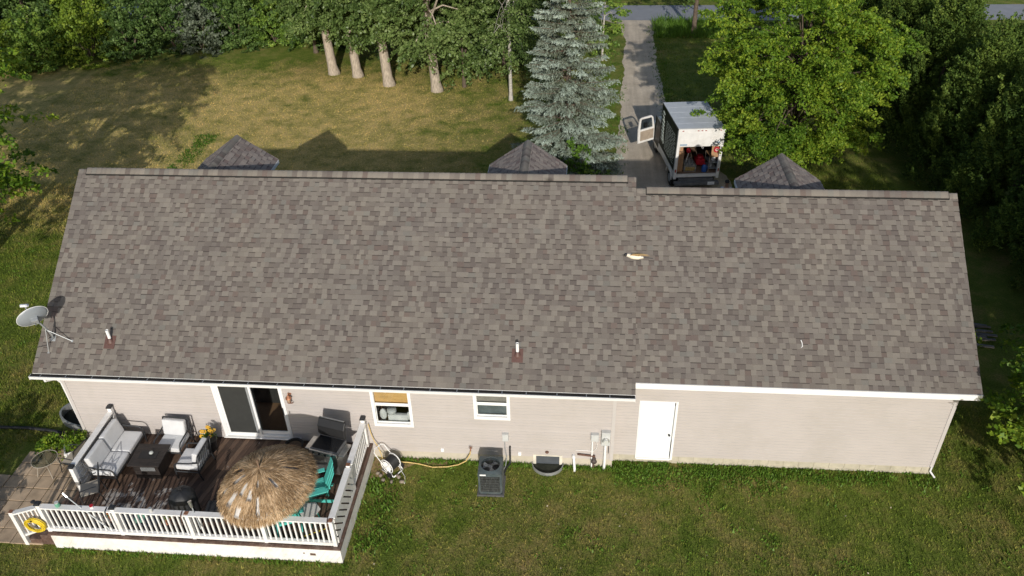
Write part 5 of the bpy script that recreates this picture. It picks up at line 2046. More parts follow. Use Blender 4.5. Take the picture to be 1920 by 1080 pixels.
# gas hose / cable by the grill, low black bin, covered kettle grill, tray
mb = MB()
mb.tube([(6.35, -0.18, DZ + .03), (6.6, -0.12, DZ + .05), (6.8, -0.2, DZ + .02), (7.05, -0.45, DZ + .02), (6.85, -0.75, DZ + .02), (6.55, -0.72, DZ + .02)], 0.011, 6)
tag(mb.build("power_cord", M['blackhose'], smooth=True), "loose dark cord on the deck boards left of the gas grill", "cord")
pl_ = thing("black_planter", "round black tub on the deck between the umbrella and the wall", "planter", (6.36, -0.48, DZ))
mb = MB()
mb.lathe((0, 0, 0), [(0.19, 0), (0.24, 0.26), (0.26, 0.27), (0.26, 0.30), (0.22, 0.30), (0.21, 0.22)], 20)
mb.build("tub", M['black'], pl_, smooth=False)
mb = MB()
mb.lathe((0, 0, 0), [(0.2, 0.2), (0.2, 0.24)], 16)
mb.build("soil", M['soil'], pl_)
kg = thing("covered_kettle_grill", "round kettle grill under a black cover behind the front railing", "grill", (4.25, -2.72, DZ))
mb = MB()
rr = random.Random(2)
n_ = 28
vs, fs = [], []
rings = [(0.30, 0.02), (0.32, 0.25), (0.33, 0.5), (0.31, 0.66), (0.24, 0.78), (0.12, 0.84), (0.01, 0.86)]
for i, (r_, z) in enumerate(rings):
    for j in range(n_):
        a = 2 * math.pi * j / n_
        k_ = 1 + (0.07 * math.sin(7 * a + i * 0.3) + rr.uniform(-.03, .03)) * (1.0 if i < 4 else 0.35)
        vs.append((r_ * k_ * math.cos(a), r_ * k_ * math.sin(a), z + (rr.uniform(-.012, .012) if i else 0)))
for i in range(len(rings) - 1):
    for j in range(n_):
        fs.append((i * n_ + j, i * n_ + (j + 1) % n_, (i + 1) * n_ + (j + 1) % n_, (i + 1) * n_ + j))
mb.add(vs, fs)
mb.build("cover", M['cover'], kg, smooth=True)
mb = MB()
mb.tube([(-0.06, 0, 0.86), (-0.05, 0, 0.91), (0.05, 0, 0.91), (0.06, 0, 0.86)], 0.012, 6)
mb.build("lid_handle", M['black'], kg)
tb = thing("storage_bin", "low black plastic bin on the deck left of the umbrella", "bin", (5.12, -2.75, DZ), 5)
mb = MB()
mb.b2((-0.28, -0.2, 0), (0.28, 0.2, 0.3))
mb.build("bin", M['black'], tb, bevel=0.02)
mb = MB()
mb.b2((-0.3, -0.22, 0.3), (0.3, 0.22, 0.34))
mb.b2((-0.22, -0.14, 0.34), (0.22, 0.14, 0.36))
mb.build("lid", M['cover'], tb, bevel=0.012)
tr_ = thing("boot_tray", "long flat dark tray on worn boards behind the front railing", "tray", (3.05, -3.02, DZ), 0)
mb = MB()
mb.b2((-0.55, -0.16, 0.004), (0.55, 0.16, 0.02))
for s in (-1, 1):
    mb.b2((-0.57, s * 0.17 - 0.012, 0.004), (0.57, s * 0.17 + 0.012, 0.07))
    mb.b2((s * 0.56 - 0.012, -0.158, 0.004), (s * 0.56 + 0.012, 0.158, 0.07))
mb.build("tray", mat("slate_plastic", (0.06, 0.068, 0.085), 0.5), tr_)
mb = MB()
mb.lathe((3.1, -3.0, DZ + 0.02), [(0.14, 0), (0.15, 0.03), (0.14, 0.04), (0.1, 0.03)], 18)
tag(mb.build("green_dish", M['greenglass']), "round green dish resting in the dark tray", "dish")


def flowers(t, c, r, n_, seed, m='petal', leaf='l_vine', size=0.07):
    g_ = random.Random(seed)
    V_, F_, T_ = sprays(np.repeat(np.array([c], float), 24, 0), unit(np.random.default_rng(seed).normal(0, 1, (24, 3)) + np.array([0, 0, .9])), np.full(24, r * 1.05), r * 0.4, r * 0.2, 9, 0.07, 0.3,
                        np.random.default_rng(seed))
    fast("leaves", V_, F_, M[leaf], t, tint=T_)
    mb = MB()
    for _ in range(n_):
        a, b = g_.uniform(0, 6.28), g_.uniform(0.1, 1.3)
        p = Vector(c) + Vector((math.cos(a) * math.cos(b), math.sin(a) * math.cos(b), math.sin(b) + 0.1)) * r * g_.uniform(0.75, 1.1)
        for k in range(6):
            q = k * 1.047
            mb.ball(p + Vector((math.cos(q) * size * 0.5, math.sin(q) * size * 0.35 - 0.01, math.sin(q) * size * 0.3)), (size * 0.32, size * 0.32, size * 0.14), 6)
    mb.build("blossom", M[m], t)


fp = thing("flower_pot", "dark pot of yellow flowers behind the sideways armchair", "flower pot", (4.02, -0.50, DZ))
mb = MB()
mb.lathe((0, 0, 0), [(0.12, 0), (0.16, 0.34), (0.175, 0.35), (0.17, 0.38), (0.14, 0.38)], 16)
mb.build("pot", M['black'], fp)
flowers(fp, (0, 0, 0.55), 0.22, 13, 5)
for i, (x, y, lb) in enumerate(((2.42, -3.02, "small orange flower clump at the left end of the dark tray"), (3.86, -3.05, "small orange flower clump between tray and covered kettle grill"))):
    t = thing("flower_pot", lb, "flower pot", (x, y, DZ), 0, "small orange flower pots by the railing")
    mb = MB()
    mb.lathe((0, 0, 0), [(0.07, 0), (0.09, 0.13), (0.10, 0.14), (0.08, 0.14)], 12)
    mb.build("pot", M['terracotta'], t)
    flowers(t, (0, 0, 0.22), 0.11, 8, 11 + i, 'orange', 'l_dark', 0.05)
# things standing on the railing
RZ = RT
jr = thing("green_jar", "small green glass jar on the left end of the front railing", "jar", (1.50, FY + 0.01, RZ))
mb = MB()
mb.lathe((0, 0, 0), [(0.05, 0), (0.06, 0.02), (0.06, 0.09), (0.045, 0.11), (0.045, 0.13)], 12)
mb.build("jar", M['greenglass'], jr, smooth=True)
mb = MB()
mb.lathe((0, 0, 0), [(0.05, 0.13), (0.05, 0.15)], 12)
mb.build("lid", M['meter'], jr)
cj = thing("clear_jar", "clear glass jar on the front railing opposite the dark tray", "jar", (3.87, FY, RZ))
mb = MB()
mb.lathe((0, 0, 0), [(0.035, 0), (0.04, 0.02), (0.04, 0.09), (0.03, 0.11)], 12)
mb.build("jar", mat("jar_glass", (0.5, 0.5, 0.48), 0.1), cj, smooth=True)
mb = MB()
mb.lathe((0, 0, 0), [(0.034, 0.11), (0.034, 0.125)], 12)
mb.build("lid", M['greymetal'], cj)
tl = thing("torch", "grey metal garden torch leaning over the front railing by the covered grill", "torch", (4.95, FY - 0.03, RZ))
mb = MB()
mb.tube([(0.10, -0.08, -0.42), (-0.06, 0.10, 0.14)], 0.016, 7)
mb.build("torch_pole", M['greymetal'], tl)
mb = MB()
mb.tube([(-0.06, 0.10, 0.14), (-0.10, 0.14, 0.30)], [0.035, 0.05], 10)
mb.build("torch_head", M['steel'], tl)
tl2 = thing("torch", "long thin grey garden torch leaning across the left of the front railing", "torch", (2.05, FY, RZ))
mb = MB()
mb.tube([(0.62, -0.10, -0.62), (0.02, 0.0, 0.02), (-0.28, 0.10, 0.24)], 0.014, 7)
mb.build("torch_pole", M['greymetal'], tl2)
mb = MB()
mb.tube([(-0.28, 0.10, 0.24), (-0.38, 0.14, 0.34)], [0.024, 0.03], 10)
mb.build("torch_head", M['steel'], tl2)
rc = thing("red_cup", "small red and white cup on the front railing", "cup", (2.36, FY + 0.02, RZ))
mb = MB()
mb.lathe((0, 0, 0), [(0.035, 0), (0.045, 0.06)], 10)
mb.build("cup", M['pvc'], rc)
mb = MB()
mb.lathe((0, 0, 0), [(0.046, 0.06), (0.047, 0.085), (0.03, 0.085)], 10)
mb.build("rim", M['red'], rc)
for i, (x, lb) in enumerate(((2.72, "dark metal hook bracket on the front railing left of its second post"), (4.62, "rusty metal hook bracket beside the torch on the front railing"),
                             (8.20, "rusty metal hook bracket at the right front corner post"))):
    mb = MB()
    mb.tube([(x, FY + 0.04, RT + 0.012), (x + 0.03, FY - 0.10, RT + 0.03), (x + 0.04, FY - 0.14, RT - 0.06), (x + 0.02, FY - 0.115, RT - 0.18)], 0.012, 6)
    tag(mb.build("hook_bracket", M['iron'] if i == 0 else M['rust']), lb, "hook", "hook brackets on the front railing")
mb = MB()
mb.tube([(7.78, -2.86, DZ + 0.02), (8.08, -2.98, DZ + 0.3), (8.20, -3.25, RT - 0.15), (8.12, FY + 0.09, RT - 0.4), (7.5, FY + 0.1, DZ + 0.15)], 0.010, 6)
tag(mb.build("trimmer_line", M['yellow'], smooth=True), "thin yellow cord hanging at the right front deck corner", "cord")
mb = MB()
mb.tube([(8.40, -0.10, RT - 0.1), (8.44, -0.10, 1.0), (8.5, -0.12, 0.75), (8.62, -0.2, 0.6), (8.75, -0.4, 0.4), (8.84, -0.6, 0.3)], 0.013, 6)
tag(mb.build("hose_lead", M['paleyellow'], smooth=True), "pale hose dropping from the right railing post to the reel", "hose")

# planter and chairs on the patio
wp = thing("white_planter", "square white planter with a leafy green shrub at the house corner", "planter", (-0.12, -0.42, 0.035), 30)
mb = MB()
for s in (-1, 1):
    mb.b2((s * 0.26 - 0.02, -0.28, 0), (s * 0.26 + 0.02, 0.28, 0.36))
    mb.b2((-0.24, s * 0.26 - 0.02, 0), (0.24, s * 0.26 + 0.02, 0.36))
mb.build("planter_box", M['vinyl'], wp, bevel=0.008)
mb = MB()
mb.b2((-0.24, -0.24, 0.02), (0.24, 0.24, 0.31))
mb.build("soil", M['soil'], wp)
g_ = np.random.default_rng(44)
d = unit(g_.normal(0, 1, (90, 3)) + np.array([0, 0, 0.7]))
V_, F_, T_ = sprays(np.repeat([[0, 0.0, 0.35]], 90, 0) + d * 0.15, d, g_.uniform(0.22, 0.46, 90), 0.16, 0.06, 14, 0.075, 0.35, g_)
fast("shrub_leaves", V_, F_, M['l_maple'], wp, tint=T_)
mb = MB()
for i in range(0, 90, 6):
    mb.tube([(0, 0, 0.3), Vector(d[i]) * 0.3 + Vector((0, 0, 0.33)), Vector(d[i]) * 0.55 + Vector((0, 0, 0.3))], [0.012, 0.008, 0.004], 4)
mb.build("shrub_stem", M['darkbark'], wp)
bs = bush("low_shrub", "bright leafy shrub on the lawn edge beside the patio chairs", "shrub", (-0.85, -0.38, 0), (0.34, 0.26, 0.36), 44, 20, 0.085, 'l_maple', None, 91, 0.3)


def sling_chair(t):
    mb = MB()
    prof = [(-0.24, 0.42), (0.0, 0.39), (0.2, 0.42), (0.30, 0.7), (0.36, 0.96)]
    for (a, b) in zip(prof, prof[1:]):
        mb.add([(-0.24, a[0], a[1]), (0.24, a[0], a[1]), (0.24, b[0], b[1]), (-0.24, b[0], b[1]),
                (-0.24, a[0], a[1] - .012), (0.24, a[0], a[1] - .012), (0.24, b[0], b[1] - .012), (-0.24, b[0], b[1] - .012)],
               [(0, 1, 2, 3), (7, 6, 5, 4), (0, 3, 7, 4), (1, 5, 6, 2)])
    mb.build("sling", M['sling'], t)
    for s in (-1, 1):
        mb = MB()
        x = s * 0.26
        mb.tube([(x, -0.36, 0.01), (x, -0.26, 0.42), (x, 0.2, 0.42), (x, 0.37, 0.98)], 0.013, 6)
        mb.build("side_frame", M['iron'], t)
        mb = MB()
        mb.tube([(x, 0.36, 0.01), (x, 0.1, 0.42)], 0.013, 6)
        mb.build("leg", M['iron'], t)
        mb = MB()
        mb.tube([(x, -0.26, 0.44), (x, -0.26, 0.62), (x, -0.05, 0.65), (x, 0.27, 0.64)], 0.013, 6)
        mb.build("armrest", M['iron'], t)
    mb = MB()
    mb.tube([(-0.26, 0.37, 0.98), (0.26, 0.37, 0.98)], 0.013, 6)
    mb.build("top_bar", M['iron'], t)


s1 = thing("sling_chair", "beige sling patio chair next to the white planter", "chair", (0.20, -0.95, 0.04), -100, "beige patio chairs on the pavers")
sling_chair(s1)
gt = thing("glass_table", "small round clear glass table on the patio pavers", "table", (-0.55, -1.12, 0.04))
mb = MB()
mb.lathe((0, 0, 0), [(0.33, 0.50), (0.33, 0.512)], 28)
mb.build("tabletop", glassmat("table_glass", (0.68, 0.72, 0.7), 0.1), gt)
mb = MB()
mb.tube([(0.335 * math.cos(j * 0.2244), 0.335 * math.sin(j * 0.2244), 0.506) for j in range(28)], 0.011, 5, closed=True)
mb.build("rim", M['sling'], gt)
for k in range(4):
    mb = MB()
    a = R(90 * k + 40)
    mb.tube([(0.33 * math.cos(a), 0.33 * math.sin(a), 0), (0.24 * math.cos(a), 0.24 * math.sin(a), 0.3), (0.3 * math.cos(a), 0.3 * math.sin(a), 0.5)], 0.012, 6)
    mb.build("leg", M['sling'], gt)
gl = thing("garden_light", "small dark stake light standing on the pavers by the steps", "garden light", (-0.05, -2.55, 0.03))
mb = MB()
mb.tube([(0, 0, 0), (0, 0, 0.42)], 0.009, 6)
mb.build("stake", M['greymetal'], gl)
mb = MB()
mb.lathe((0, 0, 0.42), [(0.03, 0), (0.055, 0.04), (0.06, 0.06), (0.02, 0.08)], 12)
mb.build("lamp_head", M['capblack'], gl)

# lumber pile at the right end of the house
lp = 0
lrs = random.Random(6)
for k in range(9):
    L_ = lrs.uniform(1.0, 2.2)
    mb = MB()
    mb.box((0, 0, 0), (L_, lrs.uniform(0.06, 0.12), 0.04))
    o = mb.build("lumber_board", M['lumber'])
    o.location = (26.3 + lrs.uniform(-.3, .5), 6.0 + 0.13 * k, 0.05 + 0.045 * (k % 3))
    o.rotation_euler = (0, R(lrs.uniform(-2, 2)), R(lrs.uniform(-12, 4)))
    tag(o, "weathered grey board in the lumber pile beside the garage end", "board", "boards in the lumber pile")
tp_ = thing("tarpaulin_heap", "dark tarpaulin draped over a heap beside the garage end", "tarpaulin", (26.3, 8.0, 0))
g_ = random.Random(12)
vs, fs = [], []
NN = 14
for i in range(NN + 1):
    for j in range(NN + 1):
        u, v = i / NN * 2 - 1, j / NN * 2 - 1
        h = max(0, 0.75 * (1 - u * u) * (1 - v * v)) + g_.uniform(0, 0.05)
        vs.append((u * 0.9, v * 1.3, h + 0.01))
for i in range(NN):
    for j in range(NN):
        a = i * (NN + 1) + j
        fs.append((a, a + NN + 1, a + NN + 2, a + 1))
mb = MB()
mb.add(vs, fs)
mb.build("tarp", mat("slate_tarp", (0.045, 0.052, 0.065), 0.6), tp_)
mb = MB()
mb.tube([(0.6, -0.9, 0.03), (1.0, 0.1, 0.42)], 0.03, 6)
mb.build("pole", M['lumber'], tp_)

# ================================================================== box truck in the driveway
tk = thing("box_truck", "white box truck with dark green side panel, rear and driver door open", "truck", (18.90, 16.28, 0.0), 8.5)
tk.rotation_euler = (0, R(1.2), R(8.5))
BW, BL, BZ0, BZ1 = 0.985, 2.95, 0.74, 2.93
mb = MB()
mb.b2((-BW, 0.0, BZ0), (BW, BL, BZ0 + 0.07))
mb.b2((-BW, 0.0, BZ0 + 0.07), (-BW + 0.05, BL, BZ1 - 0.05))
mb.b2((BW - 0.05, 0.0, BZ0 + 0.07), (BW, BL, BZ1 - 0.05))
mb.b2((-BW + 0.05, BL - 0.05, BZ0 + 0.07), (BW - 0.05, BL, BZ1 - 0.05))
mb.build("cargo_box", M['truckwhite'], tk)
mb = MB()
mb.b2((-BW, 0.0, BZ1 - 0.05), (BW, BL, BZ1))
for k in range(1, 5):
    mb.b2((-BW + 0.03, k * 0.59 - 0.012, BZ1), (BW - 0.03, k * 0.59 + 0.012, BZ1 + 0.006))
mb.build("cargo_roof", M['truckroof'], tk, bevel=0.004, seg=1)
mb = MB()
mb.b2((-BW + 0.05, 0.06, BZ0 + 0.07), (BW - 0.05, BL - 0.06, BZ0 + 0.085))
mb.build("cargo_floor", M['oldwood'], tk)
mb = MB()
mb.b2((-BW + 0.051, 0.12, BZ0 + 0.09), (-BW + 0.062, BL - 0.06, BZ1 - 0.06))
mb.b2((BW - 0.062, 0.12, BZ0 + 0.09), (BW - 0.051, BL - 0.06, BZ1 - 0.06))
mb.b2((-BW + 0.063, BL - 0.07, BZ0 + 0.09), (BW - 0.063, BL - 0.055, BZ1 - 0.06))
mb.b2((-BW + 0.063, 0.13, BZ1 - 0.075), (BW - 0.063, BL - 0.08, BZ1 - 0.06))
mb.build("cargo_lining", M['cargo'], tk)
# rear header, posts, sill, bumper
mb = MB()
mb.b2((-BW - 0.004, -0.05, 2.14), (BW + 0.004, 0.05, BZ1 + 0.004))
mb.b2((-BW + 0.13, -0.058, 2.20), (BW - 0.13, -0.051, 2.48))
mb.b2((-BW + 0.13, -0.058, 2.50), (BW - 0.13, -0.051, 2.78))
tag(mb.build("rear_header", M['truckwhite'], tk, bevel=0.006, seg=1))
for s in (-1, 1):
    mb = MB()
    mb.b2((s * (BW - 0.055) - 0.06, -0.05, BZ0 - 0.1), (s * (BW - 0.055) + 0.06, 0.05, 2.14))
    mb.build("rear_post", M['truckwhite'], tk, bevel=0.005, seg=1)
    mb = MB()
    mb.ball((s * (BW - 0.055), -0.055, 1.03), (0.035, 0.015, 0.085), 12)
    mb.build("tail_light", M['redlens'], tk, smooth=True)
    mb = MB()
    mb.tube([(s * (BW - 0.06), 0.3, BZ1 - 0.03), (s * (BW - 0.06), 2.7, BZ1 - 0.03)], 0.015, 6)
    mb.build("roof_rail", M['truckwhite'], tk)
for x in (-0.80, -0.16, 0.0, 0.16, 0.80):
    mb = MB()
    mb.b2((x - 0.035, -0.066, 2.84), (x + 0.035, -0.05, 2.87))
    mb.build("marker_light", M['redlens'], tk)
mb = MB()
mb.b2((-BW + 0.12, -0.045, BZ0 - 0.02), (BW - 0.12, 0.05, BZ0 + 0.10))
mb.build("rear_sill", M['truckwhite'], tk)
mb = MB()
mb.b2((-BW + 0.02, -0.30, 0.44), (BW - 0.02, -0.06, 0.56))
mb.b2((-0.75, -0.08, 0.56), (0.75, 0.1, 0.66))
mb.build("bumper", mat("grey_bumper", (0.13, 0.13, 0.13), 0.6, var=0.3), tk, bevel=0.01)
mb = MB()
mb.b2((0.46, -0.315, 0.46), (0.76, -0.302, 0.60))
mb.build("number_plate", M['trim'], tk)
mb = MB()
mb.box((-0.72, -0.062, 2.235), (0.30, 0.008, 0.075))
mb.box((0.72, -0.062, 2.32), (0.22, 0.008, 0.06))
mb.build("faded_mark", mat("blue_grey_mark", (0.28, 0.36, 0.44), 0.5), tk)
# side panel with white script and fine lines of text
mb = MB()
mb.b2((-BW - 0.008, 0.10, BZ0 + 0.24), (-BW - 0.001, BL - 0.03, BZ1 - 0.07))
sp_ = mb.build("side_panel", M['truckgreen'], tk)
mb = MB()
lr_ = random.Random(3)
xs_ = -BW - 0.013
# large script, letters stacked near the front
mb.tube([(xs_, 2.35, 2.60), (xs_, 2.62, 2.66), (xs_, 2.70, 2.50), (xs_, 2.40, 2.42)], 0.030, 5)
for k in range(6):
    z = 2.30 - k * 0.17
    mb.tube([(xs_, 2.28, z), (xs_, 2.36, z - 0.11), (xs_, 2.45, z + 0.03), (xs_, 2.52, z - 0.10), (xs_, 2.60, z + 0.02), (xs_, 2.66, z - 0.06)], 0.028, 5)
mb.tube([(xs_, 2.72, 2.5), (xs_, 2.16, 1.3)], 0.012, 5)
for k in range(13):
    z = 2.45 - k * 0.105
    y = 1.95
    while y > 0.35:
        l_ = lr_.uniform(0.08, 0.32)
        mb.b2((xs_ - 0.001, max(0.25, y - l_), z), (xs_ + 0.004, y, z + 0.034))
        y -= l_ + lr_.uniform(0.05, 0.14)
mb.build("side_lettering", M['lettering'], sp_)
mb = MB()
mb.b2((-BW - 0.012, 0.0, BZ0 - 0.06), (-BW + 0.0, BL, BZ0 + 0.235))
mb.build("side_skirt", M['truckwhite'], tk)
mb = MB()
mb.b2((BW, 0.0, BZ0 - 0.06), (BW + 0.012, BL, BZ0 + 0.235))
mb.build("side_skirt", M['truckwhite'], tk)
mb = MB()
mb.b2((-BW - 0.012, -0.02, BZ1 - 0.06), (-BW - 0.001, BL, BZ1 + 0.002))
mb.build("roof_trim", M['iron'], tk)
for s in (-1, 1):
    for y in (0.72, 4.15):
        mb = MB()
        x0 = s * (BW - 0.04 if y < 2 else BW - 0.15)
        mb.tube([(x0 - s * 0.30, y, 0.36), (x0, y, 0.36)], 0.36, 24)
        wh = mb.build("wheel", M['tyre'], tk, bevel=0.03)
        mb = MB()
        mb.tube([(x0, y, 0.36), (x0 + s * 0.012, y, 0.36)], 0.19, 18)
        mb.build("rim", M['greymetal'], wh)
    mb = MB()
    a = [(0.72 + 0.46 * math.cos(R(t_)), 0.36 + 0.46 * math.sin(R(t_))) for t_ in range(5, 180, 12)]
    mb.tube([(s * (BW + 0.012), p[0], p[1] + 0.06) for p in a], 0.035, 6)
    mb.build("wheel_arch", M['truckwhite'], tk, smooth=True)
# chassis and cab
mb = MB()
mb.b2((-0.45, 0.05, 0.42), (0.45, 4.9, 0.68))
mb.build("chassis", M['black'], tk)
mb = MB()
CW = 0.94
prof = [(2.98, 0.45), (2.98, 1.98), (3.35, 2.02), (3.75, 1.95), (4.35, 1.32), (5.25, 1.12), (5.38, 0.95), (5.38, 0.45)]
mb.prism(prof, -CW, CW, 'x')
mb.build("cab", M['truckwhite'], tk, bevel=0.06, seg=3)
mb = MB()
mb.box((0, 4.07, 1.66), (1.7, 0.02, 0.72), (-46, 0, 0))
mb.build("windscreen", M['glass'], tk)
mb = MB()
mb.b2((-CW - 0.006, 3.1, 0.62), (-CW + 0.002, 4.1, 1.85))
mb.build("door_opening", M['black'], tk)
mb = MB()
mb.b2((CW - 0.002, 3.25, 1.30), (CW + 0.006, 4.0, 1.84))
mb.build("side_window", M['glass'], tk)
for s in (-1, 1):
    mb = MB()
    mb.ball((s * 0.78, 5.36, 0.86), (0.13, 0.05, 0.09), 10)
    mb.build("headlight", M['pvc'], tk, smooth=True)
mb = MB()
mb.b2((-0.9, 5.36, 0.45), (0.9, 5.46, 0.62))
mb.build("front_bumper", M['greymetal'], tk, bevel=0.02)
# open driver's door, hinged at its front edge
dr = bpy.data.objects.new("driver_door", None)
COL.objects.link(dr)
dr.parent = tk
dr["label"] = "open white driver door with a tan inner panel"
dr.location = (-CW - 0.01, 4.05, 0.12)
dr.rotation_euler = (0, R(-3), R(24))
dr.scale = (0.93, 0.93, 0.95)
# in door space: x runs outwards from the hinge (negative), y = thickness
dprof = [(0.0, 0.60), (0.0, 1.32), (-0.10, 1.80), (-0.22, 1.92), (-0.78, 1.92), (-0.90, 1.80), (-0.98, 1.3), (-0.98, 0.60)]
mb = MB()
wl_, wr_, wb_, wt_ = -0.84, -0.12, 1.30, 1.82
mb.prism([(-0.0, 0.60), (-0.0, wb_), (-0.98, wb_), (-0.98, 0.60)], -0.03, 0.05, 'y')
mb.prism([(-0.0, wb_), (-0.10, wt_), (-0.2, 1.92), (-0.2, 1.82), (-0.15, 1.72), (-0.1, wb_)], -0.03, 0.05, 'y')
mb.prism([(-0.2, 1.82), (-0.2, 1.92), (-0.78, 1.92), (-0.78, 1.84)], -0.03, 0.05, 'y')
mb.prism([(-0.78, 1.84), (-0.78, 1.92), (-0.90, 1.84), (-0.98, wb_), (-0.86, wb_), (-0.82, 1.76)], -0.03, 0.05, 'y')
dd = mb.build("door_shell", M['truckwhite'], dr, bevel=0.01)
mb = MB()
mb.b2((-0.86, -0.055, 0.72), (-0.06, -0.031, 1.22))
mb.b2((-0.74, -0.09, 1.0), (-0.2, -0.056, 1.06))
mb.build("inner_panel", M['tan'], dr, bevel=0.01)
mb = MB()
mb.b2((-0.86, 0.004, 1.28), (-0.1, 0.012, 1.86))
mb.build("door_glass", M['glass'], dr)
mb = MB()
mb.box((-0.42, 0.16, 1.42), (0.20, 0.08, 0.26))
mb.tube([(-0.2, 0.05, 1.3), (-0.35, 0.14, 1.4)], 0.015, 6)
mb.build("mirror", M['black'], dr, bevel=0.015)

# the load: each thing in the truck on its own
from mathutils import Euler
TM = Matrix.Translation(tk.location) @ Euler(tk.rotation_euler).to_matrix().to_4x4()
FZ = BZ0 + 0.087


def load(name, label, cat, p, rz=0.0):
    q = TM @ Vector((p[0], p[1], FZ + (p[2] if len(p) > 2 else 0)))
    t = thing(name, label, cat, q)
    t.rotation_euler = (0, R(1.2), R(8.5 + rz))
    return t


t = load("wooden_cabinet", "old wooden cabinet at the left of the truck's load", "cabinet", (-0.74, 0.62))
mb = MB()
mb.b2((-0.2, -0.36, 0), (0.2, 0.36, 0.95))
mb.build("carcass", M['oldwood'], t, bevel=0.008)
mb = MB()
for k in range(3):
    mb.b2((-0.19 + 0.128 * k, -0.375, 0.03), (-0.072 + 0.128 * k, -0.361, 0.92))
mb.build("plank_front", M['plywood'], t)
mb = MB()
mb.b2((-0.2, -0.36, 0.951), (0.12, 0.2, 1.1))
t2 = load("cardboard_box", "brown cardboard box on top of the old cabinet in the truck", "box", (-0.74, 0.62, 0.951))
mb = MB()
mb.b2((-0.18, -0.3, 0), (0.14, 0.15, 0.22))
mb.build("carton", M['plywood'], t2)
mb = MB()
mb.b2((-0.02, -0.305, 0.05), (0.03, 0.155, 0.225))
mb.build("tape", M['tan'], t2)
t = load("tool_crate", "pale crate of yellow handled tools on the truck floor", "crate", (-0.22, 0.55))
mb = MB()
mb.b2((-0.26, -0.3, 0), (0.26, 0.35, 0.02))
for s in (-1, 1):
    mb.b2((s * 0.26 - .012, -0.3, 0.02), (s * 0.26 + .012, 0.35, 0.3))
    mb.b2((-0.248, s * 0.31 + 0.025 - .012, 0.02), (0.248, s * 0.31 + 0.025 + .012, 0.3))
mb.build("crate", M['steel'], t)
mb = MB()
g_ = random.Random(3)
for k in range(9):
    x, y = g_.uniform(-.2, .2), g_.uniform(-.22, .26)
    mb.tube([(x, y, 0.1), (x + g_.uniform(-.1, .1), y + g_.uniform(-.1, .1), 0.42)], 0.018, 5)
mb.build("tool_handle", M['greymetal'], t)
mb = MB()
for k in range(5):
    mb.b2((-0.2 + k * 0.085, -0.325, 0.06), (-0.14 + k * 0.085, -0.30, 0.22))
mb.build("tool_tag", mat("ochre_handles", (0.42, 0.29, 0.08), 0.6), t)
t = load("red_machine", "red portable machine on the truck floor behind the blue jug", "machine", (0.34, 0.85))
mb = MB()
mb.b2((-0.2, -0.2, 0.08), (0.2, 0.2, 0.36))
mb.lathe((0, 0, 0.36), [(0.17, 0), (0.15, 0.10), (0.08, 0.14)], 14)
mb.build("housing", M['red'], t, bevel=0.04, seg=3)
mb = MB()
mb.tube([(-0.14, 0, 0.45), (-0.12, 0, 0.58), (0.12, 0, 0.58), (0.14, 0, 0.45)], 0.02, 6)
mb.b2((-0.18, -0.17, 0), (-0.12, 0.17, 0.08))
mb.b2((0.12, -0.17, 0), (0.18, 0.17, 0.08))
mb.build("carry_handle", M['black'], t)
t = load("red_helmet", "red rounded cap hung at the top left of the truck opening", "helmet", (-0.36, 0.30, 0.98))
mb = MB()
mb.ball((0, 0, 0), (0.11, 0.11, 0.12), 12)
mb.build("shell", M['red'], t, smooth=True)
mb = MB()
mb.tube([(0, 0, 0.1), (0, 0.05, 0.5)], 0.008, 5)
mb.build("strap", M['black'], t)
t = load("blue_jug", "blue plastic jug on the truck floor near the tailgate", "jug", (0.40, 0.24))
mb = MB()
mb.lathe((0, 0, 0), [(0.10, 0), (0.115, 0.03), (0.115, 0.24), (0.06, 0.32), (0.035, 0.34)], 14)
mb.build("jug", M['blue'], t, smooth=True)
mb = MB()
mb.lathe((0, 0, 0.34), [(0.04, 0), (0.04, 0.05)], 10)
mb.build("cap", M['red'], t)
mb = MB()
mb.tube([(0.06, -0.05, 0.3), (0.12, -0.08, 0.26), (0.125, -0.09, 0.14)], 0.013, 6)
mb.build("handle", M['blue'], t)
t = load("step_shelf", "bare metal shelf frame at the right of the truck's load", "shelf", (0.76, 0.5))
mb = MB()
for sx in (-1, 1):
    for sy in (-1, 1):
        mb.tube([(sx * 0.19, sy * 0.3, 0), (sx * 0.19, sy * 0.3, 0.72)], 0.016, 5)
mb.build("upright", M['tan'], t)
for z in (0.14, 0.40, 0.70):
    mb = MB()
    mb.b2((-0.20, -0.31, z), (0.20, 0.31, z + 0.025))
    mb.build("shelf_board", M['plywood'] if z > 0.5 else M['greymetal'], t)
for k, (x, y, z, m_, lb) in enumerate(((-0.05, -0.1, 0.166, 'greymetal', "grey tin on the lowest truck shelf"), (0.06, -0.05, 0.426, 'trim', "white tub on the middle truck shelf"))):
    tt = load("paint_tin", lb, "tin", (0.76 + x, 0.5 + y, z))
    mb = MB()
    mb.lathe((0, 0, 0), [(0.08, 0), (0.085, 0.01), (0.085, 0.17), (0.08, 0.18)], 12)
    mb.build("tin", M[m_], tt)
    mb = MB()
    mb.lathe((0, 0, 0.18), [(0.075, 0), (0.07, 0.012)], 12)
    mb.build("lid", M['steel'], tt)
t = load("plywood_board", "plywood board with a round red sign at the truck's right", "board", (0.76, 0.12, 0.727))
mb = MB()
mb.box((0, 0, 0.28), (0.36, 0.02, 0.54), (-6, 0, 0))
mb.build("board", M['plywood'], t)
mb = MB()
mb.tube([(0.02, -0.035, 0.36), (0.02, -0.05, 0.36)], 0.13, 20)
dk = mb.build("red_sign", M['red'], t)
mb = MB()
mb.tube([(0.02 + 0.055 * math.cos(R(a)), -0.056, 0.36 + 0.055 * math.sin(R(a))) for a in (110, 170, 200, 230, 270, 310, 340, 370, 430)], 0.013, 5)
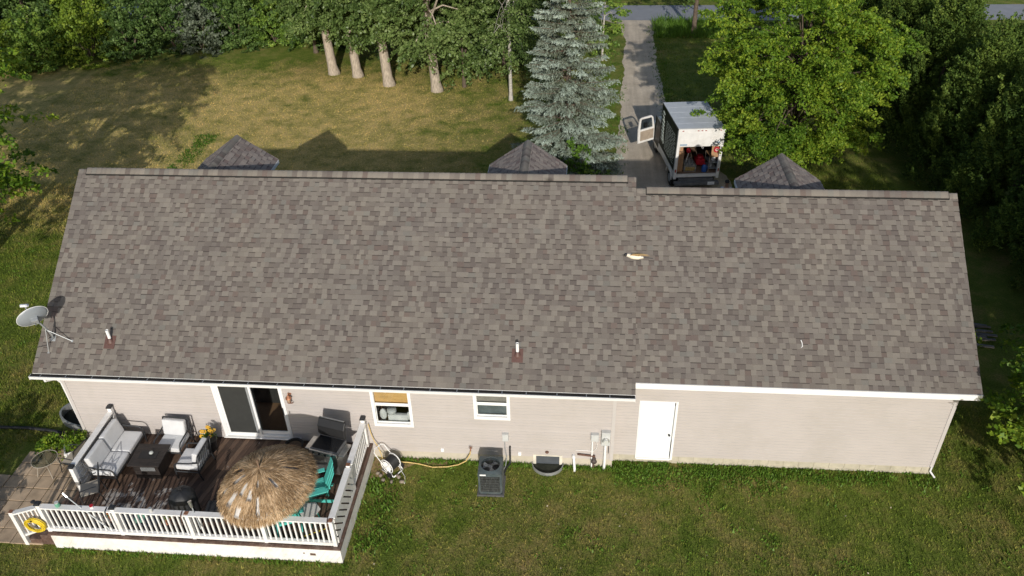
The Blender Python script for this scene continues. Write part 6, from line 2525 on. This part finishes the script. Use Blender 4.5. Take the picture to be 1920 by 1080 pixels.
mb.build("white_mark", M['trim'], dk)
t = load("hand_tools", "long white handled tools leaning inside the truck opening", "tools", (-0.05, 0.9))
for k, (a, b) in enumerate((((-0.25, -0.2, 0.2), (0.02, 0.1, 1.25)), ((0.05, 0.0, 0.3), (-0.2, 0.05, 1.2)), ((0.45, 0.2, 0.1), (0.0, 0.1, 1.2)))):
    mb = MB()
    mb.tube([a, b], 0.022, 6)
    mb.box(b, (0.10, 0.04, 0.16), (0, 20 * k, 0))
    mb.build("tool", M['tan'] if k else M['trim'], t)
t = load("hanging_strap", "white strap hanging from the truck's rear header", "strap", (0.10, 0.07, 1.02))
mb = MB()
mb.tube([(0, 0, 0.32), (0.01, -0.02, 0.2), (0.05, -0.03, 0.13), (0.08, -0.02, 0.2)], 0.014, 6)
mb.build("strap", M['trim'], t)

# ================================================================== person beside the truck
ps = thing("person", "person in a pale blue shirt and dark cap standing behind the garage roof", "person", (19.80, 13.84, 0), 170)


def skinned(name, joints, edges, m, parent, levels=2):
    me = bpy.data.meshes.new(name)
    me.from_pydata([j[:3] for j in joints], edges, [])
    o = bpy.data.objects.new(name, me)
    COL.objects.link(o)
    o.parent = parent
    md = o.modifiers.new("skin", 'SKIN')
    md.use_smooth_shade = True
    sv_ = me.skin_vertices[0].data
    for i, j in enumerate(joints):
        sv_[i].radius = (j[3], j[4] if len(j) > 4 else j[3])
    sv_[0].use_root = True
    sb = o.modifiers.new("sub", 'SUBSURF')
    sb.levels = sb.render_levels = levels
    me.materials.append(m)
    return o


J = [(0, 0, 0.95, .145, .10), (0, 0, 1.12, .13, .095), (0, 0, 1.32, .155, .10), (0, 0, 1.45, .10, .07), (0, -0.01, 1.52, .05), (0, -0.015, 1.60, .065, .08), (0, -0.02, 1.69, .078, .098), (0, -0.01, 1.755, .05, .06)]
E_ = [(0, 1), (1, 2), (2, 3), (3, 4), (4, 5), (5, 6), (6, 7)]
for s in (-1, 1):
    b = len(J)
    J += [(s * .17, 0, 1.43, .06), (s * .23, 0.02, 1.16, .047), (s * .22, -0.10, 0.93, .036), (s * .215, -0.14, 0.85, .03, .022)]
    E_ += [(3, b), (b, b + 1), (b + 1, b + 2), (b + 2, b + 3)]
    for k in range(4):
        h = len(J)
        J += [(s * .215 + s * (-0.026 + 0.017 * k), -0.155, 0.80, .009), (s * .215 + s * (-0.03 + 0.019 * k), -0.165, 0.755 + 0.006 * abs(k - 1.5), .0085)]
        E_ += [(b + 3, h), (h, h + 1)]
    h = len(J)
    J += [(s * .18, -0.165, 0.84, .010), (s * .165, -0.18, 0.805, .009)]
    E_ += [(b + 3, h), (h, h + 1)]
    l = len(J)
    J += [(s * .095, 0, 0.86, .085), (s * .10, -0.01, 0.50, .058), (s * .10, 0.01, 0.10, .04), (s * .10, -0.12, 0.045, .042, .03)]
    E_ += [(0, l), (l, l + 1), (l + 1, l + 2), (l + 2, l + 3)]
skinned("body", J, E_, M['skin'], ps)
JS = [(0, 0, 1.0, .16, .115), (0, 0, 1.2, .15, .11), (0, 0, 1.36, .165, .11), (0, 0, 1.47, .08, .07)]
ES = [(0, 1), (1, 2), (2, 3)]
for s in (-1, 1):
    b = len(JS)
    JS += [(s * .18, 0, 1.44, .075), (s * .225, 0.015, 1.24, .066)]
    ES += [(2, b), (b, b + 1)]
skinned("shirt", JS, ES, M['shirt'], ps)
JT = [(0, 0, 0.98, .15, .11), (0, 0, 0.90, .14, .11)]
ET = [(0, 1)]
for s in (-1, 1):
    b = len(JT)
    JT += [(s * .10, 0, 0.78, .095), (s * .10, -0.01, 0.5, .07), (s * .10, 0.01, 0.13, .058)]
    ET += [(1, b), (b, b + 1), (b + 1, b + 2)]
skinned("trousers", JT, ET, M['trousers'], ps)
mb = MB()
mb.ball((0, -0.012, 1.735), (.093, .112, .075), 14)
mb.box((0, -0.15, 1.715), (0.14, 0.11, 0.012), (8, 0, 0))
mb.build("cap", M['hair'], ps, smooth=True)
mb = MB()
for s in (-1, 1):
    mb.ball((s * 0.033, -0.108, 1.675), (.013, .010, .008), 8)
mb.build("eyes", M['hair'], ps)
mb = MB()
mb.ball((0, -0.122, 1.645), (.014, .018, .022), 8)
for s in (-1, 1):
    mb.ball((s * 0.085, 0, 1.655), (.012, .02, .03), 8)
mb.ball((0, -0.105, 1.605), (.026, .010, .007), 8)
mb.build("nose_and_ears", M['skin'], ps, smooth=True)
for s in (-1, 1):
    mb = MB()
    mb.box((s * .10, -0.06, 0.05), (.10, .28, .10))
    mb.build("shoe", M['hair'], ps, bevel=0.03)

# ================================================================== bird in flight over the roof
bd = thing("bird", "small cream bird with a dark head flying over the roof", "bird", (14.64, -7.36, 11.52), 84)
bd.rotation_euler = (R(4), R(28), R(90))
bd.scale = (1.3, 1.3, 1.3)
# bird space: +y is forwards
Jb = [(0, 0, 0, .030, .028), (0, 0.035, 0.004, .027, .026), (0, 0.062, 0.008, .016), (0, 0.08, 0.010, .017), (0, 0.097, 0.009, .010), (0, -0.045, 0.0, .020, .016), (0, -0.085, 0.0, .010, .006)]
skinned("body", Jb, [(0, 1), (1, 2), (2, 3), (3, 4), (0, 5), (5, 6)], M['birdwhite'], bd)
mb = MB()
mb.ball((0, 0.083, 0.011), (.0185, .020, .0175), 10)
mb.tube([(0, 0.098, 0.009), (0, 0.122, 0.006)], [0.006, 0.001], 6)
mb.build("head", M['birddark'], bd, smooth=True)
for s in (-1, 1):
    mb = MB()
    mb.add([(s * .02, 0.045, 0.014), (s * .065, 0.03, 0.03), (s * .085, -0.04, 0.034), (s * .075, -0.125, 0.026), (s * .05, -0.05, 0.022), (s * .02, -0.03, 0.012),
            (s * .02, 0.045, 0.009), (s * .065, 0.03, 0.026), (s * .085, -0.04, 0.031), (s * .075, -0.125, 0.024), (s * .05, -0.05, 0.018), (s * .02, -0.03, 0.007)],
           [(0, 1, 4, 5), (1, 2, 3, 4), (6, 11, 10, 7), (7, 10, 9, 8), (0, 6, 7, 1), (1, 7, 8, 2), (2, 8, 9, 3), (3, 9, 10, 4), (4, 10, 11, 5), (5, 11, 6, 0)])
    mb.build("wing", M['birdtan'], bd)
    mb = MB()
    mb.add([(s * .002, -0.07, 0.003), (s * .014, -0.075, 0.003), (s * .026, -0.165, 0.002), (s * .016, -0.13, 0.002), (s * .002, -0.07, -0.001), (s * .014, -0.075, -0.001), (s * .026, -0.165, -0.001), (s * .016, -0.13, -0.001)],
           [(0, 1, 2, 3), (7, 6, 5, 4), (0, 4, 5, 1), (1, 5, 6, 2), (2, 6, 7, 3), (3, 7, 4, 0)])
    mb.build("tail_feather", M['birddark'], bd)

# ================================================================== trees and shrubs
broadleaf("maple_tree", "big yellow green maple tree overhanging the truck", "tree", (23.0, 17.6, 0), 2.0, 0.2, (-0.1, 0, 4.9), (3.7, 3.7, 4.8), 1500, 100, 0.115, 'l_maple',
          spray=0.78, seed=5, limbs=40, zmin=-0.86, droop=0.34, upb=0.75, boughs=68, spread=0.155)

# row of trunks at the far edge of the front lawn
ROW = [(-0.98, 30.68, 0.30, "first from the left, thick pale trunk of the lawn tree row"), (0.60, 30.24, 0.29, "second from the left in the lawn tree row, leaning left, leafy to low down"),
       (2.77, 28.87, 0.31, "third from the left in the lawn tree row, broad pale trunk"), (5.72, 27.99, 0.30, "rightmost of the four thick pale trunks, low leafy boughs right of it")]
for i, (x, y, r_, lb) in enumerate(ROW):
    broadleaf("poplar_tree", lb, "tree", (x, y, 0), 3.0, r_ * 0.95, (0.0, 0.0, 6.0), (2.3, 1.9, 4.6), 640, 64, 0.17, 'l_aspen', 'bark', "row of thick trunked trees on the front lawn",
              spray=0.85, seed=20 + i, limbs=12, zmin=-0.97, droop=0.5, lean=(-0.35, 0.0), hang=0.4, boughs=34, spread=0.21, zlow=[2.4, 2.2, 2.6, 2.3][i])
broadleaf("low_bough_tree", "leafy young tree with low hanging boughs right of the trunk row", "tree", (7.2, 28.6, 0), 1.2, 0.10, (0, 0, 2.9), (1.5, 1.4, 2.8), 150, 55, 0.15, 'l_aspen', 'darkbark', None,
          spray=0.8, seed=29, limbs=8, zmin=-0.9, droop=0.5, hang=0.5)
broadleaf("birch_tree", "slim white barked birch standing left of the blue spruce", "tree", (10.04, 26.63, 0), 3.0, 0.10, (0, 0.0, 5.4), (1.9, 1.8, 4.6), 330, 50, 0.13, 'l_aspen', 'birch', None,
          spray=0.8, seed=31, limbs=22, zmin=-0.92, droop=0.45, hang=0.3, limb_r=0.25)
BACK = [(-3.2, 34.5, 2.6, 4.8, 'l_dark', "dark leafy tree behind the left end of the trunk row"), (2.0, 34.0, 2.5, 4.8, 'l_aspen', "leafy tree behind the middle of the trunk row"),
        (6.2, 33.2, 2.5, 4.6, 'l_dark', "dark leafy tree behind the right end of the trunk row"), (9.2, 32.2, 2.3, 4.8, 'l_dark', "dark tree filling the gap behind the birch"),
        (12.4, 31.6, 2.0, 4.8, 'l_aspen', "leafy tree half hidden behind the blue spruce")]
for i, (x, y, r_, h, l_, lb) in enumerate(BACK):
    broadleaf("background_tree", lb, "tree", (x, y, 0), 1.6, 0.13, (0, 0, h * 0.92), (r_, r_ * 0.8, h * 0.95), 210, 50, 0.20, l_, 'darkbark', "dark trees behind the trunk row", spray=1.0, seed=40 + i, limbs=6, zmin=-0.97)
broadleaf("roadside_shrub_tree", "small airy tree between the spruce and the driveway's far end", "tree", (15.1, 33.2, 0), 1.5, 0.07, (0.1, 0, 3.0), (1.2, 1.2, 2.6), 95, 40, 0.14, 'l_bush', 'birch', None,
          spray=0.7, seed=51, limbs=12, zmin=-0.9)
broadleaf("roadside_tree", "roadside tree with a bare lower trunk right of the driveway entrance", "tree", (21.14, 38.5, 0), 2.4, 0.16, (-0.2, 0, 4.7), (2.5, 2.2, 3.0), 190, 46, 0.18, 'l_dark', 'darkbark', None, spray=1.0, seed=52, limbs=9, zmin=-0.8)

# blue spruce: whorls of drooping needle fans
sp = thing("blue_spruce", "tall blue grey spruce standing left of the driveway", "tree", (13.35, 17.6, 0))
rg = np.random.default_rng(77)
parts = []
H_S = 12.0
tr_mb = MB()
tr_mb.tube([(0, 0, -0.1), (0, 0, 4), (0, 0, H_S)], [0.17, 0.12, 0.01], 8)
z = 0.35
C_, D_, L_, T_ = [], [], [], []
while z < H_S - 0.2:
    f_ = z / H_S
    Rr = 2.6 * (1 - f_) ** 0.8 * (0.92 if z < 1.2 else 1.0) + 0.06
    nb = int(12 - 5 * f_)
    for k in range(nb):
        a = rg.uniform(0, 2 * np.pi)
        R_ = Rr * rg.uniform(0.78, 1.12)
        d = np.array([math.cos(a), math.sin(a), 0.34 - 0.50 * (1 - f_)])
        d /= np.linalg.norm(d)
        p0 = np.array([0, 0, z + rg.uniform(-0.06, 0.06)])
        end = p0 + d * R_
        tr_mb.tube([p0, p0 + d * R_ * 0.6, end + np.array([0, 0, 0.05])], [0.028 * (1.2 - f_), 0.016, 0.005], 4, cap=False)
        side = np.array([-math.sin(a), math.cos(a), 0])
        tone = rg.uniform(0.35, 1.0)
        m_ = max(4, int(R_ * 6.5))
        for j in range(m_):
            u = 0.22 + 0.78 * (j + 0.5) / m_
            for s in (-1, 1):
                ll = (0.14 + 0.36 * R_ / 2.4) * (1.25 - u * 0.75) * rg.uniform(0.75, 1.2)
                dd_ = d * 0.75 + side * s * 0.85 + np.array([0, 0, -0.10 + 0.15 * u])
                C_.append(p0 + d * R_ * u); D_.append(dd_); L_.append(ll); T_.append(np.clip(tone * (0.05 + 1.0 * u), 0, 1))  # tint darkens towards the trunk, painting in the crown's inner shade
        C_.append(p0 + d * R_ * 0.85); D_.append(d + np.array([0, 0, 0.2])); L_.append(0.28); T_.append(tone)
    z += 0.36 - 0.014 * z
C_, D_, L_, T_ = np.array(C_), unit(np.array(D_)), np.array(L_), np.array(T_)
n_ = 13
k_ = len(C_)
u = rg.random((k_, n_)) ** 0.8
P = (C_[:, None] + D_[:, None] * (u * L_[:, None])[..., None] + rg.normal(0, 0.025, (k_, n_, 3)) - np.array([0, 0, 1]) * (0.30 * L_[:, None] * u ** 1.5)[..., None]).reshape(-1, 3)
Dn = np.repeat(D_, n_, 0)
A = unit(Dn * 0.55 + rg.normal(0, 0.45, P.shape) + np.array([0, 0, -0.35])) * rg.uniform(0.05, 0.095, (len(P), 1))
B = unit(np.cross(A, rg.normal(0, 1, P.shape))) * rg.uniform(0.012, 0.022, (len(P), 1))
V, F = leaf_quads(P, A, B)
V[:, 2] = np.maximum(V[:, 2], 0.02)
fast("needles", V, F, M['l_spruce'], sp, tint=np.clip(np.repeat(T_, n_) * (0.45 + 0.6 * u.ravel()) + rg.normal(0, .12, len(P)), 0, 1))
tr_mb.build("trunk", M['darkbark'], sp)
bush("climbing_shrub", "bright green leafy shrub growing up through the front of the spruce", "shrub", (13.75, 15.75, 0), (0.75, 0.6, 3.0), 130, 30, 0.11, 'l_vine', None, 61, 0.4)
bush("climbing_shrub", "dark low shrub at the spruce foot beside the middle dormer", "shrub", (14.6, 14.8, 0), (1.0, 0.7, 1.6), 90, 28, 0.11, 'l_bush', None, 62, 0.4)

# cedar hedge on the right: flame shaped trees side by side
def cedar(i, x, y, h, r_, lb):
    rng = np.random.default_rng(100 + i)
    t = thing("cedar_tree", lb, "tree", (x, y, 0), 0, "row of dark cedars along the right edge")
    r_ *= 1.12
    parts_ = []
    # flame shaped plumes set up the cone, over a dense dark inside
    for npl, per, k_in, k_out, nl, sz in ((165, 11, 0.80, 1.04, 44, 0.10), (80, 6, 0.30, 0.62, 40, 0.15)):
        f_ = (np.arange(npl) + rng.random(npl)) / npl
        zz = 0.1 + f_ ** 0.92 * (h - 0.6)
        zz = np.clip(zz, 0.1, h - 0.5)
        a = rng.uniform(0, 2 * np.pi, npl) + np.arange(npl) * 2.4
        prof = r_ * np.clip(1 - (zz / h) ** 1.8, 0.03, 1) ** 0.85 * rng.uniform(k_in, k_out, npl)
        c0 = np.stack([np.cos(a) * prof, np.sin(a) * prof, zz], 1)
        o = rng.normal(0, 1, (npl, per, 3)) * np.array([0.16, 0.16, 0.36])
        C = (c0[:, None] + o).reshape(-1, 3)
        C[:, 2] = np.maximum(C[:, 2], 0.05)
        aa = np.repeat(a, per)
        D = np.stack([np.cos(aa) * 0.45, np.sin(aa) * 0.45, np.full(len(aa), 1.0)], 1) + rng.normal(0, 0.2, (len(aa), 3))
        tt = np.clip(np.repeat(rng.uniform(0.05, 0.95, npl), per) + rng.normal(0, 0.1, len(aa)), 0, 1)
        parts_.append(sprays(C, D, rng.uniform(0.35, 0.7, len(aa)), 0.17, 0.08, nl, sz, 0.02, rng, upbias=0.15, aspect=0.5, cl_tint=tt))
    V, F, T = merge(parts_)
    V[:, 2] = np.maximum(V[:, 2], 0.02)
    fast("crown", V, F, M['l_cedar'], t, tint=T)
    mb = MB()
    mb.tube([(0, 0, -0.1), (0, 0, h * 0.4), (0, 0, h * 0.75)], [0.16, 0.11, 0.02], 7)
    mb.build("trunk", M['darkbark'], t)


CED = [(27.9, 31.0, 7.4, 2.0, "farthest cedar in the dark row, beside the maple's crown"), (28.6, 27.6, 7.4, 2.0, "second farthest cedar in the dark row"),
       (29.3, 24.2, 7.2, 2.0, "tall cedar in the dark row with sunlit tip left of the road glimpse"), (29.9, 20.8, 6.9, 2.0, "cedar in the dark row whose rounded top meets the road glimpse"),
       (30.5, 17.4, 6.6, 2.0, "cedar in the dark row at the right edge, sunlit at its top"), (30.9, 14.0, 6.5, 2.0, "cedar at the right edge level with the garage dormer"),
       (31.2, 10.6, 6.5, 1.95, "shaded cedar at the right edge beyond the lumber pile"), (31.4, 7.2, 6.5, 1.9, "nearest shaded cedar at the right edge")]
for i, c in enumerate(CED):
    cedar(i, *c)

broadleaf("side_tree", "leafy tree reaching in from the right edge below the garage roof corner", "tree", (28.55, -0.7, 0), 1.4, 0.16, (0, 0, 3.2), (3.75, 3.6, 3.0), 800, 60, 0.15, 'l_maple',
          spray=1.0, seed=71, zmin=-0.85, boughs=44, spread=0.22)
broadleaf("side_tree", "tree whose leafy tips reach in at the left edge above the house", "tree", (-9.2, 7.6, 0), 3.0, 0.2, (0, 0, 7.2), (3.9, 3.7, 5.4), 760, 60, 0.16, 'l_maple', spray=1.05, seed=72, zmin=-0.95, boughs=44, spread=0.22)
broadleaf("side_tree", "second tree out past the left edge", "tree", (-16.0, 12.5, 0), 2.2, 0.2, (0, 0, 6.2), (4.2, 3.8, 5.4), 520, 60, 0.17, 'l_maple', spray=1.15, seed=73, limbs=8, zmin=-0.75, lump=0.4)
broadleaf("side_tree", "tall dense tree past the right edge shading the side lawn", "tree", (30.6, -3.4, 0), 3.0, 0.2, (0, 0, 7.0), (3.9, 3.2, 6.0), 620, 60, 0.18, 'l_dark', spray=1.1, seed=75, zmin=-0.9, boughs=44, spread=0.26)
broadleaf("shadow_cone_tree", "small cone shaped tree beyond the lower left corner", "tree", (-1.95, -5.4, 0), 0.8, 0.1, (0, 0, 1.55), (1.15, 1.1, 1.6), 260, 40, 0.12, 'l_dark', spray=0.5, seed=74, limbs=5, zmin=-0.95)  # out of view, put in for the shadow it throws on the left lawn

# shrub belt behind the front lawn, and the trees behind it
BELT = [(-23.0, 31.0, 2.4, 4.0, 'l_yellow', "sunny yellow green shrub at the far left of the belt"), (-20.0, 31.6, 2.0, 3.2, 'l_bush', "mid green shrub, second from the left in the belt"),
        (-17.6, 33.2, 2.0, 3.8, 'l_yellow', "tall yellow green shrub with feathery top in the belt"), (-15.2, 33.9, 1.9, 3.2, 'l_dark', "dark low shrub left of the grey green one"),
        (-12.8, 35.2, 2.1, 4.2, 'l_dark', "dark tall shrub just behind the grey green one"), (-11.0, 35.2, 1.7, 3.6, 'l_olive', "grey green silvery shrub in the middle of the belt"),
        (-8.8, 36.0, 1.9, 3.6, 'l_dark', "dark shrub right of the silvery one"), (-6.6, 36.8, 1.9, 4.0, 'l_bush', "mid green dense shrub right of the dark one in the belt"),
        (-4.4, 37.0, 1.8, 4.0, 'l_bush', "green leafy shrub at the right end of the belt beside the trunk row"), (-2.0, 37.2, 1.8, 3.6, 'l_bush', "green shrub seen between lawn and first trunk")]
for i, (x, y, r_, h, l_, lb) in enumerate(BELT):
    bush("belt_shrub", lb, "shrub", (x, y, 0), (r_, r_ * 0.85, h), 300, 46, 0.165, l_, "shrub belt behind the front lawn", 120 + i, 0.7)
BT = [(-29.5, 35.5, 'l_bush', "mid green tree at the very left behind the belt"), (-27.5, 38.5, 'l_dark', "dark tree at the very left edge behind the belt"), (-24.5, 38.0, 'l_dark', "dark tree behind the far left shrub"), (-20.5, 38.5, 'l_yellow', "yellow green tree behind the left of the belt"), (-16.5, 39.0, 'l_dark', "dark tree behind the feathery shrub"),
      (-12.5, 39.2, 'l_dark', "dark tree behind the silvery shrub"), (-8.5, 39.3, 'l_bush', "mid green tree behind the right of the belt"), (-4.5, 39.3, 'l_dark', "dark tree behind the belt's right end"),
      (0.0, 38.8, 'l_dark', "dark tree far behind the first trunk"), (4.5, 38.5, 'l_dark', "dark tree far behind the third trunk"), (9.0, 38.0, 'l_dark', "dark tree far behind the birch")]
for i, (x, y, l_, lb) in enumerate(BT):
    broadleaf("belt_tree", lb, "tree", (x, y, 0), 1.8, 0.15, (0, 0, 4.0), (2.5, 1.9, 4.2), 190, 46, 0.21, l_, 'darkbark', "trees behind the shrub belt", spray=1.0, seed=150 + i, limbs=5, zmin=-0.95)
for i, (x, y, l_, lb) in enumerate(((-29.0, 40.0, 'l_bush', "shrub in front of the road at the far left"), (-25.6, 40.2, 'l_dark', "dark shrub in front of the road behind the yellow green ones"), (-22.2, 40.3, 'l_bush', "mid green shrub in front of the road behind the feathery one"))):
    bush("belt_shrub", lb, "shrub", (x, y, 0), (2.5, 1.6, 4.2), 300, 46, 0.19, l_, "shrub belt behind the front lawn", 140 + i, 0.8)
for i, (x, y, r_, h, lb) in enumerate(((13.5, 48.2, 2.4, 3.5, "bush across the road left of the driveway"), (17.8, 48.6, 2.2, 3.0, "bush across the road opposite the driveway"), (22.5, 48.3, 2.4, 3.2, "bush across the road behind the roadside tree"),
                                       (27.5, 48.6, 2.6, 3.4, "bush across the road behind the maple"), (33.0, 49.2, 2.6, 3.0, "bush across the road behind the cedars"))):
    bush("verge_bush", lb, "shrub", (x, y, 0), (r_, r_ * 0.7, h), 120, 40, 0.2, 'l_dark', "bushes across the road", 180 + i, 0.8)
